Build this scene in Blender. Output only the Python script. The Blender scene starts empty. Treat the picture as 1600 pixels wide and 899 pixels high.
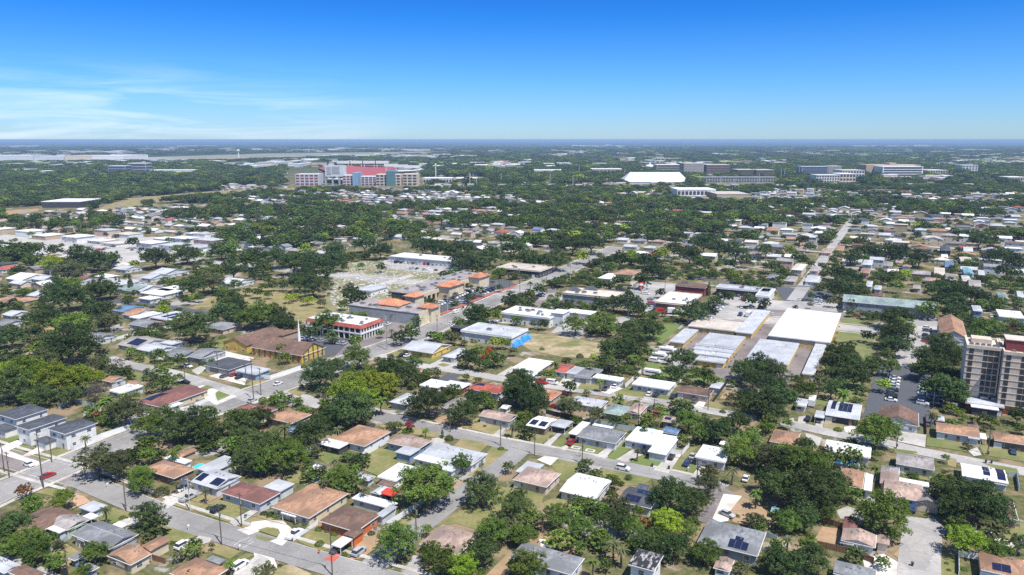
import bpy, math, random
import numpy as np
from mathutils import Vector, Matrix
R = math.radians
rnd = random.Random(7)
sc = bpy.context.scene
col = sc.collection

# ---------------------------------------------------------------- camera, sky, sun, exposure
CAM_H, FPX, EYE = 105.0, 1170.0, 218.3
PITCH = math.atan((449.5 - EYE) / FPX)
SP, CP = math.sin(PITCH), math.cos(PITCH)
cam_data = bpy.data.cameras.new('camera')
cam = bpy.data.objects.new('camera', cam_data); col.objects.link(cam)
cam.location = (0, 0, CAM_H); cam.rotation_euler = (R(90) - PITCH, 0, 0)
cam_data.sensor_width = 36; cam_data.lens = 36 * FPX / 1600
cam_data.clip_start = 1; cam_data.clip_end = 120000
sc.camera = cam

SUN_AZ, SUN_EL = R(-52), R(62)         # azimuth counted from +X
sx, sy = math.cos(SUN_AZ), math.sin(SUN_AZ)
world = bpy.data.worlds.new('World'); sc.world = world; world.use_nodes = True
wt = world.node_tree; wt.nodes.clear()
def wn(t, **k):
    n = wt.nodes.new(t)
    for a, b in k.items(): setattr(n, a, b)
    return n
wout = wn('ShaderNodeOutputWorld'); wbg = wn('ShaderNodeBackground'); sky = wn('ShaderNodeTexSky')
sky.sky_type = 'NISHITA'; sky.sun_disc = False; sky.sun_elevation = SUN_EL
sky.sun_rotation = math.atan2(sx, sy); sky.altitude = 100; sky.air_density = 1.0; sky.dust_density = 0.2; sky.ozone_density = 3.0
wbg.inputs[1].default_value = 0.125
tc = wn('ShaderNodeTexCoord'); sep = wn('ShaderNodeSeparateXYZ')
wt.links.new(tc.outputs['Generated'], sep.inputs[0])
# tint by elevation: pale horizon, deep blue, unseen overhead greyed to neutralise blue shadows
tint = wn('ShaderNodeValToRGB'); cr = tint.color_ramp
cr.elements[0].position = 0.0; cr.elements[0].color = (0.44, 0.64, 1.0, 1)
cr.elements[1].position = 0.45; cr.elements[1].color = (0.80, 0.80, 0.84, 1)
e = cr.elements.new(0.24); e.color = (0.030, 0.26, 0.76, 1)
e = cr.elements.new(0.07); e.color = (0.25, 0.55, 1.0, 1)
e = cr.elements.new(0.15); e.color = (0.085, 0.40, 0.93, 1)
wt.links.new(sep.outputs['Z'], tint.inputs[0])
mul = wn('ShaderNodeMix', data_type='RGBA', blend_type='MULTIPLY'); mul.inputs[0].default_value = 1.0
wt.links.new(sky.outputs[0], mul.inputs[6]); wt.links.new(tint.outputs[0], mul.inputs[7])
# thin streaky cirrus low on the left
mp = wn('ShaderNodeMapping'); mp.inputs['Scale'].default_value = (1.6, 1.6, 17); mp.inputs['Rotation'].default_value = (0, R(6), R(12))
nz = wn('ShaderNodeTexNoise'); nz.inputs['Scale'].default_value = 2.6; nz.inputs['Detail'].default_value = 9; nz.inputs['Roughness'].default_value = 0.58
nz.inputs['Distortion'].default_value = 0.7
wt.links.new(tc.outputs['Generated'], mp.inputs[0]); wt.links.new(mp.outputs[0], nz.inputs[0])
cl = wn('ShaderNodeMapRange'); cl.inputs[1].default_value = 0.42; cl.inputs[2].default_value = 0.74
wt.links.new(nz.outputs[0], cl.inputs[0])
def mr(src, a, b, c=0.0, d=1.0):
    n = wn('ShaderNodeMapRange', interpolation_type='SMOOTHSTEP')
    for i, v in zip((1, 2, 3, 4), (a, b, c, d)): n.inputs[i].default_value = v
    wt.links.new(src, n.inputs[0]); return n.outputs[0]
def mm(a, b, op='MULTIPLY'):
    n = wn('ShaderNodeMath', operation=op)
    for i, s in enumerate((a, b)):
        if isinstance(s, float): n.inputs[i].default_value = s
        else: wt.links.new(s, n.inputs[i])
    return n.outputs[0]
left = mr(sep.outputs['X'], -0.08, -0.42)
low = mr(sep.outputs['Z'], 0.105, 0.02)
fac = mm(mm(cl.outputs[0], left), mm(low, 0.68))
mix = wn('ShaderNodeMix', data_type='RGBA'); mix.inputs[7].default_value = (6.6, 7.3, 8.0, 1)
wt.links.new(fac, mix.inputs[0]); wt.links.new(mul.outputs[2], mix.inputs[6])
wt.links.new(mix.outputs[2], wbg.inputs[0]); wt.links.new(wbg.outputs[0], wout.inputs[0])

sun_d = bpy.data.lights.new('sun', 'SUN'); sun_d.energy = 5.0; sun_d.angle = R(0.53); sun_d.color = (1, 0.955, 0.89)
sun = bpy.data.objects.new('sun', sun_d); col.objects.link(sun)
sd = Vector((sx * math.cos(SUN_EL), sy * math.cos(SUN_EL), math.sin(SUN_EL)))
sun.rotation_euler = sd.to_track_quat('Z', 'Y').to_euler(); sun.location = (0, 0, 300)
vs = sc.view_settings; vs.view_transform = 'Standard'; vs.look = 'None'; vs.exposure = 0.36; vs.gamma = 1; vs.use_curve_mapping = False
sc.render.engine = 'CYCLES'
cy = sc.cycles; cy.max_bounces = 5; cy.diffuse_bounces = 2; cy.glossy_bounces = 2; cy.transmission_bounces = 2; cy.volume_bounces = 0
cy.use_denoising = False; cy.caustics_reflective = False; cy.caustics_refractive = False

# ---------------------------------------------------------------- photo pixel <-> place
def P(x, y, z=0.0):
    u = (x - 800) / FPX; v = (y - 449.5) / FPX
    t = (CAM_H - z) / (SP + v * CP)
    return Vector((u * t, (CP - v * SP) * t, z))
def Qp(X, Y, Z=0.0):
    zc = Y * CP + (CAM_H - Z) * SP; v = (-Y * SP + (CAM_H - Z) * CP) / zc
    return 800 + FPX * X / zc, 449.5 + FPX * v
WX = (0, 200, 400, 600, 800, 1000, 1200, 1380); WY = {'A': 740, 'B': 600, 'C': 480, 'D': 370}
def W(win, zx, zy):
    if win == 'P': return zx, zy
    return WX[int(win[1])] + zx / 5.654, WY[win[0]] + zy / 5.654
GA = R(-27.5)
E1 = Vector((math.cos(GA), math.sin(GA), 0)); E2 = Vector((-math.sin(GA), math.cos(GA), 0))

# ---------------------------------------------------------------- materials
MATS = {}
def newmat(name):
    m = bpy.data.materials.new(name); m.use_nodes = True
    nt = m.node_tree; b = nt.nodes['Principled BSDF']
    return m, nt, b
def setc(b, c): b.inputs['Base Color'].default_value = (c[0], c[1], c[2], 1)
def plain(name, c, rough=0.7, metal=0.0, spec=0.4):
    if name in MATS: return MATS[name]
    m, nt, b = newmat(name); setc(b, c); b.inputs['Roughness'].default_value = rough; b.inputs['Metallic'].default_value = metal
    b.inputs['Specular IOR Level'].default_value = spec
    MATS[name] = m; return m
def noisy(name, c1, c2, scale=1.0, rough=0.85, detail=5, c3=None, scale2=0.1, bump=0.0, coord='Object', sharp=(0.35, 0.65), streak=None, rvar=0.0, bands=None, cracks=0.0):
    """base colour mottled between c1 and c2 at one scale, with a broader third tone"""
    if name in MATS: return MATS[name]
    m, nt, b = newmat(name); L = nt.links
    tcn = nt.nodes.new('ShaderNodeTexCoord')
    src = tcn.outputs[coord]
    if coord == 'World':
        pass
    if streak:
        mpn = nt.nodes.new('ShaderNodeMapping'); mpn.inputs['Scale'].default_value = streak
        L.new(src, mpn.inputs[0]); src2 = mpn.outputs[0]
    else: src2 = src
    n = nt.nodes.new('ShaderNodeTexNoise'); n.inputs['Scale'].default_value = scale; n.inputs['Detail'].default_value = detail; n.inputs['Roughness'].default_value = 0.65
    L.new(src2, n.inputs[0])
    r = nt.nodes.new('ShaderNodeMapRange'); r.inputs[1].default_value = sharp[0]; r.inputs[2].default_value = sharp[1]; L.new(n.outputs[0], r.inputs[0])
    mx = nt.nodes.new('ShaderNodeMix'); mx.data_type = 'RGBA'; mx.inputs[6].default_value = (*c1, 1); mx.inputs[7].default_value = (*c2, 1)
    L.new(r.outputs[0], mx.inputs[0]); out = mx.outputs[2]
    if c3:
        n2 = nt.nodes.new('ShaderNodeTexNoise'); n2.inputs['Scale'].default_value = scale2; n2.inputs['Detail'].default_value = 4
        L.new(src, n2.inputs[0])
        r2 = nt.nodes.new('ShaderNodeMapRange'); r2.inputs[1].default_value = 0.42; r2.inputs[2].default_value = 0.66; L.new(n2.outputs[0], r2.inputs[0])
        m2 = nt.nodes.new('ShaderNodeMix'); m2.data_type = 'RGBA'; m2.inputs[7].default_value = (*c3, 1)
        L.new(out, m2.inputs[6]); L.new(r2.outputs[0], m2.inputs[0]); out = m2.outputs[2]
    if bands:
        wv = nt.nodes.new('ShaderNodeTexWave'); wv.wave_type = 'BANDS'; wv.bands_direction = bands[0]; wv.inputs['Scale'].default_value = bands[1]; wv.inputs['Distortion'].default_value = .6
        L.new(src, wv.inputs[0]); r4 = nt.nodes.new('ShaderNodeMapRange'); r4.inputs[3].default_value = 1 - bands[2]; r4.inputs[4].default_value = 1 + bands[2]*.5; L.new(wv.outputs['Fac'], r4.inputs[0])
        m4 = nt.nodes.new('ShaderNodeHueSaturation'); L.new(out, m4.inputs['Color']); L.new(r4.outputs[0], m4.inputs['Value']); out = m4.outputs[0]
    if cracks:
        vo = nt.nodes.new('ShaderNodeTexVoronoi'); vo.feature = 'DISTANCE_TO_EDGE'; vo.inputs['Scale'].default_value = .26
        dn = nt.nodes.new('ShaderNodeTexNoise'); dn.inputs['Scale'].default_value = .5; va = nt.nodes.new('ShaderNodeVectorMath'); va.operation = 'MULTIPLY_ADD'; va.inputs[1].default_value = (3, 3, 3)
        L.new(src, dn.inputs[0]); L.new(dn.outputs['Color'], va.inputs[0]); L.new(src, va.inputs[2]); L.new(va.outputs[0], vo.inputs['Vector'])
        r5 = nt.nodes.new('ShaderNodeMapRange'); r5.inputs[1].default_value = .004; r5.inputs[2].default_value = .03; r5.inputs[3].default_value = 1 - cracks; r5.inputs[4].default_value = 1.0; L.new(vo.outputs['Distance'], r5.inputs[0])
        ps = nt.nodes.new('ShaderNodeTexVoronoi'); ps.inputs['Scale'].default_value = .05; ps.feature = 'F1'; L.new(va.outputs[0], ps.inputs['Vector'])
        sp2 = nt.nodes.new('ShaderNodeSeparateColor'); L.new(ps.outputs['Color'], sp2.inputs[0]); r6 = nt.nodes.new('ShaderNodeMapRange'); r6.inputs[3].default_value = .86; r6.inputs[4].default_value = 1.10; L.new(sp2.outputs[0], r6.inputs[0])
        mu = nt.nodes.new('ShaderNodeMath'); mu.operation = 'MULTIPLY'; L.new(r5.outputs[0], mu.inputs[0]); L.new(r6.outputs[0], mu.inputs[1])
        m5 = nt.nodes.new('ShaderNodeHueSaturation'); L.new(out, m5.inputs['Color']); L.new(mu.outputs[0], m5.inputs['Value']); out = m5.outputs[0]
    if rvar:
        oi = nt.nodes.new('ShaderNodeObjectInfo'); mr_ = nt.nodes.new('ShaderNodeMapRange'); mr_.inputs[3].default_value = 1 - rvar; mr_.inputs[4].default_value = 1 + rvar
        L.new(oi.outputs['Random'], mr_.inputs[0])
        hs = nt.nodes.new('ShaderNodeHueSaturation'); L.new(out, hs.inputs['Color']); L.new(mr_.outputs[0], hs.inputs['Value']); out = hs.outputs[0]
    L.new(out, b.inputs['Base Color']); b.inputs['Roughness'].default_value = rough; b.inputs['Specular IOR Level'].default_value = 0.25
    if bump:
        bp = nt.nodes.new('ShaderNodeBump'); bp.inputs['Strength'].default_value = bump; bp.inputs['Distance'].default_value = 0.1
        L.new(n.outputs[0], bp.inputs['Height']); L.new(bp.outputs[0], b.inputs['Normal'])
    MATS[name] = m; return m
ROOFC = {'t': (.40, .235, .15), 'b': (.20, .125, .095), 'g': (.24, .25, .265), 'd': (.095, .105, .125), 'w': (.76, .77, .78), 'l': (.50, .52, .55),
         'r': (.42, .11, .08), 'o': (.58, .25, .14), 'p': (.42, .31, .26), 'm': (.23, .105, .09), 'n': (.27, .34, .33), 'u': (.14, .24, .42),
         'e': (.62, .56, .49), 'k': (.05, .05, .055), 'y': (.20, .42, .46), 'v': (.36, .33, .32)}
ROOFN = {'t': 'tan', 'b': 'brown', 'g': 'grey', 'd': 'dark grey', 'w': 'white', 'l': 'pale grey', 'r': 'red', 'o': 'orange', 'p': 'pinkish brown', 'm': 'maroon',
         'n': 'grey-green', 'u': 'blue', 'e': 'beige', 'k': 'black', 'y': 'teal', 'v': 'taupe'}
def roofmat(k):
    c = ROOFC[k]
    lo = tuple(x * .74 for x in c); hi = tuple(min(.86, x * 1.14) for x in c)
    if k in 'wle': lo = tuple(x * (.94 if k == 'w' else .87) for x in c); hi = tuple(min(.86, x * 1.05) for x in c)
    st = tuple(x * .58 + .015 for x in c) if k not in 'wle' else tuple(x * (.88 if k == 'w' else .76) for x in c)
    if k == 'k': hi = (.5, .5, .5); st = (.04, .04, .045)
    return noisy('roof_' + ROOFN[k].replace(' ', '_'), lo, hi, 1.3 if k != 'k' else .9, .85 if k not in 'wl' else .6, 6, st, .16, sharp=(.42, .58) if k != 'k' else (.5, .56), streak=(1, .35, 1), rvar=.12, bands=('X', .55, .16) if k in 'lw' else ('Y', 1.1, .14))
WALLC = {'white': (.78, .78, .76), 'cream': (.66, .58, .42), 'yellow': (.72, .52, .14), 'gold': (.60, .42, .10), 'green': (.45, .55, .40), 'grey': (.36, .38, .40), 'blue': (.25, .36, .50),
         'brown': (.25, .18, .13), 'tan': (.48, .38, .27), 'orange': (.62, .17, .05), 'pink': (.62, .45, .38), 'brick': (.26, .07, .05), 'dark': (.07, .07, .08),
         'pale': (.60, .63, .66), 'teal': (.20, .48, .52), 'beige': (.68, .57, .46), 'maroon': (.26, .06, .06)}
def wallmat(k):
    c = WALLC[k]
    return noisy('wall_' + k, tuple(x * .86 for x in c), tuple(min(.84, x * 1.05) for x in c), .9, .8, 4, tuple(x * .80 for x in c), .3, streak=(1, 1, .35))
glass = plain('window_glass', (.035, .045, .06), .12, 0, .8)
frame_m = plain('white_trim', (.76, .76, .75), .5)
dark_m = plain('dark_void', (.018, .018, .02), .8)
solar_m = noisy('solar_cell', (.012, .016, .045), (.02, .026, .07), 3, .22)
metal_m = plain('galvanised_metal', (.38, .39, .40), .45, .6)
wood_m = noisy('pole_wood', (.10, .075, .055), (.16, .125, .10), 2, .9)
conc = noisy('concrete', (.42, .40, .37), (.56, .54, .505), .8, .9, 6, (.36, .34, .31), .12, cracks=.2)
asph = noisy('asphalt_street', (.255, .247, .237), (.32, .31, .30), 1.6, .92, 6, (.215, .208, .20), .06, streak=None, cracks=.20)
asph_d = noisy('asphalt_dark', (.075, .08, .095), (.11, .115, .13), 1.2, .9, 5, (.085, .09, .105), .05)
asph_b = noisy('asphalt_brownish', (.20, .17, .165), (.27, .24, .23), 1.2, .9, 5, (.17, .15, .15), .08, cracks=.18)
lot_l = noisy('asphalt_pale', (.36, .345, .33), (.46, .44, .42), .9, .9, 5, (.31, .30, .29), .06, cracks=.18)
lawn_g = noisy('lawn_green', (.115, .145, .045), (.165, .19, .065), 1.1, .95, 6, (.21, .195, .09), .11)
lawn_b = noisy('lawn_bright', (.105, .165, .042), (.145, .21, .06), 1.1, .95, 6, (.16, .18, .06), .11)
lawn_y = noisy('lawn_dry', (.24, .20, .095), (.33, .265, .145), .9, .95, 6, (.18, .18, .07), .13)
lawn_m = noisy('lawn_patchy', (.17, .175, .065), (.27, .235, .11), .7, .95, 6, (.135, .16, .05), .12)
sand_m = noisy('sandy_soil', (.24, .20, .10), (.48, .38, .26), .22, .95, 7, (.155, .165, .06), .07)
dirt_m = noisy('bare_dirt', (.33, .21, .13), (.42, .29, .19), .6, .95, 6, (.27, .21, .12), .12)
white_g = noisy('white_gravel_surface', (.60, .57, .53), (.74, .72, .68), .8, .9, 5, (.46, .41, .35), .2)
water_m = plain('pool_water', (.06, .55, .62), .08, 0, .7)
redpave = noisy('red_paint', (.42, .10, .07), (.52, .14, .10), 1.2, .85)
orange_soil = noisy('orange_soil', (.44, .27, .17), (.52, .34, .23), .8, .95)
line_y = plain('paint_yellow', (.60, .42, .08), .8); line_w = plain('paint_white', (.50, .50, .48), .8)

# ---------------------------------------------------------------- mesh helpers
class MB:
    def __init__(s): s.v = []; s.f = []; s.m = []
    def quad(s, a, b, c, d, mi=0):
        n = len(s.v); s.v += [tuple(a), tuple(b), tuple(c), tuple(d)]; s.f.append((n, n+1, n+2, n+3)); s.m.append(mi); return s
    def poly(s, pts, mi=0):
        n = len(s.v); s.v += [tuple(p) for p in pts]; s.f.append(tuple(range(n, n + len(pts)))); s.m.append(mi); return s
    def box(s, x0, x1, y0, y1, z0, z1, mi=0):
        n = len(s.v)
        s.v += [(x0,y0,z0),(x1,y0,z0),(x1,y1,z0),(x0,y1,z0),(x0,y0,z1),(x1,y0,z1),(x1,y1,z1),(x0,y1,z1)]
        for q in ((0,3,2,1),(4,5,6,7),(0,1,5,4),(1,2,6,5),(2,3,7,6),(3,0,4,7)):
            s.f.append(tuple(n+i for i in q)); s.m.append(mi)
        return s
    def prism(s, bot, top, mi=0):
        n = len(s.v); k = len(bot); s.v += [tuple(p) for p in bot] + [tuple(p) for p in top]
        s.f.append(tuple(n+i for i in reversed(range(k)))); s.f.append(tuple(n+k+i for i in range(k))); s.m += [mi, mi]
        for i in range(k):
            j = (i+1) % k; s.f.append((n+i, n+j, n+k+j, n+k+i)); s.m.append(mi)
        return s
    def cyl(s, x, y, z0, z1, r0, r1=None, k=8, mi=0):
        r1 = r0 if r1 is None else r1
        c = [(math.cos(2*math.pi*i/k), math.sin(2*math.pi*i/k)) for i in range(k)]
        return s.prism([(x+r0*a, y+r0*b, z0) for a, b in c], [(x+r1*a, y+r1*b, z1) for a, b in c], mi)
    def tube(s, a, b, r0, r1, k=6, mi=0):
        a = Vector(a); b = Vector(b); d = (b - a).normalized(); u = d.orthogonal().normalized(); w = d.cross(u)
        ca = [(math.cos(2*math.pi*i/k), math.sin(2*math.pi*i/k)) for i in range(k)]
        return s.prism([a + r0*(u*p + w*q) for p, q in ca], [b + r1*(u*p + w*q) for p, q in ca], mi)
    def mesh(s, name, mats):
        me = bpy.data.meshes.new(name); me.from_pydata(s.v, [], s.f)
        for m in (mats if isinstance(mats, (list, tuple)) else [mats]): me.materials.append(m)
        me.polygons.foreach_set('material_index', s.m); me.update(); return me
def link(name, data, parent=None, loc=None, rz=None, scale=None):
    o = bpy.data.objects.new(name, data); col.objects.link(o)
    if parent: o.parent = parent
    if loc is not None: o.location = loc
    if rz is not None: o.rotation_euler = (0, 0, rz)
    if scale is not None: o.scale = scale
    return o
def empty(name, loc, rz=0.0, scale=None):
    o = link(name, None, None, loc, rz, scale); o.empty_display_size = 1; return o
def tag(o, label, cat, group=None, kind=None):
    if label: o['label'] = label
    if cat: o['category'] = cat
    if group: o['group'] = group
    if kind: o['kind'] = kind
    return o
def struct(name, data): o = link(name, data); o['kind'] = 'structure'; return o
AUTO = []     # things whose label is composed once everything stands: (object, phrase, x, y)
def auto(o, phrase, cat, group):
    tag(o, None, cat, group); AUTO.append((o, phrase, o.location.x, o.location.y)); return o

# ---------------------------------------------------------------- ground
def ground_material():
    m, nt, b = newmat('ground_surface'); L = nt.links
    geo = nt.nodes.new('ShaderNodeNewGeometry'); s = geo.outputs['Position']
    def noise(sc_, det=5, ro=.6):
        n = nt.nodes.new('ShaderNodeTexNoise'); n.inputs['Scale'].default_value = sc_; n.inputs['Detail'].default_value = det; n.inputs['Roughness'].default_value = ro
        L.new(s, n.inputs[0]); return n.outputs[0]
    def rng(o, a, b_):
        r = nt.nodes.new('ShaderNodeMapRange'); r.inputs[1].default_value = a; r.inputs[2].default_value = b_; L.new(o, r.inputs[0]); return r.outputs[0]
    def mx(f, a, b_):
        n = nt.nodes.new('ShaderNodeMix'); n.data_type = 'RGBA'; L.new(f, n.inputs[0])
        for i, q in ((6, a), (7, b_)):
            if isinstance(q, tuple): n.inputs[i].default_value = (*q, 1)
            else: L.new(q, n.inputs[i])
        return n.outputs[2]
    a = mx(rng(noise(.45, 6), .38, .62), (.165, .145, .078), (.072, .092, .032))
    c = mx(rng(noise(.07, 4), .50, .60), a, (.26, .20, .13))
    d = mx(rng(noise(.03, 6, .7), .57, .61), c, (.33, .315, .295))
    # the far plain is woodland: patches of tree tops, here and there a pale clearing
    woods = mx(rng(noise(.012, 8, .75), .40, .60), (.030, .050, .022), (.055, .085, .035))
    woods = mx(rng(noise(.006, 8, .8), .60, .66), woods, (.22, .22, .19))
    ln = nt.nodes.new('ShaderNodeVectorMath'); ln.operation = 'LENGTH'; L.new(s, ln.inputs[0])
    f = mx(rng(ln.outputs['Value'], 1500, 3600), d, woods)
    L.new(f, b.inputs['Base Color']); b.inputs['Roughness'].default_value = 1; b.inputs['Specular IOR Level'].default_value = .05
    return m
g = MB()
xs = [-42000, -20000, -10000, -6000, -4000, -2600, -1800] + list(range(-1400, 1401, 200)) + [1800, 2600, 4000, 6000, 10000, 20000, 42000]
ys = [-3000, -1000] + list(range(-200, 2001, 200)) + [2600, 3400, 4600, 6500, 10000, 16000, 26000, 42000]
g.v = [(x, y, 0) for y in ys for x in xs]
for j in range(len(ys) - 1):
    for i in range(len(xs) - 1):
        a = j * len(xs) + i; g.f.append((a, a + 1, a + 1 + len(xs), a + len(xs))); g.m.append(0)
struct('ground', g.mesh('ground', ground_material()))
HAZE = 7.5e-5

# ---------------------------------------------------------------- streets, pavements, lots, lawns, drives (flat sheets, each a few cm above the one below)
def parse(t):
    out = []
    for seg in t.split():
        a, b = seg.split(','); out.append((float(a), float(b)))
    return out
def inpoly(x, y, pg):
    r = False; j = len(pg) - 1
    for i in range(len(pg)):
        if (pg[i][1] > y) != (pg[j][1] > y) and x < (pg[j][0]-pg[i][0])*(y-pg[i][1])/(pg[j][1]-pg[i][1]) + pg[i][0]: r = not r
        j = i
    return r
LAYER = {}
SHP = []
def sheet(name, win, pts, mat, z):
    if name not in ('lawn', 'yard', 'cemetery_ground', 'airfield'): SHP.append([tuple(P(*W(win, x, y)))[:2] for x, y in parse(pts)])
    q = [P(*W(win, x, y), z) for x, y in (parse(pts) if isinstance(pts, str) else pts)]
    LAYER[name] = LAYER.get(name, 0) + 1
    zz = z + zstep() * .9
    return struct(name, MB().poly([(p.x, p.y, zz) for p in q]).mesh(name, mat))
def ext(a, b, t): return a + (b - a) * t
ROADS = []
ZC = [0]
def zstep():
    ZC[0] = (ZC[0] + 1) % 37
    return ZC[0] * .0017
    # (points, half width) for keeping houses and trees off
def smooth(pts, n=6):
    if len(pts) < 3: return pts
    out = []
    for i in range(len(pts) - 1):
        p0 = pts[max(0, i-1)]; p1 = pts[i]; p2 = pts[i+1]; p3 = pts[min(len(pts)-1, i+2)]
        for k_ in range(n):
            t = k_ / n
            out.append(0.5 * ((2*p1) + (p2-p0)*t + (2*p0-5*p1+4*p2-p3)*t*t + (3*p1-p0-3*p2+p3)*t*t*t))
    return out + [pts[-1]]
def ribbon(pts, off0, off1, z0, z1, mb, mi=0, gaps=None):
    L_, Rr = [], []
    n = len(pts)
    for i in range(n):
        d = (pts[min(n-1, i+1)] - pts[max(0, i-1)]); d.z = 0; d.normalize(); s_ = Vector((-d.y, d.x, 0))
        L_.append(pts[i] + s_ * off0); Rr.append(pts[i] + s_ * off1)
    for i in range(n - 1):
        if gaps and gaps(i): continue
        a, b, c, d = Rr[i], Rr[i+1], L_[i+1], L_[i]
        if z1 - z0 < .01: mb.quad((a.x,a.y,z1),(b.x,b.y,z1),(c.x,c.y,z1),(d.x,d.y,z1), mi)
        else: mb.prism([(p.x,p.y,z0) for p in (a,b,c,d)], [(p.x,p.y,z1) for p in (a,b,c,d)], mi)
    return mb
def road(name, pts, w, mat, z=.10, walk=None, verge=2.0, ww=1.5, kerb=True, line=None):
    W_ = smooth([Vector(p) for p in pts]); z += zstep()
    ROADS.append((W_, w / 2 + (1 if not walk else verge + ww)))
    struct(name, ribbon(W_, w/2, -w/2, z, z, MB()).mesh(name, mat))
    sides = [s_ for s_ in (1, -1) if walk and (walk == 'both' or walk == s_)]
    for s_ in sides:
        if kerb:
            struct('kerb', ribbon(W_, s_*(w/2+.25), s_*(w/2), 0, z+.078+zstep()*.5, MB()).mesh('kerb', conc))
        struct('sidewalk', ribbon(W_, s_*(w/2+verge+ww), s_*(w/2+verge), z+.021+(.0011 if s_ > 0 else .0033), z+.021+(.0011 if s_ > 0 else .0033), MB()).mesh('sidewalk', conc))
    if line:
        mb = MB()
        for o_, dash in line:
            ribbon(W_, o_+.09, o_-.09, z+.02, z+.02, mb, 0, (lambda i: i % 2 == 1) if dash else None)
        struct('lane_markings', mb.mesh('lane_markings', line_w))
    return W_
def pp(*q): return [P(x, y) for x, y in q]
def fine(pts, step=9):
    out = []
    for a, b in zip(pts, pts[1:]):
        n = max(1, int((b - a).length / step)); out += [a.lerp(b, i / n) for i in range(n)]
    return out + [pts[-1]]
AV = pp((-60, 798), (0, 770), (203, 686), (304, 648), (434, 603), (602, 543), (661, 521), (712, 496), (800, 458), (868, 430), (925, 404), (965, 386))
AV = fine([Vector((a.x, a.y, 0)) for a in AV])
road('avenue', AV, 13.5, asph, .12, 'both', 1.0, 1.7, True, [(-3.2, True), (3.2, True)])
XN = P(800, 458)                       # where the boulevard crosses the avenue
BV = [XN + E1 * t for t in (-900, -420, -200, -60, 0, 60, 160, 300, 420, 700)]
road('boulevard', fine([Vector((p.x, p.y, 0)) for p in BV], 20), 16, lot_l, .10, 'both', 1.5, 1.6, False)
road('side_street', pp((-60, 693), (0, 713), (70, 733), (135, 750)), 10, asph_b, .10, 'both', 1.5, 1.4)
road('residential_street', pp((120, 748), (180, 774), (255, 804), (306, 821), (340, 832), (425, 857), (510, 882), (590, 905), (700, 938)), 8.2, asph, .14, 1, 2.0, 1.4)
road('residential_street', pp((520, 628), (600, 653), (700, 676), (790, 695), (880, 712), (1000, 736), (1080, 753), (1125, 768)), 7.6, asph, .10, 1, .6, 1.4)
road('residential_street', pp((590, 556), (640, 569), (720, 581), (800, 595), (900, 609), (1010, 625), (1125, 645), (1180, 655)), 7.2, lot_l, .10)
road('residential_street', pp((1225, 660), (1290, 675), (1370, 690), (1440, 706), (1530, 724), (1640, 745)), 7.4, lot_l, .10)
road('cross_street', pp((820, 697), (792, 722), (760, 744), (728, 767), (690, 797), (650, 828), (610, 862), (560, 905)), 7.4, asph, .12)
road('cross_street', pp((1438, 940), (1436, 899), (1437, 868), (1440, 838), (1436, 812)), 9.6, lot_l, .12)
road('side_street', pp((165, 560), (200, 571), (255, 581), (310, 597), (360, 612), (410, 628)), 8.5, lot_l, .10)
road('side_street', pp((160, 467), (215, 475), (275, 482), (335, 494)), 8, asph_d, .10)
road('cul_de_sac', pp((1080, 753), (1130, 772), (1118, 800), (1103, 818)), 6.5, asph_b, .08)
road('cross_street', [P(1240, 470) + E2 * t for t in (0, 60, 150, 260, 400, 560)], 9, lot_l, .08)
road('alley', pp((-20, 872), (40, 893), (80, 912)), 6, lot_l, .08)
S = sheet
# pavements and lots
S('parking_lot', 'P', '1350,645 1366,588 1376,560 1392,566 1462,590 1452,640 1470,668 1440,664 1344,650', asph_d, .06)
S('parking_lot', 'P', '1392,500 1466,497 1462,528 1448,590 1420,590 1396,556 1405,520', lot_l, .05)
S('storage_yard', 'P', '1012,558 1080,506 1098,500 1160,490 1225,478 1330,484 1322,492 1252,592 1236,596 1180,600 1110,588', asph_b, .04)
S('forecourt', 'P', '1118,470 1145,462 1215,470 1330,474 1335,488 1240,486 1200,484 1180,498 1120,500 1090,500', lot_l, .06)
S('forecourt', 'P', '985,440 1012,440 1080,446 1050,456 1010,482 1075,478 1060,494 1010,492 985,480', lot_l, .06)
S('forecourt', 'P', '1210,448 1255,452 1302,458 1290,474 1225,470', asph_d, .05)
S('mall_parking', 'P', '676,480 700,468 760,438 790,436 812,448 760,470 716,492 690,500', asph_d, .06)
S('forecourt', 'P', '520,560 566,548 600,532 650,514 676,503 660,496 600,500 566,520 540,540', asph_b, .05)
S('church_lot', 'P', '470,568 500,560 575,541 604,527 560,522 520,520 440,520 420,526 470,545', asph_d, .04)
S('forecourt', 'P', '604,404 728,412 706,428 640,424 590,418', lot_l, .05)
S('forecourt', 'P', '780,428 850,436 880,424 850,416 780,420', lot_l, .05)
S('clinic_lot', 'P', '828,452 866,452 876,470 850,480 830,476', asph_b, .05)
S('clinic_lot', 'P', '860,520 884,500 940,498 990,494 1000,505 940,512 916,520 905,530', lot_l, .05)
S('yard', 'P', '1028,566 1050,546 1084,552 1074,576', lot_l, .05)
S('cemetery_ground', 'P', '505,478 512,440 540,410 600,405 700,425 716,430 660,450 604,472 560,492', noisy('cemetery_soil', (.20, .185, .10), (.31, .27, .18), .5, .95, 6, (.16, .17, .075), .08), .04)
S('cemetery_path', 'P', '560,452 600,441 640,429 648,431 600,446 566,458', conc, .06)
S('cemetery_path', 'P', '576,474 640,456 672,444 680,447 640,462 584,482', conc, .06)
S('field', 'P', '300,480 340,460 400,448 470,455 500,470 560,486 520,492 478,502 440,500 400,482 330,480', lawn_y, .03)
S('field', 'P', '800,528 830,521 880,526 944,538 940,560 880,558 830,548', sand_m, .03)
S('field', 'P', '1012,505 1065,508 1052,520 1030,540 1000,520', lawn_b, .03)
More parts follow.
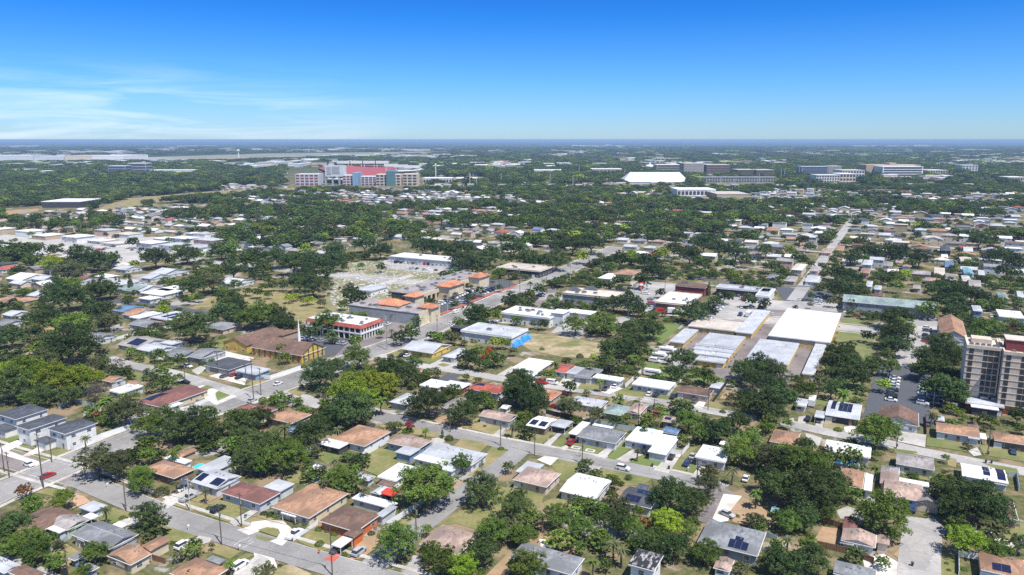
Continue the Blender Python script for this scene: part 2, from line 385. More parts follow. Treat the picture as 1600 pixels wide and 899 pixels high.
S('field', 'P', '1318,495 1352,500 1366,520 1362,560 1350,600 1342,630 1280,600 1296,560', lawn_g, .03)
S('field', 'P', '1010,566 1050,575 1135,590 1132,600 1060,592 1012,585', lawn_b, .03)
S('field', 'P', '1262,618 1345,622 1348,632 1290,634 1262,628', lawn_g, .03)
S('grass_verge', 'C3', '445,260 600,185 650,200 545,270', lawn_m, .10)
S('plaza', 'P', '640,534 668,516 712,500 790,500 800,506 720,502 690,520 664,538', conc, .05)
# yards and drives in the near blocks
for nm, win, pts, m, z in (
 ('lawn','B0','-100,520 180,455 200,480 -60,560',lawn_b,.10),('lawn','B0','70,570 130,530 330,560 180,610',lawn_g,.10),('driveway','B0','-60,580 170,490 200,530 60,600 0,620',white_g,.12),('driveway','B0','190,640 330,560 400,590 250,640 ',white_g,.13),
 ('lawn','B0','270,640 400,600 600,560 670,600 430,690 ',lawn_g,.10),('lawn','B0','770,290 880,230 1000,270 900,310',lawn_b,.10),('lawn','B0','910,370 1010,300 1080,340 980,410',lawn_b,.10),('sidewalk','B0','0,590 30,575 350,690 330,720 0,620',white_g,.14),
 ('lawn','A0','320,170 410,130 540,140 470,200',lawn_y,.10),('driveway','A0','650,180 740,200 800,250 640,310 ',orange_soil,.10),('lawn','A0','870,370 1000,300 1180,370 1050,430 890,450',lawn_m,.10),('driveway','A0','1040,430 1180,370 1244,420 1170,470',conc,.10),
 ('lawn','A0','400,720 580,620 720,700 560,870 430,800',lawn_y,.10),
 ('driveway','A1','250,290 450,140 560,120 650,150 520,200 400,280 350,310',conc,.15),('lawn','A1','400,280 600,180 800,210 570,330',lawn_y,.11),('lawn','A1','590,330 830,215 1000,290 980,390 880,430',lawn_m,.11),
 ('driveway','A1','890,430 1080,325 1160,330 950,470',conc,.15),('lawn','A1','960,450 1180,370 1300,400 1020,480',lawn_y,.11),('lawn','A1','280,430 610,545 520,600 400,600 150,550 ',lawn_m,.11),('driveway','A1','450,690 630,550 740,570 720,610 600,640 560,700',conc,.15),
 ('lawn','A1','600,700 750,610 1000,690 900,760 740,700',lawn_y,.11),('lawn','A1','900,780 1050,705 1130,715 960,800',lawn_m,.12),('driveway','A1','900,900 1150,715 1244,750 1244,899',conc,.15),('driveway','A1','960,500 1200,430 1244,420 1244,480 1070,545',white_g,.15),
 ('driveway','A2','-40,430 120,410 240,420 330,500 360,520 230,640 120,600 180,580 215,520 160,480 60,480 -40,510',white_g,.15),('lawn','A2','10,500 100,475 200,490 215,530 180,560',lawn_y,.16),('lawn','A2','0,540 150,580 90,600 0,570',lawn_m,.16),
 ('lawn','A2','360,600 500,500 700,560 760,560 660,660 580,690',lawn_m,.11),('driveway','A2','590,760 700,700 760,710 690,780',redpave,.17),('walk','A2','640,640 740,540 770,560 660,670',redpave,.12),('lawn','A2','240,620 620,730 580,755 250,650',lawn_y,.12),
 ('yard','A2','890,610 1150,470 1130,610 930,750 830,760',dirt_m,.10),('driveway','A2','-20,700 160,750 190,830 0,860',white_g,.16),('lawn','A2','180,830 300,800 500,890 350,940 100,899',sand_m,.12),
 ('lawn','A3','450,470 700,310 800,200 1000,110 1244,150 1244,260 1050,420 830,500 640,440',lawn_m,.08),('yard','A3','520,200 650,70 780,30 700,120 560,230',dirt_m,.10),('yard','A3','80,480 240,350 330,360 200,470',lawn_m,.10),('yard','A3','900,899 1100,700 1200,720 1100,899',dirt_m,.08),
 ('driveway','A3','150,899 260,720 330,740 310,899',lot_l,.10),
 ('lawn','A4','0,130 200,170 280,200 250,300 0,230',lawn_m,.08),('lawn','A4','280,250 400,210 700,290 600,340 300,320',lawn_m,.08),('yard','A4','230,450 400,540 600,600 560,720 230,640',dirt_m,.08),('yard','A4','240,580 340,590 380,690 260,680',white_g,.11),
 ('lawn','B3','610,550 690,480 930,530 850,600',lawn_y,.10),('lawn','B3','740,810 960,550 1100,600 1000,700 850,800',lawn_y,.09),('driveway','B3','420,480 560,470 500,560 430,550',conc,.11),('lawn','B3','0,370 180,350 320,400 500,440 480,480 300,450 0,420',lawn_y,.10),
 ('lawn','B3','-60,570 110,600 220,690 0,820 -300,690',lawn_m,.08),('lawn','B3','690,380 820,300 1050,370 970,450',lawn_y,.09),('driveway','B3','960,450 1040,385 1075,395 1020,470',conc,.11),('lawn','B3','1040,460 1244,300 1244,510',lawn_y,.09),('yard','B3','420,310 560,270 600,350 480,350',dirt_m,.09),
 ('yard','B2','900,670 1150,570 1260,640 1120,830 900,740',lawn_m,.09),('lawn','B2','510,620 600,590 900,620 640,720',lawn_g,.08),('yard','B2','230,800 480,770 500,880 300,880',lawn_m,.08),('lawn','B2','1080,370 1200,350 1260,380 1180,410',lawn_y,.10),
 ('lawn','B4','0,400 130,400 380,420 260,530 0,480',lawn_m,.09),('driveway','B4','270,540 420,425 480,400 330,555',conc,.12),('lawn','B4','330,550 600,350 520,440 430,570',lawn_g,.09),('driveway','B4','410,570 480,540 500,560 470,590',conc,.12),
 ('lawn','B4','500,570 580,510 840,550 740,630',lawn_g,.09),('driveway','B4','730,640 860,550 900,570 820,665',conc,.12),('lawn','B4','830,660 1000,500 1060,560 920,670',lawn_b,.09),('driveway','B4','920,670 1060,580 1180,620 1000,690',conc,.12),
 ('lawn','B4','1030,690 1150,635 1244,650 1244,740',lawn_b,.13),('driveway','B4','220,670 290,635 410,655 340,720',white_g,.12),('lawn','B4','340,710 420,655 660,715 590,780 440,860',lawn_m,.09),('driveway','B4','610,750 700,715 790,735 740,790',conc,.12),('lawn','B4','730,790 800,745 1240,830 1150,899 900,899',lawn_m,.09),
 ('lawn','B5','0,720 0,640 220,660 140,745',lawn_b,.13),('driveway','B5','120,760 280,600 370,620 250,790',conc,.12),('lawn','B5','260,750 450,560 530,540 400,660 510,740 440,810',lawn_g,.09),('driveway','B5','450,820 520,730 600,740 540,840',conc,.12),('lawn','B5','550,830 600,760 700,780 680,880',lawn_m,.09),
 ('lawn','B5','0,60 50,70 20,130 0,130',lawn_m,.09),('driveway','B5','0,140 60,110 130,130 120,150',conc,.12),('lawn','B5','130,150 200,80 520,150 460,205',lawn_m,.09),('driveway','B5','470,205 530,145 590,150 550,220',white_g,.12),('lawn','B5','550,220 640,150 740,190 700,240',lawn_m,.09),('yard','B5','700,130 780,40 900,90 830,150',dirt_m,.09),
 ('yard','A5','830,290 900,210 1050,260 1200,430 1120,500 820,430 800,340',dirt_m,.08),('driveway','A5','640,400 740,180 900,200 800,330 780,420 700,430',white_g,.10),('driveway','B5','90,260 130,215 200,225 150,285',redpave,.12),('lawn','B5','160,285 205,228 270,240 240,300',lawn_b,.12),
 ('yard','A6','400,600 480,470 640,490 640,660 480,640',dirt_m,.08),('yard','A6','600,330 700,290 830,330 850,430 640,400',conc,.09),('yard','A7','-180,760 0,710 90,760 250,860 260,899 -150,899',white_g,.08),('yard','A7','90,720 230,550 270,600 265,790 150,760',dirt_m,.10),
 ('lawn','A7','490,620 560,590 660,640 500,660',lawn_y,.10),('lawn','A7','490,720 640,700 650,899 500,899',lawn_m,.08),('driveway','A7','940,580 1050,570 1190,630 1120,670',white_g,.09),('lawn','A7','1000,500 1244,420 1244,560 1100,590',lawn_m,.08),
 ('driveway','A7','230,380 380,400 440,380 580,520 480,590 270,560',lot_l,.09),
 ('lawn','B7','390,470 650,510 750,600 380,545',lawn_g,.10),('driveway','B7','145,420 380,450 370,560 130,510',conc,.12),('driveway','B7','750,590 830,560 870,630 800,640',conc,.12),('lawn','B7','850,550 920,540 1244,600 1244,690 890,630',lawn_m,.09),('lawn','B7','90,570 300,600 300,615 100,610',lawn_g,.09),
 ('lawn','B7','150,760 440,810 440,860 180,820',lawn_m,.09),('lawn','B7','560,640 650,670 640,740 570,720',lawn_y,.09),('lawn','B7','850,690 1180,750 1210,820 1120,800',lawn_g,.09),('lawn','B7','800,300 1100,340 1130,370 820,340',lawn_m,.09),
 ('driveway','B6','410,395 430,320 500,320 480,400',conc,.12),('yard','B6','500,330 680,340 640,420 490,390',sand_m,.10),('yard','B6','670,380 790,360 780,450 680,420',white_g,.10),('driveway','B6','270,290 340,280 330,350 260,350',conc,.12),('yard','B6','100,370 230,330 230,300 120,320',lot_l,.08),
 ('driveway','B6','330,430 480,480 440,560 340,500',conc,.11),
 ('lawn','C0','1080,590 1130,570 1244,600 1244,650 1130,660',lawn_g,.10),('lawn','C1','0,590 60,570 240,610 100,670 0,650',lawn_g,.10),('lawn','C1','0,450 100,430 380,480 260,530 0,470',lawn_m,.09),('lawn','C1','300,520 400,490 480,530 470,560',lawn_m,.09),('lawn','C1','550,580 600,550 740,600 700,615',lawn_m,.12),
 ('lawn','C1','640,710 700,690 760,710 690,730',lawn_b,.15),('lawn','C1','770,760 800,740 910,780 790,830 ',lawn_b,.15),('driveway','C1','620,700 660,690 960,790 780,870 640,780',white_g,.12),('driveway','C1','710,610 900,560 1060,620 1030,690',white_g,.10),('plaza','C1','660,440 820,380 1120,450 1050,490 880,540 720,480',white_g,.08),
 ('lawn','C1','1020,690 1100,650 1244,640 1140,700',lawn_y,.09),('yard','C1','600,340 700,310 940,280 900,380 700,370',lawn_m,.06),('driveway','C1','560,560 640,520 700,540 620,600',conc,.11),
 ('lawn','C2','280,750 410,700 480,740 380,790',lawn_y,.13),('driveway','C2','160,780 270,740 480,780 600,840 540,899 400,860 200,820',lot_l,.11),('lawn','C2','130,860 260,850 270,880 120,880',lawn_m,.14),
 ('lawn','C3','20,430 100,385 150,400 90,450',lawn_y,.10),('lawn','C3','290,460 520,430 540,450 400,500',lawn_g,.10),('driveway','C3','400,510 520,450 650,480 640,540 500,520',lot_l,.11),('lawn','C3','470,510 520,495 590,510 530,528',lawn_m,.14),('yard','C3','290,540 500,575 420,620 330,580',orange_soil,.09),
 ('driveway','C3','450,650 560,588 740,620 680,700',asph_d,.12),('lawn','C3','640,630 700,600 800,620 770,650',lawn_y,.14),('driveway','C3','1000,600 1130,520 1160,560 1060,610',conc,.12),
 ('yard','C4','0,600 200,560 240,640 100,680',dirt_m,.08),('yard','C4','270,810 300,730 410,755 350,830',orange_soil,.10),('lawn','C4','580,720 600,655 790,700 760,745',lawn_m,.09),('driveway','C4','790,750 880,690 980,720 860,770',white_g,.11),('lawn','C4','900,760 960,715 1180,740 1160,805',lawn_m,.09),
 ('driveway','C4','400,690 450,630 620,660 580,720',conc,.11)):
    S(nm, win, pts, m, z)
# red strip with palms along the mall's front, kerbed
RS = [P(*W('D3', x, y)) for x, y in ((290, 790), (430, 730), (640, 640), (900, 530), (1190, 435))]
struct('planting_strip', ribbon(fine([Vector((p.x, p.y, 0)) for p in RS]), 3.2, -.2, 0, .22, MB()).mesh('planting_strip', noisy('red_mulch', (.30, .09, .06), (.42, .16, .11), 1.5)))

# ---------------------------------------------------------------- houses
FOOT = []      # rotated footprints already built on: (cx, cy, half a, half b)
WINM = {}
def window_mesh():
    if 'w' not in WINM:
        m = MB(); m.box(-.5, .5, -.06, 0, -.5, .5, 0); m.box(-.43, .43, -.09, -.06, -.42, .42, 1); m.box(-.43, .43, -.11, -.09, -.03, .03, 0)
        WINM['w'] = m.mesh('window', [frame_m, glass])
        m = MB(); m.box(-.5, .5, -.07, 0, -.5, .5, 0); m.box(-.36, .36, -.09, -.07, .12, .40, 1); WINM['door'] = m.mesh('door', [plain('door_paint', (.30, .22, .17), .5), glass])
        m = MB(); m.box(-.5, .5, -.07, 0, -.5, .5, 0)
        for i in range(1, 4): m.box(-.5, .5, -.085, -.07, -.5 + i*.25 - .01, -.5 + i*.25 + .01, 1)
        WINM['garage'] = m.mesh('garage_door', [frame_m, plain('groove', (.4, .4, .4))])
        m = MB(); m.box(-.5, .5, -.5, .5, 0, 1); WINM['post'] = m.mesh('post', frame_m)
        m = MB(); m.box(-.5, .5, -.5, .5, 0, .7, 0); m.box(-.38, .38, -.38, .38, .7, 1, 1); WINM['ac'] = m.mesh('roof_unit', [metal_m, plain('vent_dark', (.12, .12, .12))])
        m = MB(); m.cyl(0, 0, 0, 1, .5, .5, 8); WINM['vent'] = m.mesh('roof_vent', metal_m)
    return WINM
window_mesh()
def roof_fn(kind, a, b, ze, pitch):
    """height of the roof top over local (x in 0..a, y in 0..b)"""
    def f(x, y):
        if kind in ('flat', 'cp'): return ze + .25
        if kind == 'g1': return ze + pitch * (b/2 - abs(y - b/2))
        if kind == 'g2': return ze + pitch * (a/2 - abs(x - a/2))
        if kind == 'hip': return ze + pitch * max(0, min(x, a-x, y, b-y))
    return f
def roof_mb(kind, a, b, ze, pitch, mb=None, mi=0, x0=0, y0=0):
    mb = mb or MB(); t = .18
    V = lambda x, y, z: (x0 + x, y0 + y, z)
    if kind in ('flat', 'cp'):
        mb.box(x0, x0+a, y0, y0+b, ze, ze+.25, mi)
        return mb
    if kind == 'g1' or kind == 'g2':
        if kind == 'g1':
            h = pitch*b/2
            A, B_, C_, D_ = (0,0), (a,0), (a,b), (0,b); r0, r1 = (0, b/2), (a, b/2)
            q = [V(*A, ze), V(*B_, ze), V(*C_, ze), V(*D_, ze), V(*r0, ze+h), V(*r1, ze+h)]
            up = [(0,1,5,4), (2,3,4,5)]; ends = [(0,4), (4,3), (1,5), (5,2)]
        else:
            h = pitch*a/2
            q = [V(0,0,ze), V(a,0,ze), V(a,b,ze), V(0,b,ze), V(a/2,0,ze+h), V(a/2,b,ze+h)]
            up = [(1,2,5,4), (3,0,4,5)]
        n = len(mb.v); mb.v += q + [(x, y, z - t) for x, y, z in q]
        for f in up:
            mb.f.append(tuple(n+i for i in f)); mb.m.append(mi)
            mb.f.append(tuple(n+6+i for i in reversed(f))); mb.m.append(mi+1 if False else mi)
        edges = [(0,1),(2,3),(0,4),(4,3),(1,5),(5,2)] if kind == 'g1' else [(1,2),(3,0),(0,4),(4,1),(3,5),(5,2)]
        for i, j in edges:
            mb.f.append((n+i, n+j, n+6+j, n+6+i)); mb.m.append(mi)
        return mb
    if kind == 'hip':
        s = min(a, b)/2; h = pitch*s
        if a >= b: r0, r1 = (s, b/2), (a-s, b/2)
        else: r0, r1 = (a/2, s), (a/2, b-s)
        n = len(mb.v)
        mb.v += [V(0,0,ze), V(a,0,ze), V(a,b,ze), V(0,b,ze), V(*r0, ze+h), V(*r1, ze+h)] + [V(0,0,ze-t), V(a,0,ze-t), V(a,b,ze-t), V(0,b,ze-t)]
        fs = [(0,1,5,4),(1,2,5),(2,3,4,5),(3,0,4)] if a >= b else [(0,1,4),(1,2,5,4),(2,3,5),(3,0,4,5)]
        for f in fs: mb.f.append(tuple(n+i for i in f)); mb.m.append(mi)
        for i, j in ((0,1),(1,2),(2,3),(3,0)): mb.f.append((n+6+i, n+6+j, n+j, n+i)); mb.m.append(mi)
        mb.f.append((n+9, n+8, n+7, n+6)); mb.m.append(mi)
        return mb
def wall_mb(kind, a, b, ze, pitch, i=.45, mb=None, mi=0, x0=0, y0=0, zb=0):
    mb = mb or MB()
    zt = ze if kind in ('flat', 'cp') else ze - .18
    mb.box(x0+i, x0+a-i, y0+i, y0+b-i, zb, zt, mi)
    if kind == 'g1':
        h = pitch*(b/2 - i)
        for x in (i, a-i-.12): mb.prism([(x0+x, y0+i, zt), (x0+x, y0+b-i, zt), (x0+x, y0+b/2, zt+h)], [(x0+x+.12, y0+i, zt), (x0+x+.12, y0+b-i, zt), (x0+x+.12, y0+b/2, zt+h)], mi)
    if kind == 'g2':
        h = pitch*(a/2 - i)
        for y in (i, b-i-.12): mb.prism([(x0+i, y0+y, zt), (x0+a-i, y0+y, zt), (x0+a/2, y0+y, zt+h)], [(x0+i, y0+y+.12, zt), (x0+a-i, y0+y+.12, zt), (x0+a/2, y0+y+.12, zt+h)], mi)
    return mb
def span(win, L, N, Rr, z):
    l, n, r = (P(*W(win, *q), z) for q in (L, N, Rr))
    a = max(2.0, (n - l).dot(E1)); b = max(2.0, (r - n).dot(E2))
    # best corner: share the error between the three points
    o = ((l) + (n - E1 * a) + ((r - E2 * b) - E1 * a)) / 3
    return o, a, b      # o = the corner reached by L's wall at the near side
def face_openings(root, a, b, ze, i, rr, detail=2, storeys=1, door=True, k=0):
    """windows (and one door) on the near face and the right-hand face"""
    for st in range(storeys):
        zc = st * 3.0 + 1.55
        n = max(1, int(a / 4.2)); 
        for j in range(n):
            x = i + (a - 2*i) * (j + .5) / n + rr.uniform(-.4, .4)
            if door and st == 0 and j == n // 2 and n > 1:
                link('door', WINM['door'], root, (x, i, 1.08), 0, (1.0, 1, 2.1)); continue
            link('window', WINM['w'], root, (x, i, zc), 0, (rr.choice((1.1, 1.5, 1.9)), 1, rr.choice((1.0, 1.2))))
        n = max(1, int(b / 5.0))
        for j in range(n):
            y = i + (b - 2*i) * (j + .5) / n + rr.uniform(-.4, .4)
            link('window', WINM['w'], root, (a - i, y, zc), R(90), (rr.choice((.9, 1.3, 1.7)), 1, 1.1))
def solar(root, f, a, b, x0, x1, y0, y1):
    m = MB(); nx = max(1, round((x1-x0)*a/1.7)); ny = max(1, round((y1-y0)*b/1.05))
    for p in range(nx):
        for q in range(ny):
            c = [((x0 + (x1-x0)*(p+u)/nx)*a, (y0 + (y1-y0)*(q+v)/ny)*b) for u, v in ((.03,.03),(.97,.03),(.97,.97),(.03,.97))]
            m.prism([(x, y, f(x, y)+.06) for x, y in c], [(x, y, f(x, y)+.13) for x, y in c])
    link('solar_array', m.mesh('solar_array', solar_m), root)
def build_house(spec, label, name='house', cat='house', group='houses of the neighbourhood'):
    """spec: list of wings; the first is the house itself"""
    root = None; rr = random.Random(len(FOOT) * 13 + 5)
    for w, (win, L, N, Rr, rc, kind, wc, ze, opt) in enumerate(spec):
        if w: ze -= .07 * w
        o, a, b = span(win, L, N, Rr, ze)
        FOOT.append((o + E1*a/2 + E2*b/2, a/2, b/2))
        pitch = opt.get('p', .24)
        if root is None:
            org = Vector((o.x, o.y, 0)); root = empty(name, org, GA)
        d = Vector((o.x, o.y, 0)) - org; lx, ly = d.dot(E1), d.dot(E2)
        f0 = roof_fn(kind, a, b, ze, pitch)
        if kind == 'cp':
            link('carport_roof', roof_mb('flat', a, b, ze-.3, 0).mesh('carport_roof', roofmat(rc)), root, (lx, ly, .2 if w else 0))
            for px in (.3, a-.3):
                for py in (.3, b-.3): link('post', WINM['post'], root, (lx+px, ly+py, 0), 0, (.14, .14, ze-.3))
            continue
        nm = ('wall', 'roof') if w == 0 else ('annex_wall', 'annex_roof')
        link(nm[0], wall_mb(kind, a, b, ze, pitch, .45).mesh('wall', wallmat(wc)), root, (lx, ly, 0))
        rf = link(nm[1], roof_mb(kind, a, b, ze, pitch).mesh('roof', roofmat(rc)), root, (lx, ly, 0))
        sub = root if w == 0 else None
        class _o: pass
        if w == 0 or a > 7:
            tmp = root if w == 0 else rf
            if w == 0: face_openings(root, a, b, ze, .45, rr, storeys=opt.get('s', 1))
            else:
                for j in range(max(1, int(a/5))): link('window', WINM['w'], root, (lx + a*(j+.5)/max(1, int(a/5)), ly + .45, 1.5), 0, (1.4, 1, 1.1))
        if w == 0 and kind != 'cp':
            for q in range(rr.choice((3, 4, 5))):
                vx, vy = rr.uniform(.25, .75)*a, rr.uniform(.55, .85)*b
                link('roof_vent', WINM['vent'], rf, (vx, vy, f0(vx, vy) - .05), 0, (.35, .35, .45))
            if f0 and kind in ('g1', 'hip') and a > b:
                s_ = 0 if kind == 'g1' else b/2; h_ = pitch*b/2 + ze
                link('ridge_cap', MB().tube((s_+.1, b/2, h_+.01), (a-s_-.1, b/2, h_+.01), .09, .09, 5).mesh('ridge_cap', roofmat('l' if rr.random() < .3 else rc)), rf)
            gm_ = MB(); gm_.box(0, a, -.12, -.002, ze-.2, ze-.04); gm_.box(a+.002, a+.12, 0, b, ze-.2, ze-.04)
            link('gutter', gm_.mesh('gutter', frame_m), root)
            cx_ = rr.uniform(.2, .8)*b; link('air_conditioner', WINM['ac'], root, (a+.5, cx_, 0), 0, (.8, .8, .8))
            if rr.random() < .4:
                gx = rr.choice((.12, .85))*a
                link('garage_door', WINM['garage'], root, (gx+.001, .45-.03, 1.1), 0, (2.4, 1, 2.1))
        for s_ in opt.get('solar', ()): 
            m0 = root if w == 0 else None
            if w == 0: solar(root, f0, a, b, *s_)
            else:
                solar(rf, f0, a, b, *s_)
        if opt.get('ac'):
            for q in range(opt['ac']):
                vx, vy = rr.uniform(.15, .85)*a, rr.uniform(.2, .8)*b
                link('roof_unit', WINM['ac'], rf, (vx, vy, ze+.24), 0, (rr.uniform(1.5, 3), rr.uniform(1.2, 2), rr.uniform(.9, 1.5)))
        if opt.get('par'):
            m = MB(); hp = .6; z = ze + .247
            m.box(-.02, a+.02, -.02, .3, z-.4, z+hp); m.box(-.02, a+.02, b-.3, b+.02, z-.4, z+hp); m.box(-.021, .3, .301, b-.301, z-.4, z+hp-.003); m.box(a-.3, a+.021, .301, b-.301, z-.4, z+hp-.003)
            link('parapet', m.mesh('parapet', wallmat(opt['par'])), root, (lx, ly, 0))
    if label: tag(root, label, cat, group)
    else:
        rc = spec[0][4]; kn = {'hip': 'hipped', 'g1': 'gabled', 'g2': 'gabled', 'flat': 'flat', 'cp': 'flat'}[spec[0][5]]
        tag(root, None, cat, group); c = org + E1*a/2 + E2*b/2
        AUTO.append((root, f'house with {kn} {ROOFN[rc]} roof', c.x, c.y))
    return root
SO = "dict(solar=["
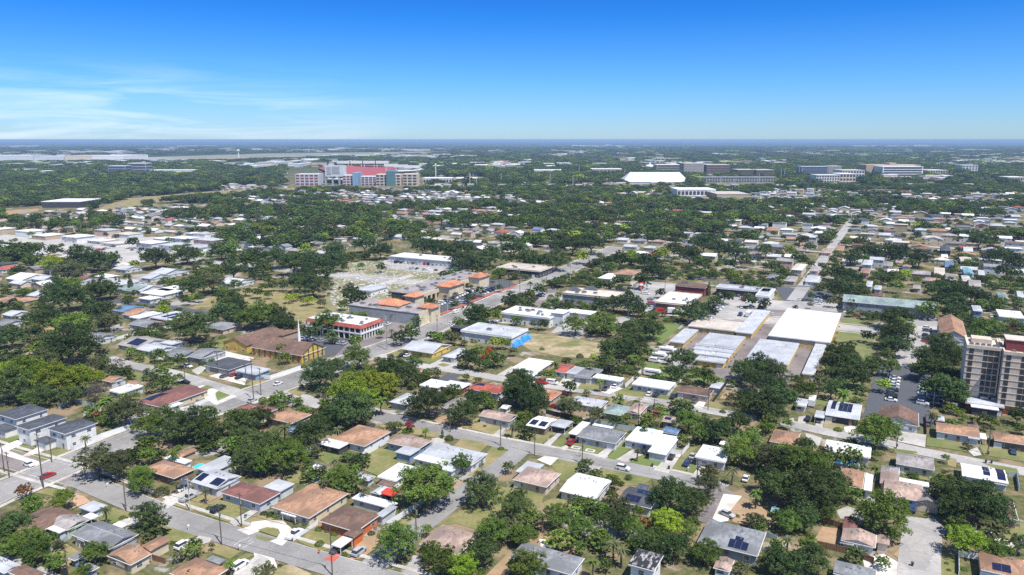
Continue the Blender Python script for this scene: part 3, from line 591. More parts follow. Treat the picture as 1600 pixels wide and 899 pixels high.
HD = """
A0 430,440 590,500 790,405 v g1 green 3 | pale green house with taupe gabled roof, beside the hedge of big bushes
+ A0 345,455 520,540 590,492 w flat pale 2.7
+ A0 320,400 430,440 560,320 l flat green 2.6
+ A0 735,380 800,412 868,375 w cp white 2.5
+ A0 700,315 835,355 920,275 l flat pale 2.6
A0 610,550 975,662 1235,530 g g1 grey 3 | grey house with slate grey roof next to the pale green house
+ A0 690,578 745,605 790,572 w cp white 2.5
+ A0 1000,450 1075,478 1120,462 w cp white 2.5
P 170.7,866.5 203.5,884 232.7,865 t g2 cream 3 | yellow house with orange-brown gabled roof, white car parked behind
+ A1 110,640 185,690 375,595 t g2 cream 3
P 0,842 47,858 79,786 b hip tan 3 | brown hipped house at the avenue corner behind round tree
+ P -40,830 16,848 34,808 b hip tan 3
A0 -150,760 20,890 160,815 l g1 pale 3 | pale grey roof at the bottom-left corner of the view beyond the alley
A0 100,860 250,960 400,890 b g1 tan 3 | brown roof beyond the alley, cut by the bottom edge
A0 620,750 670,775 735,705 g g1 blue 2.3 | small dark blue shed in the dry yard
A0 735,810 800,860 868,838 g g1 grey 2.3 | small grey shed beside the round bright tree
A1 370,870 640,990 890,850 t hip gold 3 | wide tan hipped house at the bottom with white car in its drive
+ A1 680,770 800,808 870,772 g flat gold 2.7
P 345,769 406,788 437,770 m hip pale 3 | maroon hipped house with white walls beneath the biggest oak
+ P 408,763 438,769 464,757 l flat pale 2.7
P 299,751 336,764 378,745 l g1 pale 3 solar=[(.05,.30,.1,.45),(.62,.97,.1,.42)] | pale blue-grey house with dark solar panels along its eaves
+ A1 430,82 490,106 560,72 d cp white 2.5
+ B1 610,775 790,800 935,650 l flat pale 2.6
B1 140,745 400,838 590,752 t hip brown 3 | brown hipped house with low brick walls beside the teal pool
+ B1 320,662 500,716 562,682 w flat white 2.6
+ B1 375,645 425,665 615,588 t g2 tan 2.8
A2 130,290 460,392 830,178 t hip cream 3 p=.12 | big tan roofed house behind the horseshoe drive
+ A2 232,345 350,388 372,365 w cp white 2.4
A2 545,402 850,510 1140,385 b hip orange 3 p=.12 | orange-walled house with broad brown roof and white carport
+ A2 770,540 868,572 960,500 b g2 orange 3 p=.1
+ A2 665,628 745,662 858,580 w cp white 2.5
+ A2 860,212 1170,325 1250,275 w flat pale 2.7
+ A2 1060,372 1120,395 1244,300 l flat pale 2.8
A2 1030,162 1095,188 1180,120 l g2 pale 2.3 | barrel-roofed pale shed beside the red canopy
A2 1075,92 1190,128 1244,95 b flat brown 2.5 | brown-roofed lean-to behind the pale shed
P 598,745 622,755 638,729 w flat white 2.7 | white flat-roofed annex at the foot of the big spreading oak
P 550,744 574,751 589,745 l g1 pale 2.4 | small pale open shelter in the palm garden
P 658,853 722,868 740,832 p hip tan 3 p=.12 | pinkish tan house nearly hidden by trees at the street corner
P 798,866 890,900 914,875 g hip pale 3 p=.2 | wide grey hipped roof at the bottom, sandy yard behind
P 800,749 853,761 878,740 p hip beige 3 p=.2 | house with faded pink hipped roof and beige brick wall
+ P 805,738 832,744 850,727 l flat beige 2.8
P 874,766 930,780 957,751 w g1 pale 3 p=.12 | pale blue house with white roof beside the faded pink one
P 978,881 1018,891 1044,870 k flat white 6.2 s=2 | two-storey white house with blotchy black and white flat roof
P 971,777 1016,798 1029,773 d g1 white 3 p=.15 solar=[(.15,.6,.1,.4),(.3,.8,.6,.9)] | dark roofed house with solar panels hugging the huge round tree
+ A4 1090,120 1160,165 1225,120 d cp white 2.6
P 1087,850 1184,867 1198,830 g hip grey 3 p=.2 solar=[(.50,.82,.06,.3),(.58,.72,.3,.42)] | large grey hipped house with a stepped array of solar panels
A5 650,822 790,872 830,770 p g2 white 2.4 | small white shed with faded brown roof below the large grey house
A6 25,318 60,345 130,318 y g1 teal 2.3 | small teal shed under the huge dark tree
P 1313,841 1366,857 1372,838 p g2 white 3 | white house with pink-brown gables and a brown board fence
+ A6 660,490 790,510 792,400 m g2 white 3
+ A6 950,612 1070,645 1085,565 p flat beige 2.7
+ A6 630,622 790,642 798,592 w cp white 2.4
A6 575,900 950,960 950,845 g flat pale 3 | plain grey flat roof at the bottom beside white rubble yard
A7 838,850 1260,930 1290,770 t hip white 3 solar=[(.25,.65,.08,.35)] | orange-brown hipped house with dark solar panels at the bottom-right corner
P 1371,770 1433,783 1460,762 p g1 beige 3 p=.18 | long pinkish house with arched porch shaded by the great oak
+ P 1373,752 1403,762 1409,737 p g2 beige 3 p=.15
+ P 1429,782 1466,790 1473,773 v g2 beige 3.1 p=.35
+ P 1403,752 1450,763 1455,757 w flat white 2.6
P 1572,808 1590,813 1586,786 b g2 brown 3 | dark brown roofed house at the right edge beyond the great oak
B0 400,400 580,440 872,345 d hip white 6.2 p=.15 s=2 | white two-storey house with dark roof, nearest to the avenue
+ B0 315,497 400,532 480,482 d hip white 3
B0 165,362 240,412 575,300 d hip white 6.2 p=.15 s=2 | middle white two-storey house of the three dark-roofed ones
B0 -60,270 150,310 440,218 d hip white 6.2 p=.15 s=2 | rearmost white two-storey house, beside the dense trees
+ B0 -60,385 40,422 150,372 d hip white 3
C1 125,830 300,895 650,722 m hip cream 3 p=.16 solar=[(.05,.4,.1,.45)] | long cream house with maroon roof and black solar panels by the avenue
+ C1 290,880 340,910 470,852 w cp white 2.4
P 366,640 411,650 430,638 m hip white 3 | maroon hipped house beside the avenue, round bush behind
B2 90,300 340,352 450,258 t hip tan 3 | tan hipped house half hidden behind dark trees near the junction
B2 290,408 350,432 392,355 u g2 blue 2.3 | small shed with sky blue roof among the trees
B2 695,465 935,560 1188,432 t hip white 3 p=.2 | white house with neat orange-tan hipped roof and long white fence
+ B2 560,532 738,582 805,525 w flat dark 2.6
B2 480,738 522,755 580,728 w flat white 2.2 | little white shed behind the grey block wall
B3 15,512 298,578 425,500 p hip blue 3 p=.16 | blue-walled house with pinkish tan hipped roof
+ B3 102,606 235,642 312,578 l flat blue 2.9
P 668,708 742,730 746,707 l g1 pale 3 p=.08 | low pale blue-grey corner house with wide patio roofs
+ B3 430,560 500,585 610,550 l flat pale 2.8
+ B3 270,662 500,722 580,650 w flat white 2.7
+ B3 490,735 595,795 740,665 l flat pale 2.8
B3 835,268 1085,332 1208,285 p g1 pale 3 | low house with pinkish roof behind a dry front lawn
B3 1040,205 1080,225 1115,195 w g1 white 2.4 | tiny white barrel shed behind the pinkish house
B3 60,155 200,188 330,105 l hip grey 3 | pale grey hipped house left of the big grey-green tree
B3 530,190 600,235 720,135 v hip grey 3 | taupe hipped house squeezed between two dark trees
C3 765,702 1000,778 1088,715 r hip pale 3 p=.28 solar=[(.12,.42,.35,.62)] | house with vivid red tiled roof and black panels
C3 330,692 480,722 540,660 w flat white 2.7 | white flat-roofed house around a dark asphalt court
+ C3 470,718 700,728 760,670 w flat maroon 2.6
B4 130,360 290,398 392,312 w g1 brown 3 p=.12 solar=[(.08,.42,.1,.45),(.55,.92,.1,.45)] | brown-walled house with white roof and two rows of solar panels
+ B4 350,368 470,398 533,335 l cp brown 2.7
B4 575,458 910,528 1015,430 g g1 pale 3 p=.14 | long grey-roofed house flanked by two red cars
+ B4 500,440 575,456 685,345 w cp pale 2.8
+ B4 690,360 860,395 940,400 w flat white 2.7
P 979,688 1021,696 1032,674 w flat pale 3 | white flat-roofed house with a curved drive
+ P 1014,706 1042,713 1059,684 w flat pale 3
+ B4 1130,415 1230,445 1244,400 y cp pale 2.7
B5 475,657 750,692 820,582 w flat pale 3 | plain white flat-roofed house with two cars on its lawn
+ B5 700,535 790,553 806,520 w flat pale 2.6
B4 530,145 770,222 832,160 l g1 white 3 p=.12 | pale grey house behind the black fence with cars in its yard
B4 812,250 980,285 1030,200 n hip tan 3 | house with grey-green hipped roof and tan walls
B4 1010,240 1125,272 1200,190 p g2 beige 3 | beige gabled house joined to the grey-green roofed one
B5 205,320 315,352 335,300 p g1 tan 3 solar=[(.1,.6,.2,.45)] | small brown house by the bright green lawn strip
B5 205,420 330,450 335,400 u flat blue 2.4 | low blue-roofed lean-to behind the white flat roof
B4 262,135 350,150 418,72 o flat tan 2.8 | orange-topped flat building beside the street
C3 150,372 430,408 598,332 l g1 yellow 3 | yellow house with pale grey roof beside the avenue
C3 550,432 645,458 718,372 l hip grey 3 | grey hipped house beside the yellow house
C0 1130,672 1200,690 1244,660 t g1 pale 3
C4 10,542 235,578 342,480 w flat tan 3 | white flat-roofed house just below the sandy lot
+ C4 120,600 200,620 240,560 w flat pale 2.6
C4 362,560 478,582 550,518 r g1 white 3 p=.15 | small white house with bright red roof
+ C4 478,582 560,602 640,542 l flat white 2.7
C4 575,602 700,642 772,555 g flat grey 2.9 | dark grey flat house squeezed beside a white-roofed one
C4 710,612 955,665 978,632 w flat pale 2.9 | white flat roofed house right of the dark grey one
P 991,599 1046,611 1051,599 w flat pale 3 | white house between two long white fences
C5 330,735 600,795 652,740 b g1 pink 3 | pink-walled house with rusty brown gabled roof
+ C5 620,702 700,732 742,680 l flat white 2.5
B6 500,262 800,322 838,190 l g1 dark 3 p=.08 solar=[(.12,.26,.35,.95),(.35,.75,.3,.9)] | pale roofed house with black solar panels and open front porch
+ B6 410,297 500,306 508,245 l cp white 2.5
B6 8,492 235,552 296,442 t hip pink 3 | tan hipped house half covered by the huge dark tree
B6 490,590 900,655 915,562 w flat pale 3 | white flat-roofed house with the long cyan pool
A6 620,72 830,142 860,0 t g2 pale 3 p=.15 | tan roofed house below the cyan pool
+ A6 842,148 915,163 935,12 w flat pale 2.6
P 1370,652 1434,668 1438,648 b g2 pale 3.2 p=.38 | big brown gabled house with dark garage and broad concrete drive
B7 458,405 850,482 856,400 t g1 pale 3 p=.18 | long low house with rusty tan roof behind a striped lawn
+ B7 745,480 850,500 852,440 l flat pale 2.6
B7 850,478 912,488 915,440 w cp white 2.4 | small white carport between the two rusty roofs
B7 970,492 1290,545 1290,470 t hip brown 3 | rusty roofed house with two white arches at the right edge
B7 95,695 432,762 478,665 v g1 pale 3 p=.2 | pale house with taupe gabled roof and white back terrace
B7 -30,770 130,800 160,745 v hip beige 3 | small taupe roof linking to the long pinkish house
B7 690,802 1100,882 1085,768 w g1 pale 3 p=.12 solar=[(.48,.64,.25,.95),(.78,.97,.12,.98)] | pale blue-white roofed house with upright solar panels
B7 970,870 1090,895 1100,850 w cp pink 2.5 | pale pink awning under the solar-panelled roof
B7 475,305 520,335 565,300 l g2 blue 2.4 | little blue shed beside the tall palm
B7 745,380 835,400 835,345 b flat brown 2.3 | low brown shed behind the long rusty-roofed house
B6 240,190 340,205 345,140 l flat white 2.4 | grey flat shed beside the parked motorhome
C1 690,512 900,560 1075,482 d flat grey 2.9 | broad dark charcoal awning roof beside the white court
C1 960,562 1130,600 1244,548 l flat blue 3 | pale roofed shop with a deep blue front by the avenue
C1 560,432 650,462 825,380 g g1 grey 3 | grey gabled house behind the dark awning
C1 330,425 485,455 620,385 g g1 pale 3 | grey roofed house left of the dark awning
C1 60,385 300,405 392,340 l g1 pale 3 | pale low house facing the side street
C1 -60,330 120,372 300,285 v g1 pale 3 solar=[(.3,.8,.1,.45)] | taupe roofed house with panels beside the green hedge
C1 310,315 390,340 452,300 l flat blue 3 | deep blue house with pale roof beside the big dark oak
C1 740,160 840,215 925,150 g hip pink 3 | grey hipped house in the open behind the big dark oak
+ C1 770,175 840,200 890,170 w flat pale 2.7
C1 40,150 190,185 290,130 g g1 pale 3
C1 240,95 400,130 520,55 l flat orange 3 solar=[(.3,.5,.2,.8),(.6,.8,.2,.8)] | white roofed house with a bright orange wall
C0 1030,22 1110,50 1244,0 u g1 pale 3
C0 1110,65 1190,85 1360,20 t g1 pale 3
C0 1180,95 1260,110 1360,40 w flat pale 3
C0 770,262 850,305 968,245 g g1 pale 3
C0 380,210 450,232 520,172 t g1 tan 3
C0 40,395 170,432 282,405 p hip pale 3
C0 930,642 985,668 1090,620 t g1 pale 3 | tan roofed cottage beside the walled lawn
C0 960,745 1085,768 1244,690 w flat pale 2.7 | flat white roof below the walled lawn
C0 -60,150 60,165 230,120 g g1 pale 3
C0 30,75 150,85 210,30 l g1 pale 3
D0 0,560 90,595 150,540 t hip tan 3 | two-tone house with orange-tan hips at the left edge
D0 150,560 230,580 300,540 t hip tan 3
D0 -20,285 40,300 100,260 r hip pale 3
D0 290,520 340,535 410,480 l g1 pale 3
D0 300,375 400,390 495,355 l g1 pale 3
D0 150,370 230,400 310,330 w g1 pale 3
D0 780,410 1090,430 1205,385 l hip pale 4 | large pale grey hipped building behind twin cypresses
D0 640,380 720,400 810,360 m g1 pale 3
D0 1050,470 1230,490 1340,430 n g1 pale 3
D0 1040,280 1120,300 1200,265 l g1 pale 3
D1 120,370 240,375 330,330 l g1 pale 3
D1 -20,400 60,420 110,385 l g1 pale 3
D1 160,500 330,530 400,470 w flat pale 3
D1 280,470 380,490 460,440 w flat pale 3
D1 100,540 180,560 300,540 w flat pale 3
D1 -20,470 170,490 240,430 l g1 pale 3
D1 240,330 340,350 450,290 l g1 pale 3
D1 850,400 960,430 1040,380 l g1 pale 3
D6 -20,350 50,372 120,345 g hip pale 3
D6 130,380 215,400 300,360 v hip pink 3
D6 330,385 440,410 485,365 l g1 pale 3 | pale low house beside the pink paved drive
D6 210,275 290,305 350,255 e hip beige 6 s=2
D6 365,290 430,310 470,270 v hip beige 6 s=2
D6 250,115 320,125 370,90 p hip pale 3
D6 460,130 540,150 590,115 p hip pink 3
D6 580,110 650,125 690,90 t hip pink 3
D6 820,235 900,255 960,215 l hip pale 6 s=2 | pale grey two-storey house, left of a beige one like it
D6 995,245 1080,260 1138,230 v hip beige 6 s=2 | beige two-storey house with taupe hipped roof
D6 800,310 880,325 935,290 t hip pink 5 s=2
D6 850,430 900,445 955,400 l hip pale 3
D6 920,455 980,470 1040,440 l hip pale 3
D6 915,520 1000,545 1065,515 m hip pink 3
D7 150,255 230,265 285,235 t hip pale 5 s=2
D7 495,110 590,125 615,90 d hip dark 5 s=2
D7 655,85 730,110 765,85 r hip pale 3
D7 690,120 780,135 815,110 l g1 pale 3
D7 500,180 560,190 590,170 w g1 pale 3
D7 520,260 600,270 660,235 u g1 pale 3
D7 690,310 780,330 815,285 y g2 teal 5 s=2 | bright teal gabled house, the only one of that colour
D7 660,210 770,225 820,190 e hip beige 3
D7 680,380 760,400 800,355 e hip beige 3
D7 525,370 620,395 668,350 v g1 pale 3
D7 350,350 450,410 500,390 p g1 pink 3
D7 420,320 520,345 590,300 e g1 beige 3
D7 730,430 840,440 900,400 v g1 beige 3
D7 230,430 300,470 400,450 v g1 brown 3
D7 820,330 880,340 920,310 l g1 pale 3
D7 990,530 1080,550 1135,500 n hip teal 3
D7 1150,520 1220,540 1280,500 l g1 pale 3
D7 770,640 860,665 900,620 l hip blue 6 s=2 | blue two-storey house with pale roof before a parking lane
"""
def parse_h(t):
    houses = []
    for ln in t.strip().splitlines():
        ln, _, lab = ln.partition('|'); tk = ln.split(); wing = tk[0] == '+'
        if wing: tk = tk[1:]
        win = tk[0]; pts = [tuple(map(float, q.split(','))) for q in tk[1:4]]
        rc, kind, wc, ze = tk[4], tk[5], tk[6], float(tk[7]); opt = {}
        for kv in tk[8:]:
            k_, v_ = kv.split('='); opt[k_] = eval(v_)
        row = (win, *pts, rc, kind, wc, ze, opt)
        if wing: houses[-1][0].append(row)
        else: houses.append([[row], lab.strip()])
    return houses
for spec, lab in parse_h(HD): build_house(spec, lab)

# ---------------------------------------------------------------- shops, storage, church, offices near the avenue
def com(label, name, cat, rows, group=None):
    spec = parse_h(rows)[0][0]
    r = build_house(spec, label, name, cat, group); 
    if not group and 'group' in r: del r['group']
    return r
BG = 'commercial buildings'
com('long pale warehouse with blue tarpaulins along its right end, beside the sandy lot', 'warehouse', 'warehouse', "C3 690,212 1128,280 1261,205 l flat pale 5 ac=2 par='white'")
w = bpy.data.objects['warehouse']
m = MB(); rr = random.Random(3)
o, a, b = span('C3', (690, 212), (1128, 280), (1261, 205), 5)
for i in range(9):
    y = 1 + i * (b-3) / 8; h = rr.uniform(1.6, 3.4); d = rr.uniform(1.0, 3.2)
    m.prism([(a-.3, y, 0), (a-.3+d, y+.3, 0), (a-.3+d*.8, y+2.9, 0), (a-.3, y+3, 0)], [(a-.3, y+.3, h), (a-.3+d*.4, y+.8, h*.8), (a-.3+d*.5, y+2.2, h*.9), (a-.3, y+2.7, h)])
tp = link('tarpaulins', m.mesh('tarpaulins', plain('blue_tarpaulin', (.05, .28, .72), .5)), None, (o.x, o.y, 0), GA)
tag(tp, 'bright blue tarpaulins heaped against the end of the long pale warehouse', 'tarpaulin')
m = MB(); m.box(0, 9, -6, 0, 0, 3.6); m.box(-.6, 9.6, -6.5, .01, 3.6, 3.9)
q = P(*W('C3', 640, 235)); tag(link('entrance_block', m.mesh('entrance_block', wallmat('dark')), None, (q.x, q.y + 5, 0), GA), 'dark entrance block at the street end of the pale warehouse', 'annex')

# storage units: yellow walls, roller doors
door_y = plain('roller_door_yellow', (.66, .50, .16), .6)
def storage(label, win, L, N, Rr, rc, ze, wc='tan'):
    r = build_house([(win, L, N, Rr, rc, 'flat', wc, ze, {'s': 0})], label, 'storage_building', 'storage building', 'self storage buildings')
    o, a, b = span(win, L, N, Rr, ze)
    for side, ln in ((0, a), (1, b)):
        n = int(ln / 3.6)
        for j in range(n):
            t_ = (j + .5) * ln / n
            if side == 0: link('garage_door', WINM['garage2'], r, (t_, .44, 1.25), 0, (2.5, 1, 2.3))
            else: link('garage_door', WINM['garage2'], r, (a - .44, t_, 1.25), R(90), (2.5, 1, 2.3))
    return r
m = MB(); m.box(-.5, .5, -.07, 0, -.5, .5, 0)
for i in range(1, 6): m.box(-.5, .5, -.09, -.07, -.5+i/6-.008, -.5+i/6+.008, 1)
WINM['garage2'] = m.mesh('roller_door', [door_y, plain('groove_y', (.45, .33, .10))])
storage('small storage row with grey metal roof beside the mown green field', 'C5', (258, 303), (383, 322), (515, 205), 'l', 3)
storage('wide storage block with blue-grey metal roof at the centre of the storage yard', 'C5', (505, 330), (845, 366), (940, 265), 'l', 3.2)
for i, (L, N, Rr) in enumerate((((478, 342), (838, 378), (848, 366)), ((462, 376), (815, 410), (832, 388)), ((452, 412), (785, 448), (806, 420)), ((490, 462), (735, 502), (764, 468)))):
    storage(['narrow storage row right against the blue-grey roofed block', 'second narrow storage row below the blue-grey roofed block', 'third narrow storage row, just behind the yellow end wall', 'nearest narrow storage row, with the broad bright yellow wall'][i],
            'C5', L, (N[0], N[1]), (Rr[0]+6, Rr[1]-4), 'l', 3, 'gold')
storage('blue-grey metal roofed storage block below the huge white roof', 'P', (1162, 563), (1230, 570), (1251, 537), 'l', 3.2)
storage('huge storage building with dazzling white roof', 'P', (1199, 524), (1295, 536), (1317, 491), 'w', 4.5, 'beige')
storage('long narrow storage row slanting down beside the green field and dark round trees', 'C6', (287, 587), (392, 602), (536, 330), 'l', 3, 'gold')
storage('beige roofed storage wing in front of the vehicle lot', 'C5', (425, 787), (835, 838), (915, 762), 'e', 3.3) if False else None
storage('beige roofed storage wing in front of the vehicle lot', 'D5', (423, 787), (838, 840), (915, 762), 'e', 3.3)
storage('long grey storage wing reaching back from the beige one', 'D5', (842, 838), (985, 862), (1152, 660), 'l', 3.4)
storage('small low storage hut at the right of the vehicle lot', 'C6', (-40, 40), (5, 55), (25, 30), 'e', 3) if False else None

com('big white-roofed store with brown walls behind the red and white truck', 'store_building', 'store', "D5 130,578 420,612 555,520 w flat brown 6.2 ac=3 par='beige'", BG)
com('dark brown building with a painted front behind the white-roofed store', 'restaurant_building', 'restaurant', "D5 315,432 582,458 600,425 b flat maroon 6 ac=2", BG)
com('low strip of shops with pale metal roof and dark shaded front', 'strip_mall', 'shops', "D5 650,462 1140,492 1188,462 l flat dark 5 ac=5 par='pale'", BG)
r = com('big store with tan gravel roof, grey walls and two black pediments', 'supermarket', 'store', "D4 435,500 885,550 1015,498 e flat grey 6.5 ac=4 par='tan'", BG)
for x, y in ((420, 462), (572, 455)):
    q = P(*W('D4', x + 50, y + 10), 7); mm_ = MB(); mm_.prism([(0, 0, 0), (10, 0, 0), (10, 6, 0), (0, 6, 0)], [(4, 2.5, 2.6), (6, 2.5, 2.6), (6, 3.5, 2.6), (4, 3.5, 2.6)])
    link('gable_front', mm_.mesh('gable_front', roofmat('d')), r, r.matrix_world.inverted() @ q if False else tuple((q - r.location).dot(e_) for e_ in (E1, E2)) + (6.7,))
com('white clinic with flat white roof and rows of roof units', 'clinic', 'clinic', "D4 -130,690 345,722 470,662 w flat white 5.5 ac=8 par='white'\n+ D4 395,650 440,700 470,662 w flat pale 8\n+ D4 470,664 695,694 745,665 w flat pale 4.8", BG)
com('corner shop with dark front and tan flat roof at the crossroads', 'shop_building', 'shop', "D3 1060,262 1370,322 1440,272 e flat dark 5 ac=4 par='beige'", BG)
com('long low white building of repeated bays behind the cemetery', 'workshop_building', 'workshops', "P 611,401 717,410 727,403 w flat pale 5 ac=2", BG)
com('low white building in the cemetery', 'mausoleum', 'mausoleum', "D2 930,452 990,492 1135,448 l flat white 4", BG)
com('terracotta roofed low building behind the row of trees', 'hall_building', 'hall', "D4 900,300 1010,345 1195,320 t hip cream 4.5 p=.25\n+ D4 820,350 870,390 900,340 w flat white 3.2", BG)
com('very long grey-green roofed apartment building behind the trees', 'apartment_building', 'apartments', "P 1315,469 1462,485 1467,476 n g1 grey 6 p=.3 s=2", BG)
com('brown-roofed hall with steep gable and pale blue front', 'hall_building', 'hall', "P 1465,523 1508,530 1511,503 t g2 pale 7 p=.55 s=2", BG)
com('white flat-roofed offices beyond the parking lane at the right edge', 'office_building', 'office', "C7 1005,80 1235,105 1250,45 w flat pale 3.6", BG)
com('low clinic with patched pale roof and brick ends, below the tower', 'clinic', 'clinic', "B7 715,172 1060,208 1055,105 l flat brick 3.6 ac=5\n+ B7 770,200 1020,243 1022,205 w flat dark 3.2\n+ C7 830,745 1010,775 1015,750 w flat pale 4.2", BG)
com('small flat roofed shop with white edge behind the storage yard', 'shop_building', 'shop', "D6 -100,520 10,540 50,470 l flat white 5 par='white'", BG)

# the office block with a red tile band
def office():
    z1 = 7.2; o, a, b = span('C2', (432, 112), (920, 186), (1135, 118), z1)
    FOOT.append((o + E1*a/2 + E2*b/2, a/2, b/2))
    root = empty('office_block', (o.x, o.y, 0), GA); tag(root, 'two-storey white office block with a red tiled band around its flat roof', 'office block')
    wm = wallmat('white'); i = 2.0
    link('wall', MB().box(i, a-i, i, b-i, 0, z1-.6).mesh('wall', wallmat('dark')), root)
    for z in (3.3,): link('balcony_slab', MB().box(.2, a-.2, .2, b-.2, z, z+.7).mesh('balcony_slab', wm), root)
    link('roof', MB().box(1.2, a-1.2, 1.2, b-1.2, z1+.3, z1+.55).mesh('roof', roofmat('w')), root)
    m = MB(); h0, h1 = z1-.7, z1+1.1; O = [(0,0),(a,0),(a,b),(0,b)]; I = [(1.3,1.3),(a-1.3,1.3),(a-1.3,b-1.3),(1.3,b-1.3)]
    for k_ in range(4):
        j = (k_+1) % 4; m.quad((*O[k_], h0), (*O[j], h0), (*I[j], h1), (*I[k_], h1)); m.quad((*I[k_], h1), (*I[j], h1), (*I[j], z1+.4), (*I[k_], z1+.4), 1); m.quad((*O[j], h0), (*O[k_], h0), (*I[k_], h0+.1), (*I[j], h0+.1), 1)
    link('tile_band', m.mesh('tile_band', [roofmat('r'), wm]), root)
    cm = MB().box(-.3, .3, -.3, .3, 0, z1-.65).mesh('column', wm)
    n = 11
    for j in range(n): link('column', cm, root, (.7 + (a-1.4)*j/(n-1), .6, 0))
    for j in range(1, 9): link('column', cm, root, (a-.7, .6 + (b-1.2)*j/8, 0))
    rr = random.Random(9)
    for j in range(16): link('roof_unit', WINM['ac'], root, (rr.uniform(4, a-4), rr.uniform(4, b-4), z1+.5), 0, (rr.uniform(1.2, 2.4), rr.uniform(1, 2), rr.uniform(.7, 1.2)))
office()
# the church
r = com('yellow church with brown gabled roof and slim white steeple', 'church', 'church', "P 390,543 472.5,556 508,542 b g1 gold 4 p=.5\n+ P 361,534 392,543 428,519 b g2 gold 4 p=.35\n+ P 395,518 440,525 470,517 b hip tan 3.8 p=.3")
r['label'] = 'yellow church with brown gabled roof'
o, a, b = span('P', (390, 543), (472.5, 556), (508, 542), 4)
m = MB()
for j in range(5):
    y = .45 + (b-.9)*(j+.5)/5; m.box(a-.5, a-.3, y-.35, y+.35, .4, 4.2 + (1.6 if j in (1, 3) else 3 if j == 2 else 0), 0)
link('window_strips', m.mesh('window_strips', wallmat('dark')), r)
m = MB()
for j in range(9): m.box(2+j*(a-4)/8-.3, 2+j*(a-4)/8+.3, .2, .46, 0, 3.8)
link('buttresses', m.mesh('buttresses', wallmat('maroon')), r)
zr = 4 + .5*b/2
link('steeple', MB().cyl(a-9, b/2, zr-.6, zr+1.5, .8, .7, 8).cyl(a-9, b/2, zr+1.5, zr+11, .7, .06, 8).mesh('steeple', plain('steeple_white', (.8, .8, .8), .5)), r)
# the shopping arcade with orange tiled towers
def mall():
    z = 7; o, a, b = span('D3', (-271, 600), (312, 690), (450, 618), z)
    FOOT.append((o + E1*a/2 + E2*b/2, a/2, b/2))
    root = empty('shopping_arcade', (o.x, o.y, 0), GA); tag(root, 'cream shopping arcade with orange tiled towers and a long row of arches', 'shopping arcade')
    m = MB(); m.box(0, a, 0, b, 0, z, 0); link('wall', m.mesh('wall', [wallmat('grey')]), root)
    link('roof', MB().box(-.2, a+.2, -.2, b+.2, z, z+.3).mesh('roof', roofmat('v')), root)
    link('end_wall', MB().box(a, a+.25, -.2, b, 0, z+1.0).mesh('end_wall', wallmat('cream')), root)
    tile = roofmat('o')
    def tower(win, cx, cy, s, s2, hb, parent=root):
        q = P(*W(win, cx, cy), hb); d = q - o; x, y = d.dot(E1), d.dot(E2)
        link('tower', MB().box(x-s, x+s, y-s2, y+s2, 0, hb).mesh('tower', wallmat('cream')), root)
        e_ = 1.0; k_ = min(s, s2)
        link('tower_roof', roof_mb('hip', 2*s+2*e_, 2*s2+2*e_, hb, .42, None, 0, x-s-e_, y-s2-e_).mesh('tower_roof', tile), root)
    tower('D3', 75, 585, 8, 6, 8.2); tower('D3', 395, 615, 4.5, 4, 8.5)
    tower('D3', 268, 515, 4, 5, 8.2); tower('D3', 585, 420, 5, 9, 8.2); tower('D3', 838, 345, 4.5, 7, 8.2)
    # arcade wing running back along the car park
    q0 = P(*W('D3', 300, 590)); q1 = P(*W('D3', 885, 395)); d0 = q0 - o; d1 = q1 - o
    x = d0.dot(E1) + 3; y0, y1 = d0.dot(E2), d1.dot(E2); dep = 24
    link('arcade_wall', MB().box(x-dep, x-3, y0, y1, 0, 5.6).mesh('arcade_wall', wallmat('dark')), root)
    link('arcade_roof', MB().box(x-dep-.3, x-.5, y0-.3, y1+.3, 5.6, 6.1).mesh('arcade_roof', roofmat('v')), root)
    link('arcade_band', MB().box(x-.6, x+.2, y0, y1, 4.2, 6.6).mesh('arcade_band', wallmat('cream')), root)
    pm = MB().box(-.4, .4, -.7, .7, 0, 4.2).mesh('arch_pillar', wallmat('cream'))
    n = int((y1-y0)/5.2)
    for j in range(n+1): link('pillar', pm, root, (x-.2, y0 + .7 + (y1-y0-1.4)*j/n, 0))
    FOOT.append((o + E1*(x-dep/2) + E2*(y0+y1)/2, dep/2+2, (y1-y0)/2))
    rr = random.Random(4)
    for j in range(22): link('roof_unit', WINM['ac'], root, (x-rr.uniform(4, dep-3), rr.uniform(y0+3, y1-3), 6.05), 0, (rr.uniform(1.5, 3), rr.uniform(1.5, 2.5), 1.1))
    for j in range(8): link('roof_unit', WINM['ac'], root, (rr.uniform(4, a-4), rr.uniform(3, b-3), z+.25), 0, (rr.uniform(1.5, 3.5), rr.uniform(1.5, 2.5), 1.2))
mall()
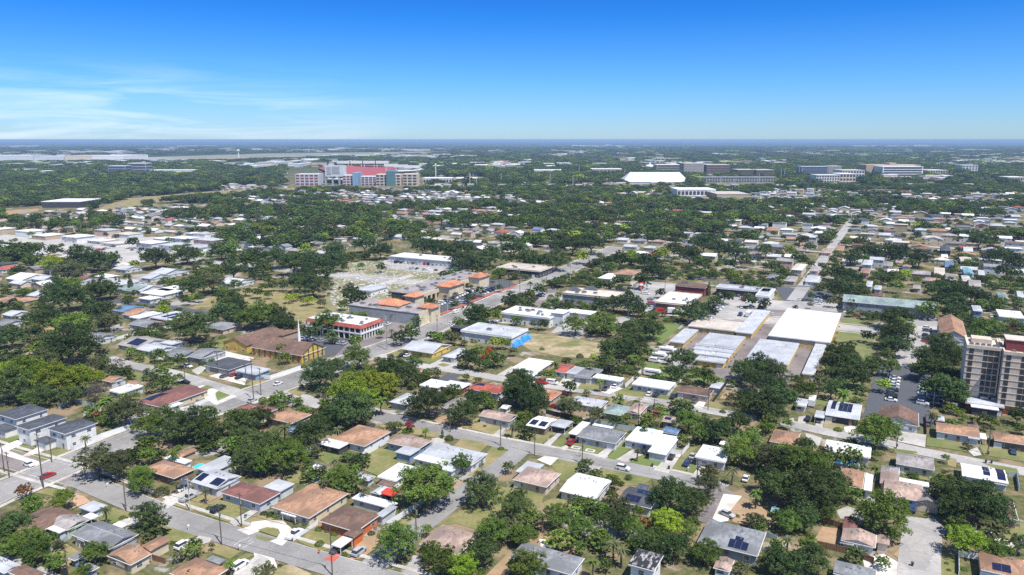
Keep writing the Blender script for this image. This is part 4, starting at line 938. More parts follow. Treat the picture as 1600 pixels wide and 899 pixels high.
# the apartment tower
def tower():
    zt = 24.0
    for nm, (L, N), dep, ns in (('left', ((1511, 543), (1567, 553)), 17, 8), ('right', ((1569, 553.6), (1690, 575.5)), 22, 8)):
        l, n_ = P(*L, zt), P(*N, zt); a = (n_-l).dot(E1); o = l.copy()
        if nm == 'left':
            root = empty('apartment_tower', (o.x, o.y, 0), GA); tag(root, 'tall beige apartment tower with a grid of dark windows', 'apartment tower'); o0 = o
        d = o - o0; bx, by = d.dot(E1), d.dot(E2)
        FOOT.append((o + E1*a/2 + E2*dep/2, a/2+3, dep/2+4))
        link('brick_base', MB().box(bx+.4, bx+a-.4, by+.4, by+dep-.4, 0, 3.2).mesh('brick_base', wallmat('brick')), root)
        link('wall', MB().box(bx, bx+a, by+.5, by+dep, 3.2, zt).mesh('wall', wallmat('beige')), root)
        link('roof', MB().box(bx+.1, bx+a-.1, by+.6, by+dep-.1, zt, zt+.15).mesh('roof', roofmat('e')), root)
        m = MB(); m.box(bx-.1, bx+a+.1, by+.2, by+.8, zt-.2, zt+1.1); m.box(bx-.1, bx+.5, by+.81, by+dep+.1, zt-.2, zt+1.1); m.box(bx+a-.5, bx+a+.1, by+.81, by+dep+.1, zt-.2, zt+1.1)
        link('parapet', m.mesh('parapet', wallmat('beige')), root)
        fl = (zt - 3.6) / ns
        wm_ = MB(); wm_.box(-.5, .5, -.1, 0, -.5, .5, 0)
        wmesh = wm_.mesh('window', [plain('tower_glass', (.045, .05, .055), .25, 0, .5)])
        cols = []
        x = 1.0
        per = [(1.5, 1), (3.4, 0), (1.5, 1), (.25, 2), (1.6, 1), (.25, 2), (1.6, 1), (.25, 2), (1.6, 1), (.3, 2), (3.4, 0)]
        while x < a - 1:
            for w_, t_ in per:
                if x + w_ > a - .4: x = a; break
                if t_ == 1: cols.append((x + w_/2, w_))
                x += w_
        for cx, w_ in cols:
            for k_ in range(ns): link('window', wmesh, root, (bx+cx, by+.5, 3.6 + fl*(k_+.5)), 0, (w_, 1, fl*.80))
        m = MB()
        for k_ in range(ns+1): m.box(bx-.02, bx+a+.02, by+.34, by+.49, 3.5+fl*k_-.06, 3.5+fl*k_+.06)
        link('floor_bands', m.mesh('floor_bands', wallmat('beige')), root)
        if nm == 'right':
            link('penthouse', MB().box(bx+1, bx+a-8, by+6, by+14, zt+.1, zt+4.4).mesh('penthouse', wallmat('maroon')), root)
            link('penthouse_roof', MB().box(bx+.7, bx+a-7.7, by+5.7, by+14.3, zt+4.4, zt+4.7).mesh('penthouse_roof', roofmat('e')), root)
        else:
            link('penthouse', MB().box(bx+2, bx+9, by+9, by+15, zt+.1, zt+1.9).mesh('penthouse', wallmat('beige')), root)
        for q in range(5): link('roof_unit', WINM['ac'], root, (bx+a*(.15+.17*q), by+4, zt+.1), 0, (1.6, 1.4, 1.2))
tower()

# ---------------------------------------------------------------- far landmarks
def far_box(name, label, cat, x0, x1, yb, h, dep, wc, rot=0.0, rc='w', floors=0, group=None, bandc='dark', mull=0):
    a, b = P(x0, yb), P(x1, yb); wd = (b - a).length; dist = a.y
    root = empty(name, (a.x, a.y, 0), R(rot)); tag(root, label, cat, group)
    link('wall', MB().box(0, wd, 0, dep, 0, h).mesh('wall', wallmat(wc)), root)
    link('roof', MB().box(-.5, wd+.5, -.5, dep+.5, h, h+1).mesh('roof', roofmat(rc)), root)
    if floors:
        m = MB(); fh = h / floors
        for f in range(floors):
            if mull:
                n = mull
                for j in range(n): m.box(wd*(j+.15)/n, wd*(j+.85)/n, -.4, -.01, fh*(f+.25), fh*(f+.8))
            else: m.box(wd*.03, wd*.97, -.4, -.01, fh*(f+.25), fh*(f+.78))
            m.box(wd+.01, wd+.4, dep*.05, dep*.95, fh*(f+.25), fh*(f+.78))
        link('window_bands', m.mesh('window_bands', wallmat(bandc)), root)
    FARF.append((a.x - 15, b.x + 15, a.y - 30, a.y + dep + 15))
    return root, wd
FARF = []
FB = far_box
r, wd = FB('hospital', 'long white hospital with dark banded storeys', 'hospital', 1378, 1441, 279.5, 32, 50, 'white', 0, 'w', 5)
link('rear_wing', MB().box(-22, wd+20, 51, 110, 0, 36).box(wd*.42, wd*.6, 60, 90, 36, 41).mesh('rear_wing', wallmat('tan')), r)
FB('office_tower', 'slate blue office slab left of the hospital', 'office tower', 1252, 1293, 277, 29, 40, 'blue', 0, 'l', 8, bandc='dark')
FB('office_tower', 'beige slab joined to the slate blue one', 'office tower', 1293.5, 1314, 276, 29, 40, 'tan', 0, 'e', 8, bandc='grey')
FB('clinic_block', 'white block with square windows in front of the slate blue slab', 'office block', 1275, 1311, 289, 22, 40, 'white', 0, 'w', 4, mull=9)
FB('clinic_block', 'white block joined to the one with square windows', 'office block', 1311.5, 1336, 289, 25, 50, 'beige', 0, 'w', 3, mull=5)
FB('clinic_block', 'pale low blocks in front of the hospital left end', 'office block', 1315, 1350, 281, 24, 60, 'white', 0, 'e', 3, mull=8)
FB('clinic_block', 'pale blocks filling between hospital and diverging road', 'office block', 1449, 1480, 278, 20, 60, 'beige', 0, 'w', 3, mull=8)
FB('apartment_block', 'white pair of blocks beside the far straight road', 'office block', 1503, 1527, 272, 26, 40, 'white', 0, 'w', 5, mull=5)
FB('apartment_block', 'pale block at the right edge beyond the far straight road', 'office block', 1575, 1602, 288, 16, 40, 'beige', 0, 'w', 2, mull=6)
FB('office_tower', 'boxy pale office tower with dark middle, left of its dark twin', 'office tower', 1068, 1099, 275.5, 36, 60, 'tan', 0, 'e', 8, bandc='grey')
FB('office_tower', 'boxy dark glass office tower with white roof rim', 'office tower', 1103, 1140, 274.5, 31, 60, 'dark', 0, 'e', 6, bandc='brown')
FB('office_tower', 'low brown glass block right of the dark office tower', 'office tower', 1152, 1180, 277, 20, 60, 'brown', 0, 'e', 4)
FB('office_tower', 'second low brown glass block, at the end of the stands', 'office tower', 1182, 1209, 277.5, 20, 60, 'brown', 0, 'e', 4)
FB('office_tower', 'stepped brown and white block left of the boxy tower', 'office tower', 1026, 1063, 271, 26, 60, 'tan', 0, 'w', 4)
FB('grandstand', 'low grey grandstand beside the practice pitch', 'grandstand', 1088, 1212, 285, 12, 20, 'grey', 0, 'l', 2, mull=30)
FB('hangar', 'white hangar furthest to the left', 'hangar', -30, 52, 250.8, 24, 160, 'pale', 0, 'w')
FB('hangar', 'pale hangar with faint blue front', 'hangar', 54, 100, 251, 20, 160, 'pale', 0, 'w')
FB('hangar', 'cream hangar in the middle of the row', 'hangar', 102, 143, 251, 24, 160, 'cream', 0, 'e')
FB('hangar', 'largest hangar with broad white roof', 'hangar', 144, 193, 252, 26, 260, 'white', 0, 'w')
FB('office_block', 'pale glass office among the woods near the field', 'office block', 170, 197, 275, 28, 40, 'blue', 0, 'w', 4)
FB('office_block', 'glass office with curved white front, right of the paler one', 'office block', 201, 229, 273.5, 34, 40, 'grey', 0, 'w', 4)
FB('office_block', 'long low white building right of the glass offices', 'office block', 232, 306, 274, 14, 60, 'white', 0, 'w')
FB('office_block', 'low white roofs among woods, left', 'office block', 34, 115, 271, 9, 60, 'pale', 0, 'w')
FB('store_building', 'white box store with long roof beyond the tents', 'store', 1058, 1118, 307, 12, 60, 'white', 0, 'w', 1, mull=10)
FB('store_building', 'low pale sheds right of the white box store', 'store', 1120, 1170, 311, 8, 70, 'tan', 0, 'e')
FB('store_building', 'white low roofs right of the stadium', 'store', 661, 706, 287, 12, 50, 'white', 0, 'w', 1, mull=10)
FB('store_building', 'pale low building right of the white roofs near the stadium', 'store', 712, 745, 285, 9, 50, 'beige', 0, 'w')
FB('store_building', 'orange roofed far building', 'store', 777, 797, 256, 12, 60, 'orange', 0, 'o')
FB('store_building', 'far white strip left of the practice dome', 'store', 835, 878, 274, 14, 60, 'beige', 0, 'w', 1, mull=10)
FB('store_building', 'pale store nearest the left of the practice dome', 'store', 925, 972, 273, 16, 60, 'tan', 0, 'w', 1, mull=8)
FB('sports_hall', 'dark long roof with white edge beside the ball field', 'sports hall', 66, 126, 325, 9, 60, 'dark', 0, 'w')
# round white roofed pavilion
q = P(1015, 266)
root = empty('pavilion', (q.x, q.y, 0)); tag(root, 'round pavilion with white conical roof', 'pavilion')
link('wall', MB().cyl(0, 0, 0, 12, 25, 25, 16).mesh('wall', wallmat('grey')), root); link('roof', MB().cyl(0, 0, 12, 19, 31, 8, 16).cyl(0, 0, 19, 26, 5, 4, 10).mesh('roof', roofmat('w')), root)
# practice hall: a long white faceted tent
a, b = P(973, 288), P(1072, 287); wd = (b-a).length
root = empty('practice_hall', (a.x, a.y, 0)); tag(root, 'long white tent-like practice hall with sloping ends', 'practice hall')
dp = 70; hh = 27
link('tent_roof', MB().prism([(0, 0, 5), (wd, 0, 5), (wd, dp, 5), (0, dp, 5)], [(22, dp*.45, hh), (wd-18, dp*.45, hh), (wd-18, dp*.55, hh), (22, dp*.55, hh)]).mesh('tent_roof', noisy('membrane_white', (.58, .59, .60), (.66, .67, .68), .05, .6)), root)
link('wall', MB().box(1, wd-1, 1, dp-1, 0, 5).mesh('wall', wallmat('pale')), root)
FARF.append((a.x, b.x, a.y-40, a.y+dp))
# water towers
for x, yb, hh, lab in ((373, 247, 48, 'white water tower on a stem above the woods'), (681, 282, 44, 'tall slender pale mast tower right of the stadium')):
    q = P(x, yb); r = empty('water_tower', (q.x, q.y, 0)); tag(r, lab, 'water tower')
    link('stem', MB().cyl(0, 0, 0, hh*.8, 4 if x < 500 else 1.4, 3 if x < 500 else 1.2, 8).mesh('stem', wallmat('white')), r)
    k_ = 11 if x < 500 else 2.2
    link('tank', MB().cyl(0, 0, hh*.78, hh*.9, k_*.5, k_, 12).cyl(0, 0, hh*.9, hh, k_, k_*.5, 12).mesh('tank', wallmat('white')), r)
# stadium
def stadium():
    a, b = P(462, 290), P(652, 290)
    cx, cyy = (a.x+b.x)/2 + 0, a.y + 150
    root = empty('stadium', (cx, cyy, 0)); tag(root, 'football stadium with red seats and tall light rigs', 'stadium')
    H = (b.x-a.x)/2
    conc_ = wallmat('pale'); seat = plain('red_seats', (.29, .075, .085), .6); seatd = noisy('seats_dull', (.16, .15, .15), (.24, .22, .22), .05)
    FARF.append((cx-H-30, cx+H+30, cyy-190, cyy+170))
    def stand(name, a0, a1, rx0, ry0, rx1, ry1, z0, z1, top, back, n=22):
        m = MB()
        for i in range(n):
            t0 = a0+(a1-a0)*i/n; t1 = a0+(a1-a0)*(i+1)/n
            f = lambda t, rx, ry, z: (rx*math.copysign(abs(math.cos(t))**.75, math.cos(t)), ry*math.copysign(abs(math.sin(t))**.75, math.sin(t)), z)
            m.quad(f(t0,rx0,ry0,z0), f(t1,rx0,ry0,z0), f(t1,rx1,ry1,z1), f(t0,rx1,ry1,z1), 0)
            m.quad(f(t0,rx1,ry1,z1), f(t1,rx1,ry1,z1), f(t1,rx1+3,ry1+3,z1-2), f(t0,rx1+3,ry1+3,z1-2), 1)
            m.quad(f(t1,rx1+3,ry1+3,z1-2), f(t0,rx1+3,ry1+3,z1-2), f(t0,rx0+8,ry0+8,max(0,z0-4)), f(t1,rx0+8,ry0+8,max(0,z0-4)), 1)
            m.quad(f(t0,rx0,ry0,z0), f(t1,rx0,ry0,z0), f(t1,rx0,ry0,0), f(t0,rx0,ry0,0), 1)
        link(name, m.mesh(name, [top, back]), root)
    stand('far_stand', R(62), R(168), H*.50, 75, H*.80, 135, 12, 37, seat, conc_)
    stand('corner_stand', R(14), R(61), H*.50, 75, H*.84, 135, 14, 37, seatd, conc_)
    stand('lower_bowl', R(0), R(360), H*.42, 62, H*.66, 100, 3, 13, seatd, conc_, 40)
    stand('right_stand', R(-62), R(12), H*.55, 82, H*.92, 138, 18, 33, seatd, conc_)
    stand('left_stand', R(168), R(200), H*.55, 82, H*.80, 138, 18, 36, seat, conc_)
    link('field_surface', MB().box(-60, 60, -35, 35, 0, .5).mesh('field_surface', lawn_g), root)
    # outer concourses facing us
    for x0, x1, h, y in ((-H, -H*.62, 26, -150), (-H*.20, -H*.02, 24, -165), (-H*.0, H*.32, 20, -140), (H*.34, H*.74, 26, -165), (H*.76, H*1.0, 26, -150)):
        m = MB(); m.box(x0, x1, y, y+45, 0, h); link('concourse', m.mesh('concourse', wallmat('beige' if x0 > 0 else 'pale')), root)
        m = MB(); nb = max(3, int((x1-x0)/9))
        for f in range(4):
            for j in range(nb): m.box(x0+(x1-x0)*(j+.12)/nb, x0+(x1-x0)*(j+.88)/nb, y-.6, y-.02, h*(f+.3)/4, h*(f+.8)/4)
        link('openings', m.mesh('openings', wallmat('dark' if x0 > 0 else 'maroon')), root)
    link('glass_tower', MB().box(H*.52, H*.66, -172, -120, 0, 34).mesh('glass_tower', plain('green_glass', (.10, .20, .21), .2)), root)
    link('glass_tower', MB().box(-H*.03, H*.06, -172, -120, 0, 30).mesh('glass_tower', wallmat('blue')), root)
    for x0, x1, yy in ((-H*.52, -H*.18, -142), ):
        link('scoreboard', MB().box(x0, x1, yy, yy+8, 20, 46).mesh('scoreboard', wallmat('pale')), root)
        m = MB()
        for j in range(4): m.box(x0+(x1-x0)*j/3.01-2, x0+(x1-x0)*j/3.01+2, yy+1, yy+7, 0, 20)
        m.box(x0+4, x0+(x1-x0)*.28, yy-.6, yy-.02, 25, 42); m.box(x0+(x1-x0)*.33, x0+(x1-x0)*.70, yy-.6, yy-.02, 27, 43, 0)
        link('scoreboard_frame', m.mesh('scoreboard_frame', wallmat('grey')), root)
    for j in range(7):
        x = -H*.62 + j*H*.24; 
        if j == 3: pass
        m = MB(); z = 42 if j < 4 else 36
        yb_ = 120 if j < 4 else 60 - (j-4)*55
        m.box(x-18, x+18, yb_, yb_+3, z, z+7); m.tube((x-13, yb_+2, z-16), (x-13, yb_+2, z), 1, 1, 4); m.tube((x+13, yb_+2, z-16), (x+13, yb_+2, z), 1, 1, 4)
        link('light_rig', m.mesh('light_rig', wallmat('white')), root)
    return root
stadium()
# far straight road, fields of the middle distance
FR = fine([P(1470, 318), P(1424 + 140, 290), P(1533, 268), P(1521, 257)][1:], 200)
road('highway', [Vector((p.x, p.y, 0)) for p in FR], 34, lot_l, .5)
S('field', 'P', '150,326 200,310 330,299 480,293 488,297 380,303 250,315 175,330', lawn_y, .35)
S('highway', 'P', '180,300 250,296 330,288 400,286 330,291 250,300 185,304', lot_l, .6)
S('field', 'P', '0,330 60,326 60,330 0,338', dirt_m, .3)
S('field', 'P', '1100,287 1175,287 1180,293 1105,293', lawn_g, .3)
S('field', 'P', '650,279 700,274 760,278 700,284', lawn_y, .3)
S('airfield', 'P', '-60,249 190,245 300,247 280,252 -60,254', noisy('airfield_apron', (.24, .24, .20), (.40, .39, .35), .004), .5)
S('airfield', 'P', '195,247 420,240 700,237 720,239 430,247 200,253', noisy('airfield_grass', (.20, .20, .13), (.30, .28, .20), .004), .4)
S('forecourt', 'P', '-40,366 340,372 345,398 200,412 -40,398', noisy('yard_pale', (.34, .33, .31), (.48, .46, .43), .06), .10)

# ---------------------------------------------------------------- trees
LEAFC = {'D': ((.048, .078, .025), (.100, .148, .045)), 'M': ((.088, .138, .025), (.165, .235, .048)), 'Y': ((.19, .25, .020), (.34, .42, .052)),
         'O': ((.085, .100, .042), (.150, .165, .072)), 'B': ((.16, .145, .125), (.26, .24, .215)), 'R': ((.20, .035, .05), (.33, .07, .07)), 'F': ((.50, .055, .012), (.66, .12, .02)),
         'T': ((.17, .075, .03), (.30, .13, .055))}
LEAFN = {'D': 'dark green', 'M': 'mid green', 'Y': 'yellow-green', 'O': 'olive', 'B': 'bare grey', 'R': 'reddish', 'F': 'orange-flowering', 'T': 'rust-coloured'}
def leafmat(k):
    nm = 'leaves_' + LEAFN[k].replace(' ', '_')
    if nm in MATS: return MATS[nm]
    m = bpy.data.materials.new(nm); m.use_nodes = True; nt = m.node_tree; nt.nodes.clear(); L = nt.links
    N = nt.nodes.new
    out = N('ShaderNodeOutputMaterial'); tcn = N('ShaderNodeTexCoord'); oi = N('ShaderNodeObjectInfo')
    at = N('ShaderNodeAttribute'); at.attribute_name = 'tone'
    mx = N('ShaderNodeMix'); mx.data_type = 'RGBA'; mx.inputs[6].default_value = (*LEAFC[k][0], 1); mx.inputs[7].default_value = (*LEAFC[k][1], 1)
    L.new(at.outputs['Fac'], mx.inputs[0])
    mr_ = N('ShaderNodeMapRange'); mr_.inputs[3].default_value = .66; mr_.inputs[4].default_value = 1.42; L.new(oi.outputs['Random'], mr_.inputs[0])
    mr2 = N('ShaderNodeMapRange'); mr2.inputs[3].default_value = .486; mr2.inputs[4].default_value = .518
    fr = N('ShaderNodeMath'); fr.operation = 'FRACT'; m7 = N('ShaderNodeMath'); m7.operation = 'MULTIPLY'; m7.inputs[1].default_value = 7.31
    L.new(oi.outputs['Random'], m7.inputs[0]); L.new(m7.outputs[0], fr.inputs[0]); L.new(fr.outputs[0], mr2.inputs[0])
    hs = N('ShaderNodeHueSaturation'); L.new(mx.outputs[2], hs.inputs['Color']); L.new(mr_.outputs[0], hs.inputs['Value']); L.new(mr2.outputs[0], hs.inputs['Hue'])
    df = N('ShaderNodeBsdfDiffuse'); tr = N('ShaderNodeBsdfTranslucent'); gl = N('ShaderNodeBsdfGlossy'); gl.inputs['Roughness'].default_value = .45
    gl.inputs['Color'].default_value = (.5, .5, .5, 1)
    L.new(hs.outputs[0], df.inputs[0]); L.new(hs.outputs[0], tr.inputs[0])
    a = N('ShaderNodeMixShader'); a.inputs[0].default_value = .30; L.new(df.outputs[0], a.inputs[1]); L.new(tr.outputs[0], a.inputs[2])
    b = N('ShaderNodeMixShader'); b.inputs[0].default_value = .012; L.new(a.outputs[0], b.inputs[1]); L.new(gl.outputs[0], b.inputs[2])
    L.new(b.outputs[0], out.inputs[0]); MATS[nm] = m; return m
bark = noisy('bark', (.11, .085, .065), (.19, .16, .13), 3, .95)
def np_mesh(name, V, F, mats, tone=None, mi=None):
    me = bpy.data.meshes.new(name); n = len(F); me.vertices.add(len(V)); me.loops.add(F.size); me.polygons.add(n)
    me.vertices.foreach_set('co', V.astype(np.float32).ravel()); me.loops.foreach_set('vertex_index', F.astype(np.int32).ravel())
    me.polygons.foreach_set('loop_start', np.arange(0, F.size, F.shape[1], dtype=np.int32))
    for m in mats: me.materials.append(m)
    if mi is not None: me.polygons.foreach_set('material_index', mi.astype(np.int32))
    if tone is not None:
        at = me.attributes.new('tone', 'FLOAT', 'FACE'); at.data.foreach_set('value', tone.astype(np.float32))
    me.update(calc_edges=True); return me
def leaf_quads(C, Nn, size, rs):
    """little bent-ish quads at C with normals near Nn"""
    n = len(C)
    nrm = Nn + rs.normal(0, .55, (n, 3)); nrm /= np.linalg.norm(nrm, axis=1)[:, None] + 1e-9
    u = np.cross(nrm, rs.normal(0, 1, (n, 3))); u /= np.linalg.norm(u, axis=1)[:, None] + 1e-9; v = np.cross(nrm, u)
    s = size * rs.uniform(.6, 1.3, (n, 1)); s2 = s * rs.uniform(.55, 1.0, (n, 1))
    V = np.stack([C - u*s - v*s2*.3, C + v*s2*-1 + u*s*.2, C + u*s + v*s2*.3, C + v*s2 - u*s*.2], 1).reshape(-1, 3)
    F = np.arange(4*n).reshape(n, 4); return V, F
def crown_geo(seed, style, nleaf, size):
    """crown of unit width (radius .5) sitting with its middle at z=.5; lobes of leaf clumps, hollows between"""
    rs = np.random.RandomState(seed)
    k = {'broad': 26, 'round': 22, 'loose': 19}[style]; hz = {'broad': .30, 'round': .37, 'loose': .34}[style]
    lob = []
    for i in range(k):
        th = i*2.399 + rs.uniform(-.5, .5); cz_ = 1 - 1.62*(i+.5)/k + rs.uniform(-.12, .12); cz_ = max(-.75, min(1, cz_)); q = math.sqrt(max(0, 1-cz_*cz_)); r = rs.uniform(.78, 1.12)
        lob.append((np.array([math.cos(th)*q*.345*r, math.sin(th)*q*.345*r, cz_*hz*r]), rs.uniform(.125, .20) if style != 'loose' else rs.uniform(.10, .17), rs.uniform(.1, 1)))
    for i in range(5):
        th = i*1.257 + .4; lob.append((np.array([math.cos(th)*.15, math.sin(th)*.15, rs.uniform(-.1, .12)]), .20, .35))
    A = np.array([l[1]**2 for l in lob]); A = A / A.sum()
    Cs, Ns, Ts = [], [], []
    for (c, r, t), f in zip(lob, A):
        m = max(4, int(nleaf * f)); ns = max(5, int(m / 24))
        d = rs.normal(0, 1, (ns, 3)); d /= np.linalg.norm(d, axis=1)[:, None]; d[:, 2] = np.where(d[:, 2] < -.5, -d[:, 2]*.6, d[:, 2])
        sc_ = c + d * r * rs.uniform(.65, 1.10, (ns, 1)) * np.array([1, 1, .80]); st = rs.uniform(-.3, .3, ns)
        idx = rs.randint(0, ns, m); off = rs.normal(0, 1, (m, 3)); off /= np.linalg.norm(off, axis=1)[:, None]
        p = sc_[idx] + off * (r*.30) * rs.uniform(.2, 1, (m, 1))**.5
        Cs.append(p); nn = .65*d[idx] + .5*off; nn[:, 2] += .25; Ns.append(nn); Ts.append(np.clip(t + st[idx] + rs.uniform(-.25, .25, m), 0, 1))
    C = np.concatenate(Cs); Nn = np.concatenate(Ns); T = np.concatenate(Ts)
    V, F = leaf_quads(C, Nn, size, rs); V[:, 2] += .5; return V, F, T
CROWN = {}
def crown(kind, shape, lod):
    key = (kind, shape, lod)
    if key not in CROWN:
        style = ('broad', 'round', 'loose', 'broad', 'round')[shape]
        nl, sz = ((9500, .0150), (4400, .021), (850, .043))[lod]
        if kind == 'B': nl = int(nl*.45)
        if kind == 'loose': style = 'loose'
        V, F, T = crown_geo(shape*7 + 3, style, nl, sz); CROWN[key] = np_mesh('crown', V, F, [leafmat(kind)], T)
    return CROWN[key]
TR = {}
def trunk(shape):
    if shape not in TR:
        rr = random.Random(shape); m = MB(); m.tube((0, 0, -.02), (.008, .005, .27), .034, .024, 7)
        for i in range(6):
            a = i * 1.05 + rr.uniform(-.3, .3); e_ = (.26*math.cos(a), .26*math.sin(a), .42 + rr.uniform(0, .18)); mid = (e_[0]*.45, e_[1]*.45, .33)
            m.tube((0, 0, .22), mid, .018, .013, 5); m.tube(mid, e_, .013, .005, 5)
        TR[shape] = m.mesh('trunk', bark)
    return TR[shape]
def palm_meshes(v):
    key = ('palm', v)
    if key in CROWN: return CROWN[key]
    rr = random.Random(v+20); m = MB(); tones = []
    nf = 26 if v == 0 else 20
    for i in range(nf):
        a = i*2.399 + rr.uniform(-.2, .2); el = rr.uniform(-.5, 1.1); ln = rr.uniform(.8, 1.1)*.5
        prev = (0, 0, 0); segs = 5; w = .055 if v else .075
        for s_ in range(segs):
            t = (s_+1)/segs; h = ln*(math.sin(el)*t - .55*t*t); d = ln*math.cos(el*.7)*t
            cur = (d*math.cos(a), d*math.sin(a), h); px, py = -math.sin(a), math.cos(a)
            w0 = w*(1-.8*abs(s_/segs-.4)); w1 = w*(1-.8*abs(t-.4)) if s_ < segs-1 else .01
            for sg in (1, -1):
                m.quad(prev, cur, (cur[0]+sg*px*w1, cur[1]+sg*py*w1, cur[2]-.045*(1 if s_ else .5)), (prev[0]+sg*px*w0, prev[1]+sg*py*w0, prev[2]-.04)); tones.append(rr.random())
            prev = cur
    me = m.mesh('fronds', leafmat('M' if v == 0 else 'O'))
    at = me.attributes.new('tone', 'FLOAT', 'FACE'); at.data.foreach_set('value', tones)
    tr = MB(); tr.tube((0, 0, 0), (.01, .01, .6), .035, .024, 7); tr.tube((.01, .01, .6), (0, 0, 1), .024, .028, 7)
    CROWN[key] = (me, tr.mesh('trunk', bark)); return CROWN[key]
def shrub_mesh(kind, v):
    key = ('shrub', kind, v)
    if key not in CROWN:
        rs = np.random.RandomState(v+40); n = 1100; d = rs.normal(0, 1, (n, 3)); d /= np.linalg.norm(d, axis=1)[:, None]; d[:, 2] = abs(d[:, 2])
        C = d * np.array([.46, .46, .62]) * rs.uniform(.75, 1.0, (n, 1)); C += .03*np.sin(C*23+v)
        V, F = leaf_quads(C, d, .035, rs); CROWN[key] = np_mesh('shrub', V, F, [leafmat(kind)], rs.uniform(0, 1, n))
    return CROWN[key]
